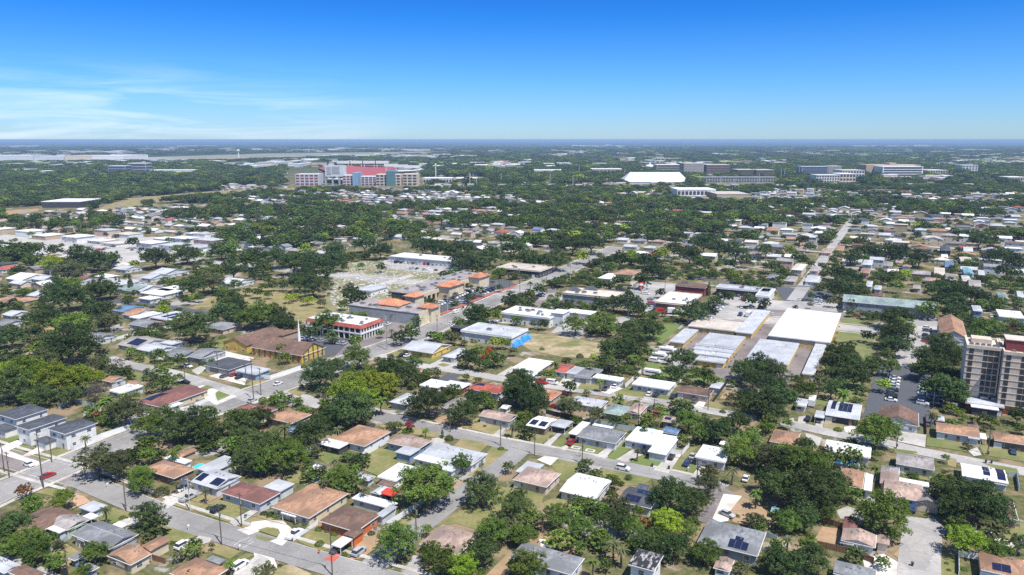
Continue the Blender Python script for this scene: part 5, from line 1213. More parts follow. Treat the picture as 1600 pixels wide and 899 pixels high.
TD = """
A0 215,145,140,T 545,230,210,M 120,450,280,D 230,570,230,M 80,650,220,M 300,700,250,M 415,590,150,M 495,785,170,M 830,700,220,M 925,300,120,P 1080,385,70,b 740,860,150,M 900,425,60,b 50,560,160,D 350,540,110,M 260,780,130,M
A1 160,370,250,D 110,80,210,M 290,150,170,b 590,660,100,P 740,635,60,O 440,720,110,O 330,505,60,b 680,140,60,P 1200,345,80,b 395,610,50,b 1190,860,110,P 560,890,130,O 230,520,70,b 900,770,60,P 1130,830,70,P 720,300,80,b
A2 70,340,90,b 180,365,90,b 355,425,75,b 430,440,65,b 550,485,90,b 630,500,65,b 690,525,80,b 560,612,110,b 780,705,70,b 210,810,60,b 100,855,150,O 1020,520,80,b 880,600,70,b 110,378,50,b 130,350,80,b 955,130,110,P
A3 380,110,480,M 860,150,310,D 1140,300,290,D 960,520,290,M 520,790,300,M 690,820,260,G 120,610,350,M 375,490,110,M 870,690,300,D 850,870,100,M 420,700,200,M 1190,200,150,M 1180,830,170,M
A4 20,330,200,D 170,390,190,M 90,540,220,M 400,390,240,M 570,300,130,P 610,470,230,M 600,650,150,M 715,760,120,P 880,190,120,M 930,270,190,O 940,420,260,D 1060,480,210,M 900,590,200,P 970,650,160,P 1175,430,130,T 150,810,300,M 830,800,130,M 920,80,110,M 1110,330,130,M 270,370,110,P 810,310,140,M 1080,600,150,M
A5 260,200,330,D 470,240,270,D 240,430,290,G 400,510,200,M 60,600,230,D 300,640,260,D 590,700,240,M 600,100,200,O 470,430,140,M 900,830,140,O 1080,790,130,O 1190,760,170,D 1190,620,120,M 860,370,60,b 1030,150,140,P 1130,60,260,D 180,710,180,D 150,560,200,M
A6 380,170,460,D 140,130,350,D 570,80,300,D 650,160,180,M 180,430,200,M 490,330,200,M 330,400,220,D 370,560,90,M 180,560,130,P 100,650,140,M 390,760,270,D 160,800,330,D 1030,360,430,M 300,300,260,D 60,700,150,M 560,230,200,D 1110,540,120,M
A7 610,160,360,D 900,270,400,D 740,300,330,D 740,590,300,G 1000,670,220,M 1200,620,170,D 1110,690,120,M 720,840,70,b 580,850,50,b 560,790,50,b 1000,400,200,D 620,300,250,D
B0 860,690,330,O 1040,720,260,O 750,460,110,P 900,160,120,P 850,70,200,B 1100,250,280,O 1170,100,60,M 220,120,150,M 1180,380,90,M 380,130,100,b
B1 600,360,330,D 340,340,280,M 700,410,230,M 190,370,230,M 440,420,240,D 180,630,160,M 400,590,130,P 110,800,200,M 1000,350,300,D 1150,290,220,D 1160,550,330,D 1060,680,280,D 70,100,80,M 1190,130,90,b 1000,470,200,D 420,860,40,P 1190,700,220,M
B2 60,140,120,M 40,280,120,D 250,360,170,P 500,430,330,D 620,320,220,D 850,230,370,D 820,60,330,Y 1000,110,200,Y 1100,130,150,P 90,480,330,D 240,650,340,M 60,730,220,M 340,560,200,M 690,660,130,P 880,720,110,P 740,830,230,M 600,850,120,P 430,620,120,M 720,380,110,P 980,300,120,M 850,650,60,B 230,190,100,P
B3 370,160,330,D 610,80,180,M 690,250,270,D 800,160,180,D 920,170,140,M 225,365,100,R 210,405,110,b 365,400,95,P 515,440,34,C 575,470,115,b 1035,565,70,b 690,700,175,M 840,630,70,b 820,690,130,b 1100,730,110,M 1130,345,110,P 1180,360,90,M 1160,70,240,D 20,60,160,Y 810,335,36,b 890,370,40,b 330,455,50,b
B4 110,80,330,D 200,180,240,D 520,205,200,O 510,20,150,D 740,270,160,O 170,290,90,M 1010,300,110,M 950,340,90,b 1110,570,70,P 460,80,60,R 680,190,70,M 1050,420,60,b 10,370,110,O 780,240,80,M
B5 430,330,230,M 380,490,120,M 530,440,180,M 690,410,270,D 860,340,230,D 1100,150,320,D 1000,190,240,D 1140,320,140,M 960,490,200,M 880,600,280,M 820,740,130,P 1110,660,250,O 1180,820,220,D 800,120,120,O 600,790,170,O 572,265,60,b 730,240,70,b 40,370,90,P 140,370,90,O 1160,560,100,O 90,370,60,b 360,90,70,b 1000,420,120,M 760,440,140,M
B6 110,130,330,D 60,250,200,D 330,50,200,M 30,310,110,M 170,340,110,M 670,60,170,P 970,420,370,M 510,600,150,O 330,710,380,M 330,540,170,D 110,690,300,D 520,800,360,D 950,730,100,P 620,395,90,b 960,620,90,M 150,560,120,M 400,640,150,M 220,620,200,M 560,50,180,D
B7 560,50,330,D 430,250,110,P 790,290,85,P 680,80,130,P 1190,280,170,D 560,320,60,b 620,330,60,b 680,335,60,b 550,650,75,M 400,20,120,D 1000,350,80,M 520,235,60,b 50,425,130,b 450,300,80,O 770,30,110,D
C0 380,100,270,D 590,100,150,M 700,90,130,M 880,50,280,D 960,130,190,O 100,260,240,D 310,230,170,D 620,185,320,M 740,220,140,M 600,340,420,D 790,330,140,D 900,410,130,O 1030,510,150,B 220,610,360,G 60,560,200,G 120,700,340,D 520,660,360,Y 720,650,300,Y 380,500,260,O 850,510,160,O 860,740,200,B 940,800,150,P 1100,800,120,M 1210,770,75,M 150,440,180,D 1140,360,100,P 490,450,180,O 350,800,220,D 620,780,200,D 330,640,260,G 860,610,120,Y 1110,640,50,b
C1 310,20,120,Y 570,170,350,D 740,100,120,M 860,50,240,D 1080,100,240,M 1180,60,260,M 830,260,70,b 265,420,150,M 470,470,140,M 100,240,140,M 180,230,110,M 20,280,100,M 15,370,80,P 660,490,90,b 340,660,170,M 450,620,100,M 70,780,85,M 200,700,120,O 1010,570,70,b 110,480,50,b 500,340,90,B 700,110,110,O 130,400,60,P
C2 60,80,280,D 240,150,240,D 350,150,60,P 640,140,230,M 470,230,150,D 670,260,130,M 870,300,150,M 1100,230,80,M 1195,195,60,P 230,370,140,M 250,440,120,M 560,600,290,D 680,530,200,D 890,450,230,M 1075,465,75,M 770,680,360,Y 1000,640,220,Y 1130,670,250,Y 1080,720,170,O 1190,540,220,D 860,840,260,M 60,820,120,b 420,520,70,b 740,500,100,M 1000,560,130,M 950,800,200,Y
C3 75,50,60,P 290,120,100,M 150,160,60,P 220,140,60,P 65,200,60,P 130,270,150,D 240,230,160,M 780,60,180,D 870,50,170,D 980,70,150,M 1170,110,100,M 110,540,230,D 200,590,220,D 290,640,130,D 50,680,190,Y 280,425,90,b 630,330,50,b 670,332,50,b 740,460,180,D 860,500,140,D 830,390,150,M 930,400,90,F 890,450,80,F 1010,460,150,M 980,310,130,Y 1070,315,110,Y 800,295,80,b 370,620,90,b 390,780,300,D 780,400,90,M 950,440,120,M 1140,385,90,O 1090,320,60,b
C4 50,120,100,D 190,150,80,D 280,150,110,D 560,160,200,M 800,130,230,M 880,190,150,M 700,110,120,M 1060,220,200,D 1170,200,180,D 860,370,220,D 1000,360,240,D 1100,330,200,D 950,460,80,P 1090,430,90,P 265,365,60,b 380,490,100,P 480,480,100,O 690,500,90,P 750,510,80,M 340,590,130,M 280,590,110,O 520,680,145,D 780,645,80,P 1130,500,100,M 1180,400,120,M 90,660,250,D 600,425,90,b 720,445,80,Y 1000,280,160,D 960,420,170,D 580,500,60,b 560,180,160,D 760,190,160,M 10,400,90,b
C5 120,200,200,D 480,50,230,D 600,20,160,D 240,110,90,b 310,110,90,b 370,110,80,b 370,470,230,D 300,570,150,D 570,600,190,M 640,640,130,M 480,560,110,M 900,560,220,D 1050,530,250,D 1170,590,240,D 1000,640,200,D 1100,740,280,D 60,420,120,M 800,800,90,O 940,800,160,D 330,620,120,D 90,370,90,P 30,380,90,M 230,640,60,b 1200,700,220,D
C6 80,560,200,D 110,680,300,D 250,640,120,M 660,400,250,D 600,500,240,D 730,500,260,D 560,590,160,D 760,610,250,D 880,250,130,D 920,90,120,D 840,105,50,b 885,430,80,P 1080,530,180,M 1020,680,150,Y 680,720,150,P 1150,100,260,D 1120,250,280,D 1130,340,230,D 100,790,240,D 460,650,170,O 640,35,60,M 640,670,150,D 550,380,90,D 1200,180,180,M 840,640,130,D
C7 60,100,200,D 150,180,230,D 100,340,240,D 600,50,170,D 780,120,100,D 880,170,200,M 500,320,230,D 380,440,230,D 550,450,300,D 440,540,280,D 640,420,180,M 720,640,250,D 590,620,230,D 670,760,150,P 400,30,180,M 330,560,180,D 840,240,150,M 730,210,80,D 930,240,110,D 780,720,110,M 40,420,140,D 480,720,150,D
D0 105,120,70,C 280,210,190,M 170,300,110,D 340,100,120,D 480,120,150,D 470,240,210,Y 590,300,250,O 740,190,300,D 860,230,200,D 980,200,180,M 590,530,330,D 620,440,220,M 500,460,200,D 870,470,230,D 970,470,180,D 920,600,270,O 960,740,190,O 370,720,280,D 590,710,120,M 690,710,120,M 120,840,250,D 620,850,330,M 40,490,90,M 150,490,60,M 225,490,90,M 370,570,70,C 1025,400,38,C 1055,410,38,C 890,310,90,P 1190,500,80,O 1180,240,90,Y 700,310,90,O 790,590,120,D 60,210,100,M 850,340,80,b 210,120,120,D 1120,350,70,O 1150,415,60,C 450,700,120,D 740,560,130,M 510,330,110,D
D1 240,180,250,D 380,210,130,M 520,160,200,D 600,160,150,M 300,395,100,b 560,440,240,D 740,400,250,O 830,470,110,M 820,120,200,D 900,130,180,M 1030,200,240,M 1150,200,220,D 930,290,230,D 1190,270,180,D 955,420,120,M 510,560,90,D 570,535,80,Y 625,535,90,M 900,560,240,D 960,640,200,D 1130,690,240,D 1220,660,150,D 310,640,130,Y 740,330,200,M 1060,480,90,M 1140,490,120,M 1200,440,90,M 650,330,150,D 40,50,120,D 820,310,110,M 770,480,80,D 430,110,110,M 60,385,60,b
D2 100,230,280,D 210,190,220,D 330,240,240,D 460,210,240,D 560,240,180,D 380,400,230,D 500,440,240,D 450,330,200,D 680,220,220,D 690,120,200,D 830,500,180,D 890,540,180,D 785,275,75,M 930,255,75,M 1110,270,100,D 290,540,100,Y 345,525,90,Y 430,565,90,Y 480,555,90,Y 580,585,90,O 75,430,90,Y 140,430,110,M 110,510,80,M 15,490,90,M 60,700,240,D 170,690,200,D 260,770,200,D 430,110,130,Y 620,310,150,D 770,600,110,M 240,430,110,D 150,640,160,M 1100,120,200,D 960,60,200,D
D3 700,100,200,D 640,250,110,D 780,250,200,D 870,260,180,D 980,365,70,M 755,540,110,D 620,600,90,D 1020,450,80,D 850,480,110,D 750,440,80,O 630,510,60,O 400,565,60,M 220,560,60,M 1120,570,170,D 1220,570,90,M 830,300,80,Y 460,670,60,O 570,485,50,M 560,110,220,D 340,80,200,D 930,180,220,D 1110,190,140,D 1150,100,220,D 430,90,200,D 690,200,200,D 480,570,40,b
D4 620,175,150,Y 390,210,220,D 130,190,200,D 40,110,200,D 250,220,160,D 1060,190,170,Y 410,400,120,D 730,245,130,D 780,425,130,D 860,430,110,D 940,390,140,D 1150,390,170,D 340,530,60,O 410,520,75,M 485,565,50,O 540,565,50,M 600,580,65,O 160,400,60,P 280,380,60,P 250,470,130,D 790,610,180,D 900,590,160,D 1030,590,210,D 1120,640,160,D 600,350,60,b 560,380,60,P 950,200,160,D 850,220,130,D 1150,210,160,D 400,90,170,D 540,80,200,D 700,60,230,D 830,270,120,D 130,590,110,D 1000,320,60,b 20,560,100,M
D5 200,150,150,Y 130,210,150,D 110,300,170,D 350,330,90,M 440,160,220,D 530,230,150,D 560,330,100,M 630,330,90,O 840,340,90,Y 180,495,100,D 660,570,130,D 760,530,150,D 590,610,170,D 520,660,170,D 440,690,180,D 970,560,150,D 1100,590,120,D 608,460,45,C 700,100,200,D 850,130,220,D 930,210,150,D 300,110,160,D 1150,270,130,D 1110,120,160,D 560,60,230,D 40,390,130,M 800,240,130,D 740,300,60,D 20,600,120,D 300,290,80,M 820,510,50,M
D6 600,310,190,D 700,340,160,D 640,450,240,D 780,370,160,D 780,170,150,D 880,120,180,D 970,150,170,D 740,210,110,D 1060,120,180,D 190,120,120,M 260,180,150,D 370,90,110,D 570,570,110,O 640,590,70,O 750,600,110,O 1010,600,100,O 1080,610,80,O 1130,430,150,M 1190,330,110,Y 1010,360,110,D 380,520,80,M 375,600,60,D 240,625,55,D 870,490,90,M 570,200,80,D 380,240,80,D 90,260,110,D 480,260,90,D 1110,330,100,D 920,590,80,O 310,210,100,D 1180,130,170,D
D7 480,480,220,D 580,450,190,D 680,500,210,D 780,500,180,D 860,540,170,D 480,570,140,D 640,580,180,D 1060,170,200,D 950,190,160,D 1160,210,160,D 1050,300,150,D 940,360,90,M 960,440,120,D 1150,320,150,D 1090,380,120,O 100,440,130,M 200,330,120,Y 60,350,110,D 150,370,110,M 320,190,200,D 240,240,130,D 110,160,180,D 40,80,150,D 600,640,130,D 700,650,140,D 1220,590,70,P 410,640,90,O 850,30,200,D 960,40,160,D 500,360,50,M 480,200,40,P 660,110,60,D 620,300,70,D 290,380,90,M 1000,570,40,b 1210,250,120,D
"""
TREES = []
for ln in TD.strip().splitlines():
    tk = ln.split()
    for q in tk[1:]:
        a_, b_, c_, k_ = q.split(','); px, py = W(tk[0], float(a_), float(b_)); TREES.append([px, py, float(c_)/5.654, k_])
kept = []
for t in TREES:
    ok = all(not (abs(t[0]-u[0]) < .22*(t[2]+u[2])/2*1 and abs(t[1]-u[1]) < .30*(t[2]+u[2])/2 and min(t[2], u[2])/max(t[2], u[2]) > .5) for u in kept)
    if ok: kept.append(t)
TREES = kept
PLACED = []   # (x, y, radius)
n_tree = 0
def solve(px, py, w, f, g):
    z = 4.0
    for _ in range(8):
        p = P(px, py, z); dcam = p.y*CP + (CAM_H - z)*SP; wm = w * dcam / FPX; z = f*wm + g
    return p, wm, z
def tree_obj(kind, x, y, wm, H, lod, rr, name='broadleaf_tree', cls='tree', phrase=None, group='trees of the neighbourhood', full=True):
    """H = top of crown. crown mesh is 1 wide, its bulk spans z .15-.95"""
    shape = rr.randrange(5) if kind not in 'B' else 2
    root = empty(name, (x, y, 0), rr.uniform(0, 6.28))
    ch = min(H*1.0, wm*.92); cz = H - ch*.98
    link('crown', crown(kind, shape, lod), root, (0, 0, cz), 0, (wm*1.2, wm*1.2, ch*1.06))
    link('trunk', trunk(shape % 3), root, (0, 0, 0), 0, (wm*.9, wm*.9, (cz + ch*.45)/.45))
    size = 'small' if wm < 8 else ('medium-sized' if wm < 14 else 'large')
    cn = {'G': 'bright green'}.get(kind) or LEAFN[kind]
    auto(root, phrase or f'{size} {cn} tree', cls, group); return root
LEAFN['G'] = 'bright green'; LEAFC['G'] = ((.17, .25, .020), (.29, .39, .045))
rt = random.Random(11)
HAND = []
for px, py, w, k_ in TREES:
    if k_ == 'P':
        p, wm, z = solve(px, py, w, .5, 3.5); HAND.append((p, wm, z, k_, w, px, py))
    elif k_ == 'b':
        p, wm, z = solve(px, py, w, .22, 0); HAND.append((p, wm, z, k_, w, px, py))
    elif k_ == 'C':
        p, wm, z = solve(px, py, w, 1.4, 0); HAND.append((p, wm, z, k_, w, px, py))
    else:
        p, wm, z = solve(px, py, w, .38, 1.2); HAND.append((p, wm, z, k_, w, px, py))
trees_only = [h for h in HAND if h[3] not in 'PbC']
trees_only.sort(key=lambda h: -h[4]); THING_TREES = 296
SPARE = []    # the rest, joined to the mass of smaller, farther trees
bush_n = 0
for i, (p, wm, z, k_, w, px, py) in enumerate(trees_only):
    PLACED.append((p.x, p.y, wm/2))
    if i >= THING_TREES: SPARE.append((p.x, p.y, wm, z, k_)); continue
    lod = 0 if w > 34 else 1
    H = z + min(.45*wm, z*.92)
    tree_obj(k_, p.x, p.y, wm, H, lod, rt)
for p, wm, z, k_, w, px, py in HAND:
    if k_ == 'P':
        wm = min(max(wm, 3.2), 7.5); root = empty('palm_tree', (p.x, p.y, 0), rt.uniform(0, 6)); v = rt.randrange(2); fm, tm = palm_meshes(v); h = z - .1*wm
        link('fronds', fm, root, (0, 0, h), 0, (wm, wm, wm*.9)); link('trunk', tm, root, (0, 0, 0), 0, (9, 9, h))
        auto(root, ('tall' if h > 7 else 'short') + ' palm', 'palm tree', 'palms of the neighbourhood'); PLACED.append((p.x, p.y, wm/2))
    elif k_ == 'b':
        kind = rt.choice('MMDMO'); root = link('shrub', shrub_mesh(kind, rt.randrange(2)), None, (p.x, p.y, 0), rt.uniform(0, 6), (wm, wm*rt.uniform(.8, 1.1), wm*.62))
        auto(root, LEAFN[kind] + ' bush', 'bush', 'clipped bushes of the front yards')
    elif k_ == 'C':
        root = empty('cypress_tree', (p.x, p.y, 0)); H = z*2
        link('crown', shrub_mesh('D', 1), root, (0, 0, .3), 0, (wm*.95, wm*.95, H*1.55)); link('trunk', trunk(0), root, (0, 0, 0), 0, (2, 2, 2))
        auto(root, 'slender dark conical tree', 'tree', 'slender conical trees'); PLACED.append((p.x, p.y, wm/2))

# ---------------------------------------------------------------- the neighbourhood beyond: houses and trees on the same street grid
HB = [(0, 545), (60, 480), (160, 445), (250, 436), (350, 430), (440, 440), (500, 418), (560, 392), (600, 385), (700, 388), (760, 402), (850, 402), (900, 395), (960, 398), (1060, 420), (1100, 425), (1200, 425), (1300, 432), (1400, 440), (1600, 440)]
TB = [(0, 420), (60, 400), (160, 395), (250, 392), (350, 392), (440, 395), (500, 385), (600, 378), (700, 382), (800, 390), (900, 385), (960, 380), (1060, 385), (1200, 380), (1300, 390), (1400, 385), (1600, 380)]
def bnd(B, x):
    if x <= B[0][0]: return B[0][1]
    for (a, c), (b, d) in zip(B, B[1:]):
        if x <= b: return c + (d-c)*(x-a)/(b-a)
    return B[-1][1]
HBT = [(x, y - 42) for x, y in HB]
def poly(t): return parse(t)
NO = [poly(t) for t in ('150,326 200,310 330,299 480,293 488,297 380,303 250,315 175,330', '445,262 662,262 662,296 445,296', '-60,246 320,242 420,240 700,236 720,239 430,248 300,254 -60,256',
      '1090,285 1215,285 1215,293 1095,294', '650,278 760,276 760,284 690,287', '500,478 512,438 540,408 612,392 730,400 730,430 600,500 560,492', '780,412 860,410 900,400 920,410 850,440 780,440', '0,326 62,322 140,318 140,328 0,340')]
PALE = poly('-60,360 60,362 340,370 350,398 210,412 60,398 -60,400')
def nearroad(x, y, ex=0.0):
    p = Vector((x, y, 0))
    for pts, hw in ROADS:
        r_ = hw + ex
        for a, b in zip(pts, pts[1:]):
            if min(a.x, b.x) - r_ > x or max(a.x, b.x) + r_ < x or min(a.y, b.y) - r_ > y or max(a.y, b.y) + r_ < y: continue
            d = b - a; t = max(0, min(1, (p-a).dot(d)/max(1e-6, d.length_squared)))
            if (a + d*t - p).length < r_: return True
    return False
def onfoot(x, y, r_=0.0):
    for c, ha, hb in FOOT:
        dx, dy = x - c.x, y - c.y
        if abs(dx) + abs(dy) > ha + hb + 2*r_ + 6: continue
        if abs(dx*E1.x + dy*E1.y) < ha + r_ and abs(dx*E2.x + dy*E2.y) < hb + r_: return True
    return False
HASH = {}
def hfill():
    HASH.clear()
    for t in FOOT:
        c, ha, hb = t; r_ = ha + hb
        for i in range(int((c.x-r_)//40), int((c.x+r_)//40)+1):
            for j in range(int((c.y-r_)//40), int((c.y+r_)//40)+1): HASH.setdefault((i, j), []).append(t)
def onfoot2(x, y, r_=0.0):
    for c, ha, hb in HASH.get((int(x//40), int(y//40)), ()):
        dx, dy = x - c.x, y - c.y
        if abs(dx*E1.x + dy*E1.y) < ha + r_ and abs(dx*E2.x + dy*E2.y) < hb + r_: return True
    return False
def vnoise(x, y, s=1.0):
    def h(i, j):
        n = (i*374761393 + j*668265263) & 0xffffffff; n = ((n ^ (n >> 13)) * 1274126177) & 0xffffffff; return ((n ^ (n >> 16)) & 0xffff) / 65535
    x /= s; y /= s; i, j = math.floor(x), math.floor(y); u, v = x-i, y-j; u = u*u*(3-2*u); v = v*v*(3-2*v)
    return (h(i,j)*(1-u)+h(i+1,j)*u)*(1-v) + (h(i,j+1)*(1-u)+h(i+1,j+1)*u)*v
# streets of the farther blocks
for k_ in range(0, 13):
    v = 505 + k_*86
    pts = [E1*t + E2*v for t in range(-1500, 900, 60)]
    seg = []
    for p in pts:
        if p.y < 50: ok = False
        else:
            x_, y_ = Qp(p.x, p.y); ok = y_ < bnd(HB, x_) and -150 < x_ < 1750 and y_ > 296 and not any(inpoly(x_, y_, q) for q in NO) and not inpoly(x_, y_, PALE)
        if ok: seg.append(Vector((p.x, p.y, 0)))
        else:
            if len(seg) > 2: road('residential_street', seg, 8, lot_l, .06 + .02*(k_ % 2))
            seg = []
    if len(seg) > 2: road('residential_street', seg, 8, lot_l, .06 + .02*(k_ % 2))
ra = random.Random(21)
AUTOH = []
rc_w = 'l'*30 + 'w'*18 + 'g'*18 + 't'*9 + 'p'*12 + 'v'*10 + 'b'*4 + 'e'*8 + 'r'*1 + 'd'*4 + 'u'*1 + 'm'*2
for k_ in range(-3, 18):
    for side in (-1, 1):
        v = 505 + k_*86 + side*(21.5)
        u = -1500 + ra.uniform(0, 10)
        while u < 900:
            u += ra.uniform(14, 19); p = E1*u + E2*(v + ra.uniform(-3, 3))
            if p.y < 100: continue
            x_, y_ = Qp(p.x, p.y)
            if not (-40 < x_ < 1640 and y_ < bnd(HBT, x_) + 38 and y_ > 291): continue
            if any(inpoly(x_, y_, q) for q in NO): continue
            if x_ < 345 and y_ < 326: continue
            if x_ > 1240 and y_ < 300: continue
            pale_ = inpoly(x_, y_, PALE)
            if pale_ and ra.random() < .3: continue
            den = .92 if not (820 < x_ < 1180 and y_ < 400) else .66
            if ra.random() > den: continue
            a = ra.uniform(11, 17); b = ra.uniform(9, 14)
            if pale_: a *= 1.7; b *= 1.6
            if onfoot(p.x, p.y, max(a, b)/2 + 1) or nearroad(p.x, p.y, 5): continue
            if any(f[0] < p.x < f[1] and f[2] < p.y < f[3] for f in FARF): continue
            kind = 'flat' if pale_ else ra.choice(('hip', 'hip', 'g1', 'g1', 'g2', 'flat')); rc = ra.choice(rc_w) if not pale_ else ra.choice('wwwlle')
            s2 = (not pale_) and ra.random() < (.35 if x_ > 1200 else .08)
            AUTOH.append((p.x, p.y, a, b, kind, rc, (6.0 if s2 else 3.0) if not pale_ else ra.uniform(4, 7), ra.choice(('white', 'pale', 'cream', 'tan', 'pale', 'beige', 'white', 'pink'))))
            FOOT.append((p, a/2, b/2)); 
AUTOH.sort(key=lambda h: h[1])
NH = sum(1 for o in bpy.data.objects if o.parent is None and o.get('category') == 'house')
PROTO = {}
def proto_house(kind, rc, wc, two):
    key = (kind, rc, wc, two)
    if key not in PROTO:
        z = 6.0 if two else 3.0; a, b = 14, 11
        PROTO[key] = (wall_mb(kind, a, b, z, .3).mesh('wall', wallmat(wc)), roof_mb(kind, a, b, z, .3).mesh('roof', roofmat(rc)))
    return PROTO[key]
n_auto = max(0, 298 - NH)
mbs = {}
kn = {'hip': 'hipped', 'g1': 'gabled', 'g2': 'gabled', 'flat': 'flat'}
for i, (x, y, a, b, kind, rc, z, wc) in enumerate(AUTOH):
    o = Vector((x, y, 0)) - E1*a/2 - E2*b/2
    if i < n_auto:
        root = empty('house', o, GA, (a/14, b/11, 1)); wm_, rm_ = proto_house(kind, rc, wc, z > 4.5)
        link('wall', wm_, root); link('roof', rm_, root)
        for j in range(2): link('window', WINM['w'], root, (3.5 + 7*j, .45, 1.5), 0, (1.5, 1, 1.1))
        if z > 4.5:
            for j in range(2): link('window', WINM['w'], root, (3.5 + 7*j, .45, 4.6), 0, (1.5, 1, 1.1))
        tag(root, None, 'house', 'houses of the neighbourhood'); AUTO.append((root, f"{'two-storey ' if z > 4.5 else ''}{wc if wc != 'pale' else 'pale grey'} house with {kn[kind]} {ROOFN[rc]} roof", x, y))
    else:
        for key, fn, mat in ((('w', wc), wall_mb, None), (('r', rc), roof_mb, None)):
            m_ = mbs.setdefault(key, MB()); t_ = MB()
            if key[0] == 'w': wall_mb(kind, a, b, z, .3, .45, t_)
            else: roof_mb(kind, a, b, z, .3, t_)
            n = len(m_.v)
            for vx, vy, vz in t_.v:
                q = o + E1*vx + E2*vy; m_.v.append((q.x, q.y, vz))
            m_.f += [tuple(n+j for j in f) for f in t_.f]; m_.m += t_.m
# join them into one object with one material slot per tone
def joined(name, parts, kind='stuff'):
    M = MB(); mats = []
    for key, m_ in parts.items():
        n = len(M.v); M.v += m_.v; M.f += [tuple(n+j for j in f) for f in m_.f]; M.m += [len(mats)]*len(m_.f)
        mats.append(wallmat(key[1]) if key[0] == 'w' else roofmat(key[1]))
    o = link(name, M.mesh(name, mats)); o['kind'] = kind; return o
o = joined('distant_houses', mbs); tag(o, 'hundreds of small pale-roofed houses scattered among the distant trees', 'houses')
# pale specks of far buildings out to the horizon
mbs = {}; rf = random.Random(5); ALT = 'wllleepvt'
clus = [(rf.uniform(0, 1600), rf.uniform(229, 262), rf.uniform(20, 60)) for _ in range(44)] + [(500, 236, 80), (560, 235, 60), (950, 243, 60), (880, 246, 50), (690, 248, 60), (1300, 240, 30), (1440, 285, 40), (1500, 262, 30), (1550, 254, 40), (300, 236, 60), (60, 262, 60), (760, 262, 50), (860, 262, 60), (30, 275, 40), (330, 262, 50)]
for cx, cy_, sp in clus:
    for _ in range(int(10 + sp/4)):
        x_ = rf.gauss(cx, sp); y_ = cy_ + rf.gauss(0, 1.2 if cy_ < 250 else 2.0)
        if y_ < 226 or y_ > 292 or any(inpoly(x_, y_, q) for q in NO): continue
        p = P(x_, y_); sc_ = p.y/2500; a = rf.uniform(12, 55)*max(.7, sc_*.9); b = rf.uniform(15, 60)*max(.7, sc_); h = rf.uniform(9, 17)
        if any(f[0]-a < p.x < f[1]+a and f[2]-b < p.y < f[3]+b for f in FARF): continue
        for key, z0, z1, e_ in ((('w', rf.choice(('white', 'pale', 'cream', 'beige'))), 0, h, 0), (('r', rf.choice('wwlleep')), h+.02, h+1.5, .5)):
            mbs.setdefault(key, MB()).box(p.x-a/2-e_, p.x+a/2+e_, p.y-b/2-e_, p.y+b/2+e_, z0, z1)
o = joined('distant_buildings', mbs); tag(o, 'scattered white sheds and stores far off toward the horizon', 'buildings')

mbs = {}
for _ in range(900):
    x_ = rf.uniform(-20, 1620); y_ = rf.uniform(262, 296)
    if x_ < 345 or any(inpoly(x_, y_, q) for q in NO): continue
    p = P(x_, y_)
    if vnoise(p.x, p.y, 160) < .5 or any(f[0]-20 < p.x < f[1]+20 and f[2]-40 < p.y < f[3]+20 for f in FARF): continue
    a = rf.uniform(11, 20); b = rf.uniform(10, 16); h = rf.uniform(6, 10)
    for key, z0, z1, e_ in ((('w', rf.choice(('white', 'pale', 'cream', 'tan'))), 0, h, 0), (('r', rf.choice(ALT)), h+.02, h+1.6, .5)):
        mbs.setdefault(key, MB()).box(p.x-a/2-e_, p.x+a/2+e_, p.y-b/2-e_, p.y+b/2+e_, z0, z1)
    FOOT.append((p, a/2, b/2))
hfill()
o = joined('faraway_homes', mbs); tag(o, 'small pale homes dotted through the woods beyond the stadium', 'houses')
# gravestones of the cemetery: past counting
GP = poly('512,470 520,440 545,412 600,408 690,424 706,430 655,448 600,466 562,486 530,485')
m = MB(); rg = random.Random(2); n = 0
while n < 800:
    x_, y_ = rg.uniform(500, 710), rg.uniform(405, 488)
    if not inpoly(x_, y_, GP): continue
    n += 1; p = P(x_, y_); d = E1 if rg.random() < .8 else E2; s_ = Vector((-d.y, d.x, 0)); w_ = rg.uniform(.3, .9); l_ = rg.uniform(.12, .8); h = rg.uniform(.15, 1.1) if l_ < .6 else rg.uniform(.15, .4)
    c = [p + d*i*w_ + s_*j*l_ for i, j in ((-1,-1),(1,-1),(1,1),(-1,1))]; m.prism([(q.x, q.y, 0) for q in c], [(q.x, q.y, h) for q in c])
o = link('gravestones', m.mesh('gravestones', noisy('gravestone', (.50, .50, .48), (.74, .74, .72), .3))); tag(o, 'crowded pale gravestones in rows on dry grass', 'gravestones', None, 'stuff')

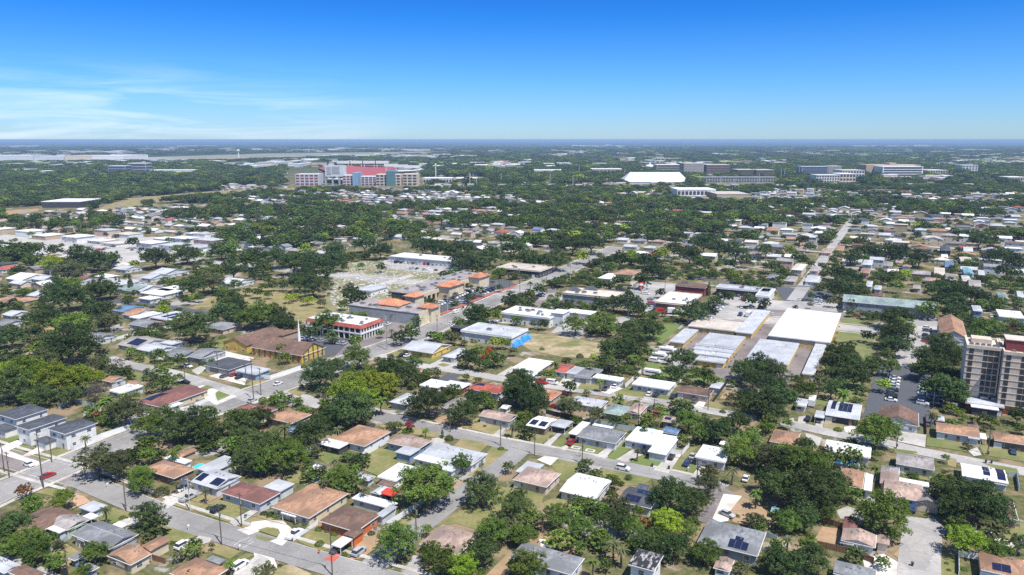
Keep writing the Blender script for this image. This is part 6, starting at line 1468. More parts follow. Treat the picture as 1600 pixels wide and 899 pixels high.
# trees: nearer ones stand alone, the far canopy is one mass
pts = []
for (x, y, wm, z, k_) in SPARE: pts.append((x, y, wm, (z + min(.45*wm, z*.92)), 'M' if k_ == 'G' else k_))
KW = 'D'*50 + 'M'*31 + 'O'*15 + 'Y'*4
hfill()
def scatter(y0, y1, density, w0, w1, hf, boundary=True, jit=0):
    """density = trees per square metre at full cover"""
    rr = random.Random(int(y0*7)); Y0, Y1 = P(800, y1).y, P(800, y0).y
    n = int(density * (Y1**2 - Y0**2) * .72)
    for _ in range(n):
        Y = math.sqrt(rr.uniform(Y0**2, Y1**2)); X = rr.uniform(-.72, .72)*Y
        x_, y_ = Qp(X, Y)
        if boundary and y_ > bnd(TB, x_) - 1: continue
        if any(inpoly(x_, y_ - (1.5 if y_ < 300 else 3), q) or inpoly(x_, y_, q) for q in NO): continue
        if any(f[0] < X < f[1] and f[2]-60 < Y < f[3] for f in FARF): continue
        w = rr.uniform(w0, w1)
        g_ = .60*vnoise(X+900, Y*.8, 95) + .40*vnoise(X, Y+500, 34)
        woods_ = (x_ < 345 and y_ < 318 and y_ > 256)
        wood2 = (y_ < 292 and x_ > 700) or (1180 < x_ and y_ < 300)
        th = .50
        if woods_: th = .15
        elif wood2: th = .36
        elif 780 < x_ < 1180 and y_ < 400: th = .43
        elif x_ > 1230 and y_ > 330: th = .54
        elif x_ < 450 and y_ > 330: th = .56
        if inpoly(x_, y_, PALE): th = .84
        if g_ < th:
            if rr.random() > .13 or woods_: continue
            w = rr.uniform(5, 8.5)
        else: w *= .85 + .5*min(1, (g_-th)*4)
        if Y < 2000 and nearroad(X, Y, -1.5 + w*.12): continue
        if Y < 2300 and (onfoot2(X, Y, .5) or (rr.random() < .75 and onfoot2(X, Y + 9, -1)) or (rr.random() < .5 and onfoot2(X, Y + 18, -1))): continue
        pts.append((X, Y, w, w*hf*rr.uniform(.85, 1.2) + 3.5, rr.choice(KW)))
scatter(318, 420, 1/62, 8, 17, .56)
scatter(292, 318, 1/85, 10, 18, .44)
scatter(262, 292, 1/170, 16, 28, .45)
scatter(243, 262, 1/900, 34, 60, .22, False)
scatter(231, 243, 1/7000, 80, 150, .10, False)
def inany(x, y):
    for q in SHP_:
        if q[1] < x < q[2] and q[3] < y < q[4] and inpoly(x, y, q[0]): return True
    return False
SHP_ = [(q, min(a for a, b in q), max(a for a, b in q), min(b for a, b in q), max(b for a, b in q)) for q in SHP]
# small trees and rank shrubs between the houses of the nearer blocks
rr = random.Random(77); cnt = 0
for _ in range(9000):
    Y = math.sqrt(rr.uniform(165**2, 700**2)); X = rr.uniform(-.72, .72)*Y; x_, y_ = Qp(X, Y)
    if y_ < bnd(TB, x_) or not (-30 < x_ < 1630): continue
    if inany(X, Y) or onfoot2(X, Y, 1.4) or nearroad(X, Y, 1.6) or onfoot2(X, Y+4, 0) : continue
    if vnoise(X, Y, 30) < .42 or inpoly(x_, y_, GP) or (795 < x_ < 950 and 512 < y_ < 574) or (290 < x_ < 510 and 450 < y_ < 512): continue
    if any(abs(X-a) < r_ and abs(Y-b) < r_ for a, b, r_ in PLACED): continue
    w = rr.uniform(2.2, 6.0) if rr.random() < .75 else rr.uniform(6, 9)
    if onfoot2(X, Y, w*.45): continue
    pts.append((X, Y, w, w*rr.uniform(.6, .95) + .3, rr.choice('DDMMMOOMDM'))); cnt += 1
print('extra small trees', cnt)
NTH = sum(1 for o in bpy.data.objects if o.parent is None and o.get('category') == 'tree')
pts.sort(key=lambda t: -t[2]/t[1])
near_n = max(0, 298 - NTH - 0)
protos = bpy.data.collections.new('canopy_kinds')
KI = []
for k_ in 'DMOYBRFT':
    for sh in (0, 1, 3):
        ob = bpy.data.objects.new(f'crown_{len(KI):02d}', crown(k_, sh, 2)); protos.objects.link(ob); KI.append(k_)
pos = np.array([(t[0], t[1], 0) for t in pts], dtype=np.float32)
me = bpy.data.meshes.new('far_trees'); me.vertices.add(len(pts)); me.vertices.foreach_set('co', pos.ravel())
rr = random.Random(8)
def attr(nm, ty, vals, fld='value'):
    a = me.attributes.new(nm, ty, 'POINT'); a.data.foreach_set(fld, vals)
idx = ['DMOYBRFT'.index('M' if t[4] == 'G' else t[4])*3 + rr.randrange(3) for t in pts]
attr('pick', 'INT', np.array(idx, dtype=np.int32))
hh = [min(t[3]*.96, t[2]*.95) for t in pts]
attr('size', 'FLOAT_VECTOR', np.array([(t[2]*1.1, t[2]*1.1, h) for t, h in zip(pts, hh)], dtype=np.float32).ravel(), 'vector')
attr('lift', 'FLOAT_VECTOR', np.array([(0, 0, max(-.1*h, t[3] - h*.98)) for t, h in zip(pts, hh)], dtype=np.float32).ravel(), 'vector')
attr('turn', 'FLOAT_VECTOR', np.array([(0, 0, rr.uniform(0, 6.28)) for t in pts], dtype=np.float32).ravel(), 'vector')
me.update()
ft = link('far_trees', me); tag(ft, 'the mass of dark green tree crowns stretching to the horizon', 'trees', None, 'stuff')
ng = bpy.data.node_groups.new('canopy', 'GeometryNodeTree')
ng.interface.new_socket('Geometry', in_out='INPUT', socket_type='NodeSocketGeometry'); ng.interface.new_socket('Geometry', in_out='OUTPUT', socket_type='NodeSocketGeometry')
N = ng.nodes.new; gi = N('NodeGroupInput'); go = N('NodeGroupOutput'); ci = N('GeometryNodeCollectionInfo'); ci.inputs['Collection'].default_value = protos
ci.inputs['Separate Children'].default_value = True; ci.inputs['Reset Children'].default_value = True
sp_ = N('GeometryNodeSetPosition'); ip = N('GeometryNodeInstanceOnPoints'); ip.inputs['Pick Instance'].default_value = True
def na(nm, ty):
    a = N('GeometryNodeInputNamedAttribute'); a.data_type = ty; a.inputs['Name'].default_value = nm; return [s for s in a.outputs if s.enabled and s.name == 'Attribute'][0]
Lk = ng.links.new
Lk(gi.outputs[0], sp_.inputs['Geometry']); Lk(na('lift', 'FLOAT_VECTOR'), sp_.inputs['Offset']); Lk(sp_.outputs[0], ip.inputs['Points'])
Lk(ci.outputs[0], ip.inputs['Instance']); Lk(na('pick', 'INT'), ip.inputs['Instance Index']); Lk(na('size', 'FLOAT_VECTOR'), ip.inputs['Scale'])
e2r = N('FunctionNodeEulerToRotation'); Lk(na('turn', 'FLOAT_VECTOR'), e2r.inputs[0]); Lk(e2r.outputs[0], ip.inputs['Rotation'])
Lk(ip.outputs[0], go.inputs[0])
md = ft.modifiers.new('canopy', 'NODES'); md.node_group = ng
print('far trees', len(pts), 'auto houses', len(AUTOH), 'hand houses', NH, 'hand trees', NTH)

# ---------------------------------------------------------------- vehicles
CARC = {'W': ('white', (.78, .78, .78)), 'K': ('black', (.015, .015, .018)), 'G': ('dark grey', (.10, .105, .11)), 'S': ('silver', (.42, .43, .44)), 'R': ('red', (.42, .02, .02)), 'B': ('dark blue', (.03, .06, .16)), 'T': ('teal', (.08, .25, .27))}
tyre = plain('tyre', (.02, .02, .02), .8); lampm = plain('headlamp', (.7, .7, .68), .2)
CM = {}
def loft(m, secs, mi=0):
    """secs: list of (x, half width, z0, z1) cross-sections, closed"""
    n = len(m.v)
    for x, w, z0, z1 in secs: m.v += [(x, -w, z0), (x, w, z0), (x, w*.96, z1), (x, -w*.96, z1)]
    k = len(secs)
    for i in range(k-1):
        a = n+4*i; b = a+4
        for p, q in ((0,1),(1,2),(2,3),(3,0)): m.f.append((a+p, b+p, b+q, a+q)); m.m.append(mi)
    m.f.append((n, n+1, n+2, n+3)); m.m.append(mi); a = n+4*(k-1); m.f.append((a+3, a+2, a+1, a)); m.m.append(mi)
def car_meshes(ty, c):
    key = (ty, c)
    if key in CM: return CM[key]
    cn, rgb = CARC[c]; paint = plain('paint_car_' + cn.replace(' ', '_'), rgb, .28, .0, .6)
    b = MB(); g_ = MB()
    if ty in ('sedan', 'suv'):
        L_ = 4.6 if ty == 'sedan' else 4.7; w = .90; zt = .92 if ty == 'sedan' else 1.08; hr = 1.44 if ty == 'sedan' else 1.72
        loft(b, [(-L_/2, w*.86, .42, zt*.86), (-L_/2+.12, w*.95, .28, zt*.97), (-L_/2+.9, w, .22, zt), (L_*.12, w, .22, zt), (L_*.30, w, .22, zt*.97), (L_/2-.25, w*.95, .26, zt*.82), (L_/2, w*.82, .38, zt*.66)])
        r0, r1 = (-L_*.22, L_*.08) if ty == 'sedan' else (-L_*.38, L_*.08)
        b.box(r0, r1, -w*.74, w*.74, hr-.06, hr, 0)
        lo0, lo1 = (-L_*.40, L_*.22) if ty == 'sedan' else (-L_*.47, L_*.22)
        g_.prism([(lo0, -w*.93, zt-.01), (lo1, -w*.93, zt-.01), (lo1, w*.93, zt-.01), (lo0, w*.93, zt-.01)], [(r0, -w*.74, hr-.061), (r1, -w*.74, hr-.061), (r1, w*.74, hr-.061), (r0, w*.74, hr-.061)])
        xs_ = (-L_*.30, L_*.31)
    elif ty == 'pickup':
        L_ = 5.6; w = .98
        loft(b, [(L_*.02, w, .35, 1.12), (L_*.30, w, .35, 1.12), (L_/2-.2, w*.96, .35, 1.0), (L_/2, w*.85, .45, .9)])
        b.box(-L_/2, L_*.02, -w, w, .4, .62); b.box(-L_/2, L_*.02, -w, -w+.1, .62, 1.1); b.box(-L_/2, L_*.02, w-.1, w, .62, 1.1); b.box(-L_/2, -L_/2+.1, -w+.1, w-.1, .62, 1.1)
        b.box(-.45, .75, -w*.76, w*.76, 1.74, 1.80)
        g_.prism([(-.62, -w*.93, 1.05), (1.35, -w*.93, 1.11), (1.35, w*.93, 1.11), (-.62, w*.93, 1.05)], [(-.45, -w*.76, 1.739), (.75, -w*.76, 1.739), (.75, w*.76, 1.739), (-.45, w*.76, 1.739)]); xs_ = (-L_*.30, L_*.30)
    elif ty == 'van':
        L_ = 5.4; w = .98
        loft(b, [(-L_/2, w*.95, .35, 2.0), (-L_/2+.1, w, .3, 2.1), (L_*.22, w, .3, 2.1), (L_*.36, w*.97, .3, 1.25), (L_/2, w*.85, .4, .95)])
        g_.prism([(L_*.235, -w*.9, 1.95), (L_*.355, -w*.9, 1.3), (L_*.355, w*.9, 1.3), (L_*.235, w*.9, 1.95)], [(L_*.25, -w*.9, 2.02), (L_*.375, -w*.9, 1.33), (L_*.375, w*.9, 1.33), (L_*.25, w*.9, 2.02)])
        g_.box(-L_*.35, L_*.2, -w*.985, w*.985, 1.4, 1.85); xs_ = (-L_*.30, L_*.31)
    else:
        L_ = 7.6; w = 1.2
        b.box(-L_/2, L_/2-.4, -w, w, .5, 3.0); b.box(L_/2-.4, L_/2, -w*.95, w*.95, .5, 2.3); b.box(-1.2, 0, -.5, .5, 3.0, 3.25)
        g_.box(-L_/2+.8, L_/2-1, -w-.02, w+.02, 1.6, 2.2); g_.box(L_/2, L_/2+.02, -w*.8, w*.8, 1.4, 2.2); xs_ = (-L_*.28, L_*.33)
    wm_ = MB(); r = .36
    cc = [(math.cos(math.pi*i/5)*r, math.sin(math.pi*i/5)*r) for i in range(10)]
    wm_.prism([(x, -.12, z) for x, z in cc], [(x, .12, z) for x, z in cc], 0); wm_.prism([(x*.55, -.13, z*.55) for x, z in cc], [(x*.55, .13, z*.55) for x, z in cc], 1)
    if 'wheel' not in CM: CM['wheel'] = wm_.mesh('wheel', [tyre, metal_m]); hl = MB().box(-.03, .03, -.18, .18, -.07, .07); CM['lamp'] = hl.mesh('headlight', lampm)
    far = MB(); far.v = list(b.v); far.f = list(b.f); far.m = list(b.m); n = len(far.v); far.v += g_.v; far.f += [tuple(n+j for j in f) for f in g_.f]; far.m += [1]*len(g_.f)
    for x in xs_: far.box(x-.33, x+.33, -w-.01, w+.01, 0, .5, 2)
    CM[key] = (b.mesh('body', paint), g_.mesh('windows', glass), far.mesh('car', [paint, glass, tyre]), xs_, w, L_); return CM[key]
VN = {'sedan': ('car', 'car'), 'suv': ('car', 'car'), 'pickup': ('pickup_truck', 'pickup truck'), 'van': ('van', 'van'), 'rv': ('motorhome', 'motorhome')}
ncar = 0
def car(win, x, y, ty, c, head, where=None, near=None, group='parked cars', z=.16):
    p = P(*W(win, x, y), .5); rz = (GA if head == 1 else GA + R(90) if head == 2 else R(head)); nm, cat = VN[ty]
    bm_, gm, fm, xs_, w, L_ = car_meshes(ty, c); px, py = W(win, x, y)
    if near is None: near = py > 600
    if near:
        root = empty(nm, (p.x, p.y, z), rz); link('body', bm_, root); link('windows', gm, root)
        for wx in xs_:
            for s_ in (-1, 1): link('wheel', CM['wheel'], root, (wx, s_*(w-.1), .36))
        for s_ in (-1, 1): link('headlight', CM['lamp'], root, (L_/2-.04, s_*w*.6, .68))
    else: root = link(nm, fm, None, (p.x, p.y, z), rz)
    tn = {'sedan': 'saloon car', 'suv': 'sport utility car', 'pickup': 'pickup truck', 'van': 'van', 'rv': 'motorhome'}[ty]
    if where: tag(root, f'{CARC[c][0]} {tn} {where}', cat, group)
    else: auto(root, f'{CARC[c][0]} {tn}', cat, group)
    return root
for a in (('B0',425,812,'sedan','R',2,'driving along the avenue by the tall utility pole'),('B0',255,715,'sedan','W',1,'at the mouth of the side street'),('A1',535,218,'pickup','S',2,'in the wide forked concrete drive'),('A1',795,318,'suv','K',2,'parked on the lawn behind a pole'),
  ('A1',490,132,'sedan','W',2,'under the small solar carport'),('A1',488,635,'suv','W',2,'behind the yellow house with orange-brown roof'),('A1',990,812,'suv','W',2,'beside the wide tan hipped house'),('A2',342,542,'pickup','W',2,'in the horseshoe drive by a white wall'),
  ('A2',718,672,'sedan','G',2,'under the white carport with red drive'),('A2',912,695,'suv','S',2,'on the dirt at the street corner'),('B4',520,518,'suv','R',2,'at the left side of the long grey-roofed house'),('B4',860,548,'sedan','R',2,'in the right drive of the long grey-roofed house'),
  ('B4',980,748,'suv','W',1,'parked along the kerb of the residential street'),('B4',1150,605,'sedan','K',1,'in the curved drive'),('B5',278,648,'sedan','K',2,'in front of a white gate'),('B5',415,705,'suv','B',2,'on the lawn of the plain white-roofed house'),('B5',465,640,'sedan','S',2,'behind the dark blue car on the lawn'),
  ('B5',728,718,'sedan','B',2,'at the right corner of the plain white-roofed house'),('B5',935,838,'sedan','W',2,'in deep tree shade at the dead end'),('A5',770,362,'sedan','S',-48,'on the white gravel drive near the sandy yard'),('B5',80,92,'sedan','W',2,'beside a black one before the white house'),
  ('B5',140,100,'sedan','K',2,'next to a white one before the white house'),('B5',292,118,'suv','K',2,'on the lawn of the pink-walled house'),('B5',478,152,'sedan','G',2,'alone on the lawn near the rusty gabled roof'),('B5',88,218,'sedan','G',2,'at the head of the red paved drive'),
  ('B4',385,200,'sedan','R',1,'in the yard behind the black fence'),('B4',430,215,'sedan','K',1,'in the yard behind the black fence'),('C4',265,668,'pickup','R',1,'on the street right behind a white van'),('C4',355,672,'van','W',1,'on the street right ahead of a red pickup'),
  ('C4',830,722,'pickup','G',2,'in the drive of the white flat roofed house'),('C4',910,702,'sedan','W',2,'beside the dark pickup in the drive'),('C2',195,678,'sedan','W',2,'driving alone on the open avenue'),('B1',1095,148,'sedan','S',2,'on the avenue by the maroon roof and round bush'),
  ('C1',530,525,'suv','W',1,'in the side street drive under trees'),('C1',850,612,'sedan','G',2,'first of three in the white forecourt'),('C1',935,600,'sedan','R',2,'between two dark ones in the white forecourt'),('C1',985,622,'sedan','K',2,'nearest the palm in the white forecourt'),
  ('C1',510,665,'sedan','K',1,'behind the long maroon roof'),('B2',1010,372,'sedan','G',2,'behind the neat orange-tan roof'),('B3',75,432,'sedan','K',2,'between the two tan-roofed houses'),('C3',165,425,'sedan','K',2,'beside a white one before the yellow house'),('C3',205,430,'sedan','W',2,'beside a black one before the yellow house'),
  ('B7',1145,603,'sedan','B',2,'before the house with two white arches'),('B6',350,312,'suv','K',2,'beside the small carport near the motorhome'),('B6',450,325,'sedan','G',2,'under the small carport near the motorhome'),('A7',255,312,'suv','B',2,'before the arched porch'),('A7',950,508,'sedan','S',2,'in deep shade under the great oak'),
  ('D3',636,668,'van','W',2,'driving on the avenue beside the palm-lined red strip'),('D3',594,770,'sedan','W',2,'on the avenue just ahead of the big van'),('D3',106,740,'sedan','R',2,'in the office forecourt by a palm'),('D3',38,772,'sedan','W',2,'in the office forecourt beneath the tall pole'),
  ('B6',390,175,'rv','W',2,'parked beside the pale solar roof'),('C5',110,600,'rv','W',1,'behind the white house between fences'),('C7',1048,108,'sedan','W',2,'in the lane at the far right'),('C7',1150,192,'pickup','R',1,'alone in the pale lane beyond the tower'),('C7',1000,218,'sedan','G',1,'in the pale lane left of the red pickup'),
  ('C6',785,76,'sedan','R',1,'at the top edge of the green field'),('D4',372,360,'sedan','W',2,'crossing the junction by the corner shop'),('D3',968,640,'sedan','G',2,'on the avenue opposite the arcade'),('D7',955,705,'sedan','W',2,'beside the blue two-storey house'),('D5',50,505,'van','W',1,'behind the big white-roofed store'),('C6',40,62,'sedan','W',2,'at the end of the long grey storage wing')):
    car(*a)
rc_ = random.Random(31)
def rows(win, x0, y0, x1, y1, n, head, jit=1.5, cols='WWWWSSSGGKKKBR', ty=('sedan', 'suv', 'suv', 'sedan', 'van')):
    for i in range(n):
        t = (i+.5)/n
        if rc_.random() < .1: continue
        car(win, x0+(x1-x0)*t + rc_.uniform(-jit, jit), y0+(y1-y0)*t, rc_.choice(ty), rc_.choice(cols), head, None, False)
rows('C6', 1130, 585, 1085, 835, 9, 1, cols='WWWSSGKWB', ty=('sedan', 'suv'))
rows('C7', 375, 645, 345, 865, 8, 1, cols='WWWSSGW', ty=('sedan', 'suv')); rows('C7', 480, 650, 470, 880, 6, 1, cols='WSKG')
rows('C7', 395, 155, 375, 310, 7, 1); rows('C7', 245, 190, 215, 240, 2, 1)
rows('D3', 480, 605, 800, 465, 14, 1); rows('D3', 590, 600, 660, 560, 3, 1); rows('D3', 690, 590, 1010, 445, 13, 1); rows('D3', 850, 445, 960, 470, 5, 1)
rows('D5', 540, 770, 720, 615, 8, 1); rows('D5', 890, 625, 1120, 625, 9, 2, cols='KKGSWB'); rows('D5', 870, 690, 1010, 700, 4, 2, cols='WB', ty=('rv', 'van')); rows('D5', 880, 545, 930, 560, 2, 2)
rows('D5', 90, 545, 115, 640, 6, 1); rows('D4', 180, 560, 280, 505, 6, 1); rows('D4', 860, 455, 1000, 475, 6, 2); rows('D4', 1070, 430, 1200, 440, 3, 2)
rows('C2', 400, 275, 800, 325, 10, 2); rows('D3', 60, 225, 640, 262, 16, 2, 5); rows('D3', 220, 280, 480, 300, 5, 2, 5); rows('D6', 430, 600, 470, 480, 7, 1); rows('D6', 265, 552, 320, 560, 3, 2); rows('D6', 80, 540, 130, 548, 2, 2)
rows('C5', 110, 490, 290, 365, 5, 1, cols='W', ty=('rv', 'van')); rows('D2', 20, 375, 110, 370, 2, 2); rows('D1', 1170, 370, 1240, 372, 2, 2); rows('D1', 30, 120, 200, 100, 8, 2, 5); rows('D1', 640, 215, 760, 230, 5, 2); rows('D4', 900, 655, 1010, 665, 0, 2)
rows('D0', 820, 130, 1150, 60, 10, 2, 12); rows('C4', 640, 195, 700, 210, 2, 1); rows('D6', 700, 255, 760, 250, 2, 1)
# articulated lorry with a red cab
p = P(*W('C5', 205, 62)); root = empty('lorry', (p.x, p.y, .1), GA + R(16)); tag(root, 'long white trailer lorry with a red cab behind the big store', 'lorry')
link('trailer', MB().box(2.5, 18.5, -1.3, 1.3, 1.1, 4.0).mesh('trailer', wallmat('white')), root)
link('cab', MB().box(-3.0, 0, -1.2, 1.2, .6, 3.4).box(-5.0, -3.01, -1.05, 1.05, .6, 1.9).box(0.01, 2.49, -.5, .5, .7, 1.2).mesh('cab', plain('paint_lorry_red', (.42, .02, .02), .3)), root)
link('windscreen', MB().box(-3.05, -3.0, -1.0, 1.0, 2.1, 3.0).mesh('windscreen', glass), root)
m = MB(); 
for x in (5, 6.5, 8.5, 10): m.box(x-.05, x+.7, -1.32, -1.3, 2.6, 3.1)
link('lettering', m.mesh('lettering', plain('faded_lettering', (.2, .25, .4))), root)
for x in (-3.8, 1, 15.5, 16.8):
    for s_ in (-1, 1): link('wheel', CM['wheel'], root, (x, s_*1.1, .5), 0, (1.4, 1.2, 1.4))

# ---------------------------------------------------------------- fences and walls
fence_c = {'white': plain('vinyl_white', (.76, .77, .78), .5), 'pale': plain('fence_blue_grey', (.42, .50, .52), .7), 'brown': noisy('fence_boards', (.17, .09, .055), (.25, .14, .09), 2), 'dark': plain('fence_dark', (.035, .035, .04), .7), 'grey': noisy('block_wall', (.30, .31, .32), (.40, .41, .42), 1)}
PM = {}
def fence(c, h, win, pts, label, cat='fence'):
    q = [P(*W(win, x, y)) for x, y in parse(pts)]; q = [Vector((a.x, a.y, 0)) for a in q]
    o0 = q[0]; root = empty('fence', o0); tag(root, label, cat); m = MB(); pl = []
    if c not in PM: PM[c] = MB().box(-.07, .07, -.07, .07, 0, 1).mesh('fence_post', fence_c[c])
    for a, b in zip(q, q[1:]):
        d = (b-a); n = max(1, round(d.length/2.4)); u = d.normalized(); s_ = Vector((-u.y, u.x, 0))
        for i in range(n):
            A, B_ = a + d*(i/n) + u*.09, a + d*((i+1)/n) - u*.09
            c_ = [A + s_*.03, A - s_*.03, B_ - s_*.03, B_ + s_*.03]; m.prism([(v.x-o0.x, v.y-o0.y, .03) for v in c_], [(v.x-o0.x, v.y-o0.y, h-.05) for v in c_])
        for i in range(n+1):
            pl.append(tuple(a + d*(i/n) - o0))
    link('panels', m.mesh('panels', fence_c[c]), root); 
    for A in pl: link('post', PM[c], root, A, 0, (1, 1, h+.05))
for a in (('white',1.9,'B0','598,575 660,590 900,480 1180,390','white fence along the avenue beside the white two-storey house'),('white',1.8,'B1','340,270 520,235 775,132','long white wall at the side of the maroon-roofed house'),
 ('white',1.9,'C2','-60,620 125,640 395,550','white wall by the avenue in front of the church'),('white',1.9,'B2','450,610 550,570 ','short white fence joined to the white flat annex'),('white',2.0,'B2','885,690 1160,520','white fence between the two orange-tan roofed houses'),
 ('white',1.9,'P','605,825 638,803','white fence at the side of the orange-walled house'),('pale',1.9,'P','638,803 662,787','blue-green fence running under the spreading oak'),('white',1.2,'A2','330,600 545,450','low white wall along the horseshoe drive'),
 ('pale',1.9,'B4','675,345 900,390 1110,425','pale blue-grey fence behind the long grey-roofed house'),('dark',1.9,'B4','300,265 450,300 620,342','black fence behind the solar-panelled white roof'),('brown',1.9,'A6','430,650 700,710 930,800','brown board fence along the dusty yard, nearest the white roof'),
 ('brown',1.8,'A6','500,440 660,490','brown board fence at the back of the dusty yard'),('pale',1.7,'B0','515,220 650,165 830,205','pale picket fence under the yellow-green tree'),('white',1.7,'B0','740,285 830,230 890,240','white fence stub around the small palm garden'),('white',1.7,'B0','900,325 1050,265','white fence between two bright green lawns'),
 ('dark',1.8,'C5','650,840 765,680','dark fence right of the rusty gabled house'),('white',2,'C5','255,760 370,650','white wall left of the rusty gabled house'),('white',2,'C4','1000,715 1140,585','white wall left of the white house with lawn oval'),
 ('white',1.8,'A7','665,899 662,735 830,760','white fence by the drive at the bottom right'),('pale',1.9,'B7','1110,820 1175,830 1195,950','pale fence right of the upright solar panels'),('white',1.8,'B5','285,618 372,632 432,560','white gate and fence beside the white flat roof'),
 ('brown',1.7,'A1','195,760 330,800','short brown fence behind the yellow house'),('dark',1.8,'A0','380,805 480,860 600,920','dark fence at the foot of the bushes by the alley'),('pale',1.6,'A0','440,690 520,650 610,580','grey picket fence beside the pale green house'),
 ('grey',1.6,'B2','470,710 630,760','grey block wall behind the little white shed'),('white',1.7,'C0','850,335 1000,300 1244,230','long white wall behind the green hedge'),('grey',1.2,'C1','30,560 270,620','low dark wall around the bright green walled lawn'),('white',1.8,'B5','840,480 1000,540','faded white fence among the olive trees'),
 ('brown',1.8,'B7','372,300 380,450','brown gate post fence beside the brown gabled house'),('pale',1.6,'A5','1110,560 1210,600','pale fence right of the large grey house'),('grey',1.4,'D6','0,432 400,452 640,480','long grey wall beside the boulevard, right part'),('grey',1.4,'D5','430,372 700,400 1244,440','long grey wall beside the boulevard, centre part')):
    fence(*a)

# ---------------------------------------------------------------- poles, lamps, wires, signs
def pole(win, x, y, h, kind='wood', arms=1, label=None):
    p = P(*W(win, x, y)); root = empty('utility_pole' if kind != 'lamp' else 'street_lamp', (p.x, p.y, 0), GA)
    if kind == 'lamp':
        link('post', MB().cyl(0, 0, 0, h, .12, .08, 6).mesh('post', metal_m), root); link('arm', MB().tube((0, 0, h-.2), (1.8, 0, h+.3), .06, .05, 5).mesh('arm', metal_m), root)
        link('lamp_head', MB().box(1.6, 2.5, -.18, .18, h+.2, h+.38).mesh('lamp_head', metal_m), root); auto(root, 'street lamp', 'street lamp', 'street lamps')
    else:
        mt = wood_m if kind == 'wood' else plain('pole_concrete', (.5, .49, .47), .8)
        link('post', MB().cyl(0, 0, 0, h, .22 if h > 14 else .17, .12, 7).mesh('post', mt), root)
        for i in range(arms): link('crossarm', MB().box(-1.2, 1.2, -.07, .07, h-.6-1.1*i, h-.45-1.1*i).mesh('crossarm', mt), root)
        link('transformer', MB().cyl(.32, 0, h-3.2, h-2.2, .22, .22, 8).mesh('transformer', metal_m), root)
        auto(root, ('tall ' if h > 14 else '') + 'utility pole', 'utility pole', 'utility poles')
    return Vector((p.x, p.y, h - .5))
WIRES = []
av = [pole('A0', 385, 130, 19, arms=2), pole('C1', 1110, 820, 18, arms=2), pole('C2', 1155, 380, 18, 'conc', 2), pole('C3', 565, 172, 17, 'conc', 2), pole('D3', 990, 620, 17, 'conc', 2), pole('D4', 515, 420, 16, 'conc', 2)]
WIRES.append(av)
sa = [pole('A0', 1115, 330, 10), pole('A1', 550, 330, 10, 'conc'), pole('A1', 828, 630, 11.5), pole('A2', 675, 905, 12)]
WIRES.append(sa[0:1] + sa[2:])
sb = [pole('B3', 585, 430, 9.5), pole('B3', 1030, 550, 9.5), pole('B4', 200, 635, 9), pole('B4', 620, 710, 9), pole('A5', 500, 110, 9)]
WIRES.append(sb)
pole('B0', 460, 695, 9); pole('B0', 85, 835, 9); pole('B0', 40, 780, 10); pole('A1', 1005, 470, 10); pole('A3', 285, 560, 10)
bk = [pole('B4', 1115, 370, 11), pole('B5', 120, 330, 9), pole('B5', 600, 230, 9), pole('B6', 440, 140, 11)]; WIRES.append(bk[0:1] + bk[3:])
for w_, x, y, h in (('C1', 505, 645, 9), ('C1', 1045, 680, 9), ('C1', 1175, 780, 12), ('C2', 45, 780, 12), ('C1', 360, 190, 9), ('C1', 795, 570, 9), ('C3', 25, 380, 15), ('C3', 470, 210, 9), ('C3', 725, 550, 8), ('B7', 920, 630, 9), ('B7', 115, 570, 4), ('C7', 590, 890, 9), ('D3', 1110, 460, 12), ('D3', 1200, 540, 14), ('D3', 1195, 420, 12), ('D4', 305, 465, 13), ('D4', 70, 500, 13), ('D5', 378, 395, 16), ('D5', 220, 465, 10), ('D1', 375, 110, 10), ('D2', 870, 150, 10), ('D6', 590, 250, 10), ('D6', 435, 50, 10), ('D7', 490, 320, 10), ('A0', 600, 899, 7)):
    pole(w_, x, y, h, arms=1)
for w_, x, y, h in (('C2', 575, 305, 9), ('C4', 1025, 140, 9), ('C3', 545, 90, 9), ('C7', 440, 880, 8), ('D3', 515, 700, 9), ('B4', 600, 650, 5), ('B3', 720, 0, 6)): pole(w_, x, y, h, 'lamp')
rr = random.Random(17)
for i in range(16):                      # thin masts of the middle distance
    x_ = rr.uniform(700, 1250); y_ = rr.uniform(276, 296); p = P(x_, y_)
    r_ = link('mast', MB().cyl(0, 0, 0, rr.uniform(22, 34), .7, .4, 5).mesh('mast', wallmat('pale')), None, (p.x, p.y, 0)); auto(r_, 'thin pale mast', 'mast', 'thin masts in the distance')
def wires(P_, nm='power_line'):
    m = MB()
    for a, b in zip(P_, P_[1:]):
        for o_ in (-1, 0, 1):
            n = 8; pr = None
            for i in range(n+1):
                t = i/n; q = a.lerp(b, t) + E1*o_; q.z -= (b-a).length*.018*4*t*(1-t)
                if pr is not None: m.tube(pr, q, .022, .022, 3)
                pr = q
    return link(nm, m.mesh(nm, plain('wire', (.05, .05, .05), .6)))
for P_, lb in zip(WIRES, ('power lines strung on the tall poles along the avenue', 'power lines over the nearest street', 'power lines over the street with the grey-roofed house', 'power lines behind the long white-roofed lots')):
    tag(wires(P_), lb, 'power line')
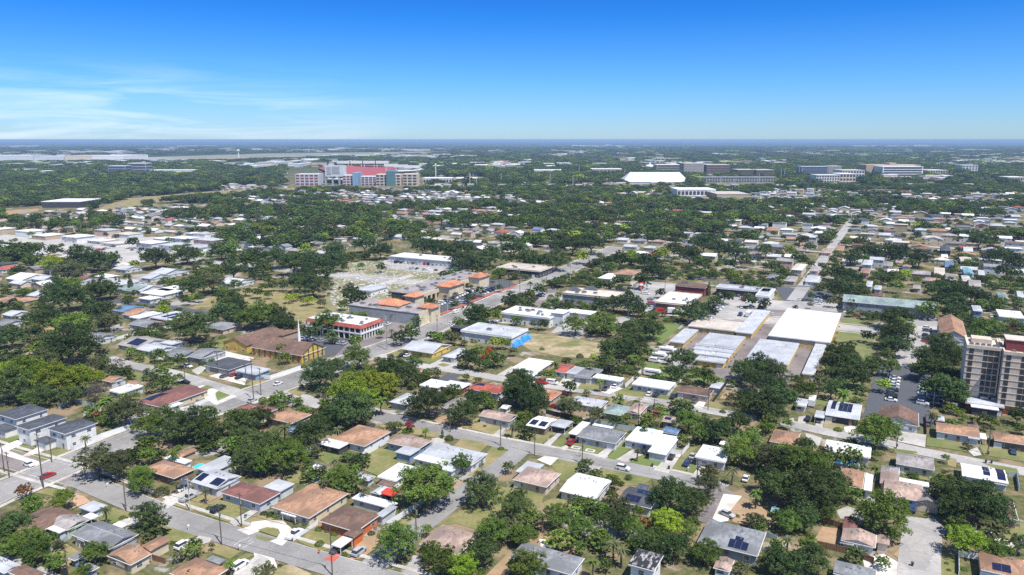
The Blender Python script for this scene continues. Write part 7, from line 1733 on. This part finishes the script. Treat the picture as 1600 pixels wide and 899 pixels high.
# orange and red sign on a pole by the store forecourt
p = P(*W('D4', 1140, 505)); root = empty('pole_sign', (p.x, p.y, 0)); tag(root, 'orange and red sign high on a pole in the store forecourt', 'sign')
link('post', MB().box(-.25, .25, -.2, .2, 0, 5.5).mesh('post', plain('sign_orange', (.75, .22, .04))), root)
link('sign_board', MB().prism([(-1.6, -.2, 5.5), (1.6, -.2, 5.5), (1.6, .2, 5.5), (-1.6, .2, 5.5)], [(-1.9, -.2, 7.6), (1.1, -.2, 8.3), (1.1, .2, 8.3), (-1.9, .2, 7.6)]).mesh('sign_board', plain('sign_red_orange', (.80, .10, .03), .4)), root)
link('emblem', MB().box(-1.2, 1.2, -.24, -.21, 6.0, 7.2).mesh('emblem', plain('sign_white', (.8, .8, .8))), root)
p = P(*W('D3', 1210, 340)); 
sg = MB().box(-4, 4, -.1, .1, 0, 2.6); o = link('shop_sign', sg.mesh('shop_sign', wallmat('white')), None, tuple((Vector((p.x, p.y, 1.4)) - E2*1.0)), GA); tag(o, 'white panel on the dark front of the corner shop', 'sign')

# ---------------------------------------------------------------- small things in the near yards
def pool(win, L, N, Rr, z, label, rim='white'):
    o, a, b = span(win, L, N, Rr, z); root = empty('swimming_pool', (o.x, o.y, 0), GA); tag(root, label, 'swimming pool')
    r_ = min(a, b)*.35; 
    pts_ = []
    for cx, cy_, a0 in ((a-r_, r_, -90), (a-r_, b-r_, 0), (r_, b-r_, 90), (r_, r_, 180)):
        for i in range(5): t = R(a0 + 22.5*i); pts_.append((cx + r_*math.cos(t), cy_ + r_*math.sin(t)))
    link('shell', MB().prism([(x, y, 0) for x, y in pts_], [(x, y, z) for x, y in pts_]).mesh('shell', plain('pool_shell', (.55, .58, .6))), root)
    q = [((x-a/2)*.93+a/2, (y-b/2)*.90+b/2) for x, y in pts_]
    link('water', MB().poly([(x, y, z+.03) for x, y in q]).mesh('water', water_m), root)
pool('B6', (562, 688), (800, 740), (825, 705), 1.3, 'long cyan pool behind the white flat-roofed house')
pool('B1', (575, 735), (610, 760), (668, 712), .4, 'small teal pool beside the brown hipped house')
for w_, x, y, s_, lb in (('B0', 840, 305, 3.5, 'red canopy over the patio behind the white two-storey house'), ('A2', 1180, 225, 5, 'bright red canopy beside the barrel-roofed shed')):
    p = P(*W(w_, x, y)); root = empty('canopy', (p.x, p.y, 0), GA); tag(root, lb, 'canopy')
    link('canopy_top', roof_mb('hip', s_, s_*.8, 2.3, .3, None, 0, -s_/2, -s_*.4).mesh('canopy_top', plain('canopy_red', (.60, .06, .04), .6)), root)
    for i in (-1, 1):
        for j in (-1, 1): link('post', WINM['post'], root, (i*s_*.45, j*s_*.36, 0), 0, (.08, .08, 2.3))
for w_, x, y, c, lb in (('B5', 255, 755, 'dark', 'dark wheeled bin at the kerb under the curved drive'), ('B5', 108, 735, 'dark', 'dark wheeled bin beside the oval lawn'), ('A1', 1040, 400, 'teal', 'green wheeled bin beside the near pole'), ('A7', 255, 820, 'dark', 'dark wheeled bin at the edge of the wide pale street'), ('B7', 925, 625, 'dark', 'dark wheeled bin below the utility pole'), ('B7', 905, 700, 'dark', 'dark wheeled bin on the verge, right of the two'), ('B7', 955, 705, 'dark', 'dark wheeled bin on the verge, left of the two')):
    p = P(*W(w_, x, y)); root = empty('wheeled_bin', (p.x, p.y, .1), GA); tag(root, lb, 'bin', 'wheeled bins at the kerb')
    link('body', MB().prism([(-.24, -.28, .05), (.24, -.28, .05), (.24, .28, .05), (-.24, .28, .05)], [(-.3, -.36, .95), (.3, -.36, .95), (.3, .36, .95), (-.3, .36, .95)]).mesh('body', wallmat(c)), root)
    link('lid', MB().box(-.33, .33, -.4, .4, .951, 1.05).mesh('lid', plain('bin_lid', (.05, .06, .07))), root)
for w_, x, y, c, lb in (('A1', 535, 500, 'white', 'white mailbox at the edge of the patchy lawn'), ('A1', 988, 680, 'white', 'white mailbox post beside the crosswalk corner'), ('A0', 950, 125, 'white', 'white mailbox at the avenue corner by the olive tree'), ('A2', 560, 715, 'orange', 'squat orange post box on the verge of the orange-walled house'), ('B7', 115, 575, 'dark', 'black mailbox above the taupe roof'), ('B5', 425, 775, 'white', 'white mailbox on the verge of the white-roofed house')):
    p = P(*W(w_, x, y)); root = empty('mailbox', (p.x, p.y, .1), GA); tag(root, lb, 'mailbox', 'mailboxes')
    link('post', MB().box(-.08, .08, -.08, .08, 0, 1.0).mesh('post', wallmat(c)), root); link('box', MB().box(-.18, .18, -.3, .3, 1.0, 1.4).mesh('box', wallmat(c)), root)
# raised white garden beds on the lawn of the grey-roofed house
for x, y, lb in ((565, 572, 'left white-framed garden bed on the lawn'), (690, 597, 'right white-framed garden bed on the lawn')):
    p = P(*W('B4', x, y)); root = empty('garden_bed', (p.x, p.y, .1), GA); tag(root, lb, 'garden bed', 'garden beds')
    m = MB(); m.box(-1.5, 1.5, -1, -.7, 0, .35); m.box(-1.5, 1.5, .7, 1, 0, .35); m.box(-1.5, -1.2, -.699, .699, 0, .349); m.box(1.2, 1.5, -.699, .699, 0, .349)
    link('frame', m.mesh('frame', frame_m), root); link('soil', MB().box(-1.19, 1.19, -.69, .69, 0, .2).mesh('soil', lawn_g), root)
# painted road markings
m = MB()
for a_, b_ in (((935, 635), (1000, 590)), ((1010, 660), (1110, 600)), ((1015, 590), (1080, 560)), ((1060, 600), (1100, 578))):
    p, q = P(*W('A1', *a_), .17), P(*W('A1', *b_), .17); d = (q-p).normalized(); s_ = Vector((-d.y, d.x, 0))*.12; m.quad(p+s_, p-s_, q-s_, q+s_)
struct('crosswalk_markings', m.mesh('crosswalk_markings', line_w))
m = MB()
for i in range(12):
    for w_, x0, x1, xx in (('C7', 300, 320, 0),):
        y_ = 600 + i*22; p = P(*W(w_, x1 + (0 if w_ == 'C6' else -8) , y_), .09); m.box(p.x-.1, p.x+4.5, p.y-.06, p.y+.06, .085, .088)
struct('bay_markings', m.mesh('bay_markings', line_w))

# ---------------------------------------------------------------- haze over the whole plain
hz = MB().box(-41000, 41000, -2900, 41500, -1, 107.5)
m = bpy.data.materials.new('haze_air'); m.use_nodes = True; nt = m.node_tree; nt.nodes.clear()
ho = nt.nodes.new('ShaderNodeOutputMaterial'); hv = nt.nodes.new('ShaderNodeVolumePrincipled')
hv.inputs['Color'].default_value = (.46, .68, .98, 1); hv.inputs['Density'].default_value = HAZE; hv.inputs['Anisotropy'].default_value = 0.0
nt.links.new(hv.outputs[0], ho.inputs['Volume'])
o = link('haze', hz.mesh('haze', m)); o['kind'] = 'stuff'; o['label'] = 'thin blue haze over the far plain'; o['category'] = 'haze'

# ---------------------------------------------------------------- labels that single out each remaining thing
bpy.context.view_layer.update()
LM = [('the stadium', 555, 285), ('the practice hall tent', 1022, 283), ('the hospital', 1410, 280), ('the cemetery', 610, 440), ('the office block with red band', 540, 510), ('the yellow church', 455, 545), ('the arcade with orange towers', 640, 475), ('the arcade car park', 735, 465),
  ('the sandy lot', 870, 540), ('the long pale warehouse', 765, 510), ('the white clinic', 860, 490), ('the black pediments', 920, 460), ('the big white-roofed store', 1060, 470), ('the narrow storage rows', 1110, 555), ('the huge white storage roof', 1260, 510), ('the green field', 1335, 540),
  ('the tower car park', 1390, 600), ('the apartment tower', 1555, 590), ('the brown-roofed hall', 1488, 505), ('the long apartments', 1390, 475), ('the teal gabled house', 1513, 422), ('the crossroads', 800, 455), ('the corner shop', 815, 425), ('the low strip of shops', 1160, 455),
  ('the brown gabled house', 1405, 655), ('the cyan pool', 1322, 725), ('the great oak', 1530, 785), ('the pinkish long house', 1420, 768), ('the pink-brown gables', 1340, 845), ('the large grey hipped house', 1145, 845), ('the black and white roof', 1015, 870), ('the long grey-roofed house', 935, 678),
  ('the plain white flat roof', 1115, 710), ('the faded pink roof', 840, 745), ('the red tiled house', 768, 605), ('the brown house with solar rows', 850, 662), ('the blue-walled house', 635, 695), ('the big spreading oak', 665, 760), ('the orange-walled house', 550, 810), ('the horseshoe drive', 430, 830),
  ('the maroon hipped house', 395, 775), ('the teal pool', 310, 727), ('the pale green house', 100, 820), ('the yellow house', 200, 860), ('the dark-roofed white houses', 110, 665), ('the cream house with maroon roof', 270, 625), ('the white forecourt', 365, 590), ('the orange-walled white roof', 270, 495),
  ('the walled lawn', 215, 590), ('the twin cypresses', 185, 442), ('the pale commercial yards', 160, 385), ('the left wood', 120, 300), ('the orange-flowering tree', 765, 555), ('the lorry', 1045, 490), ('the water tower', 373, 245), ('the boxy office tower', 1085, 268), ('the round pavilion', 1015, 262)]
ORD = ['nearest', 'second', 'third', 'fourth', 'fifth', 'sixth', 'seventh', 'eighth', 'ninth', 'tenth', 'eleventh', 'twelfth', 'thirteenth', 'fourteenth', 'fifteenth', 'sixteenth', 'seventeenth', 'eighteenth', 'nineteenth', 'twentieth'] + [f'{i}th' for i in range(21, 80)]
bk = {}
for o, ph, x, y in AUTO:
    px, py = Qp(x, y); ds = sorted(((math.hypot(px-a, (py-b)*1.6), nm, a, b) for nm, a, b in LM))
    d, nm, a, b = ds[0]; dx, dy = px - a, py - b
    if abs(dy)*1.6 > abs(dx): rel = 'beyond' if dy < 0 else 'in front of'
    else: rel = 'left of' if dx < 0 else 'right of'
    if d < 9: rel = 'beside'
    bk.setdefault((ph, rel, nm), []).append((d, o))
for (ph, rel, nm), L_ in bk.items():
    L_.sort(key=lambda t: t[0])
    for i, (d, o) in enumerate(L_):
        o['label'] = f'{ph} {rel} {nm}' if len(L_) == 1 else f'{ph} {rel} {nm}, {ORD[i]} ' + ('to it' if i == 0 else 'from it')
        if len(o['label'].split()) > 16: o['label'] = o['label'].replace('two-storey ', '').replace('pinkish brown', 'pinkish')
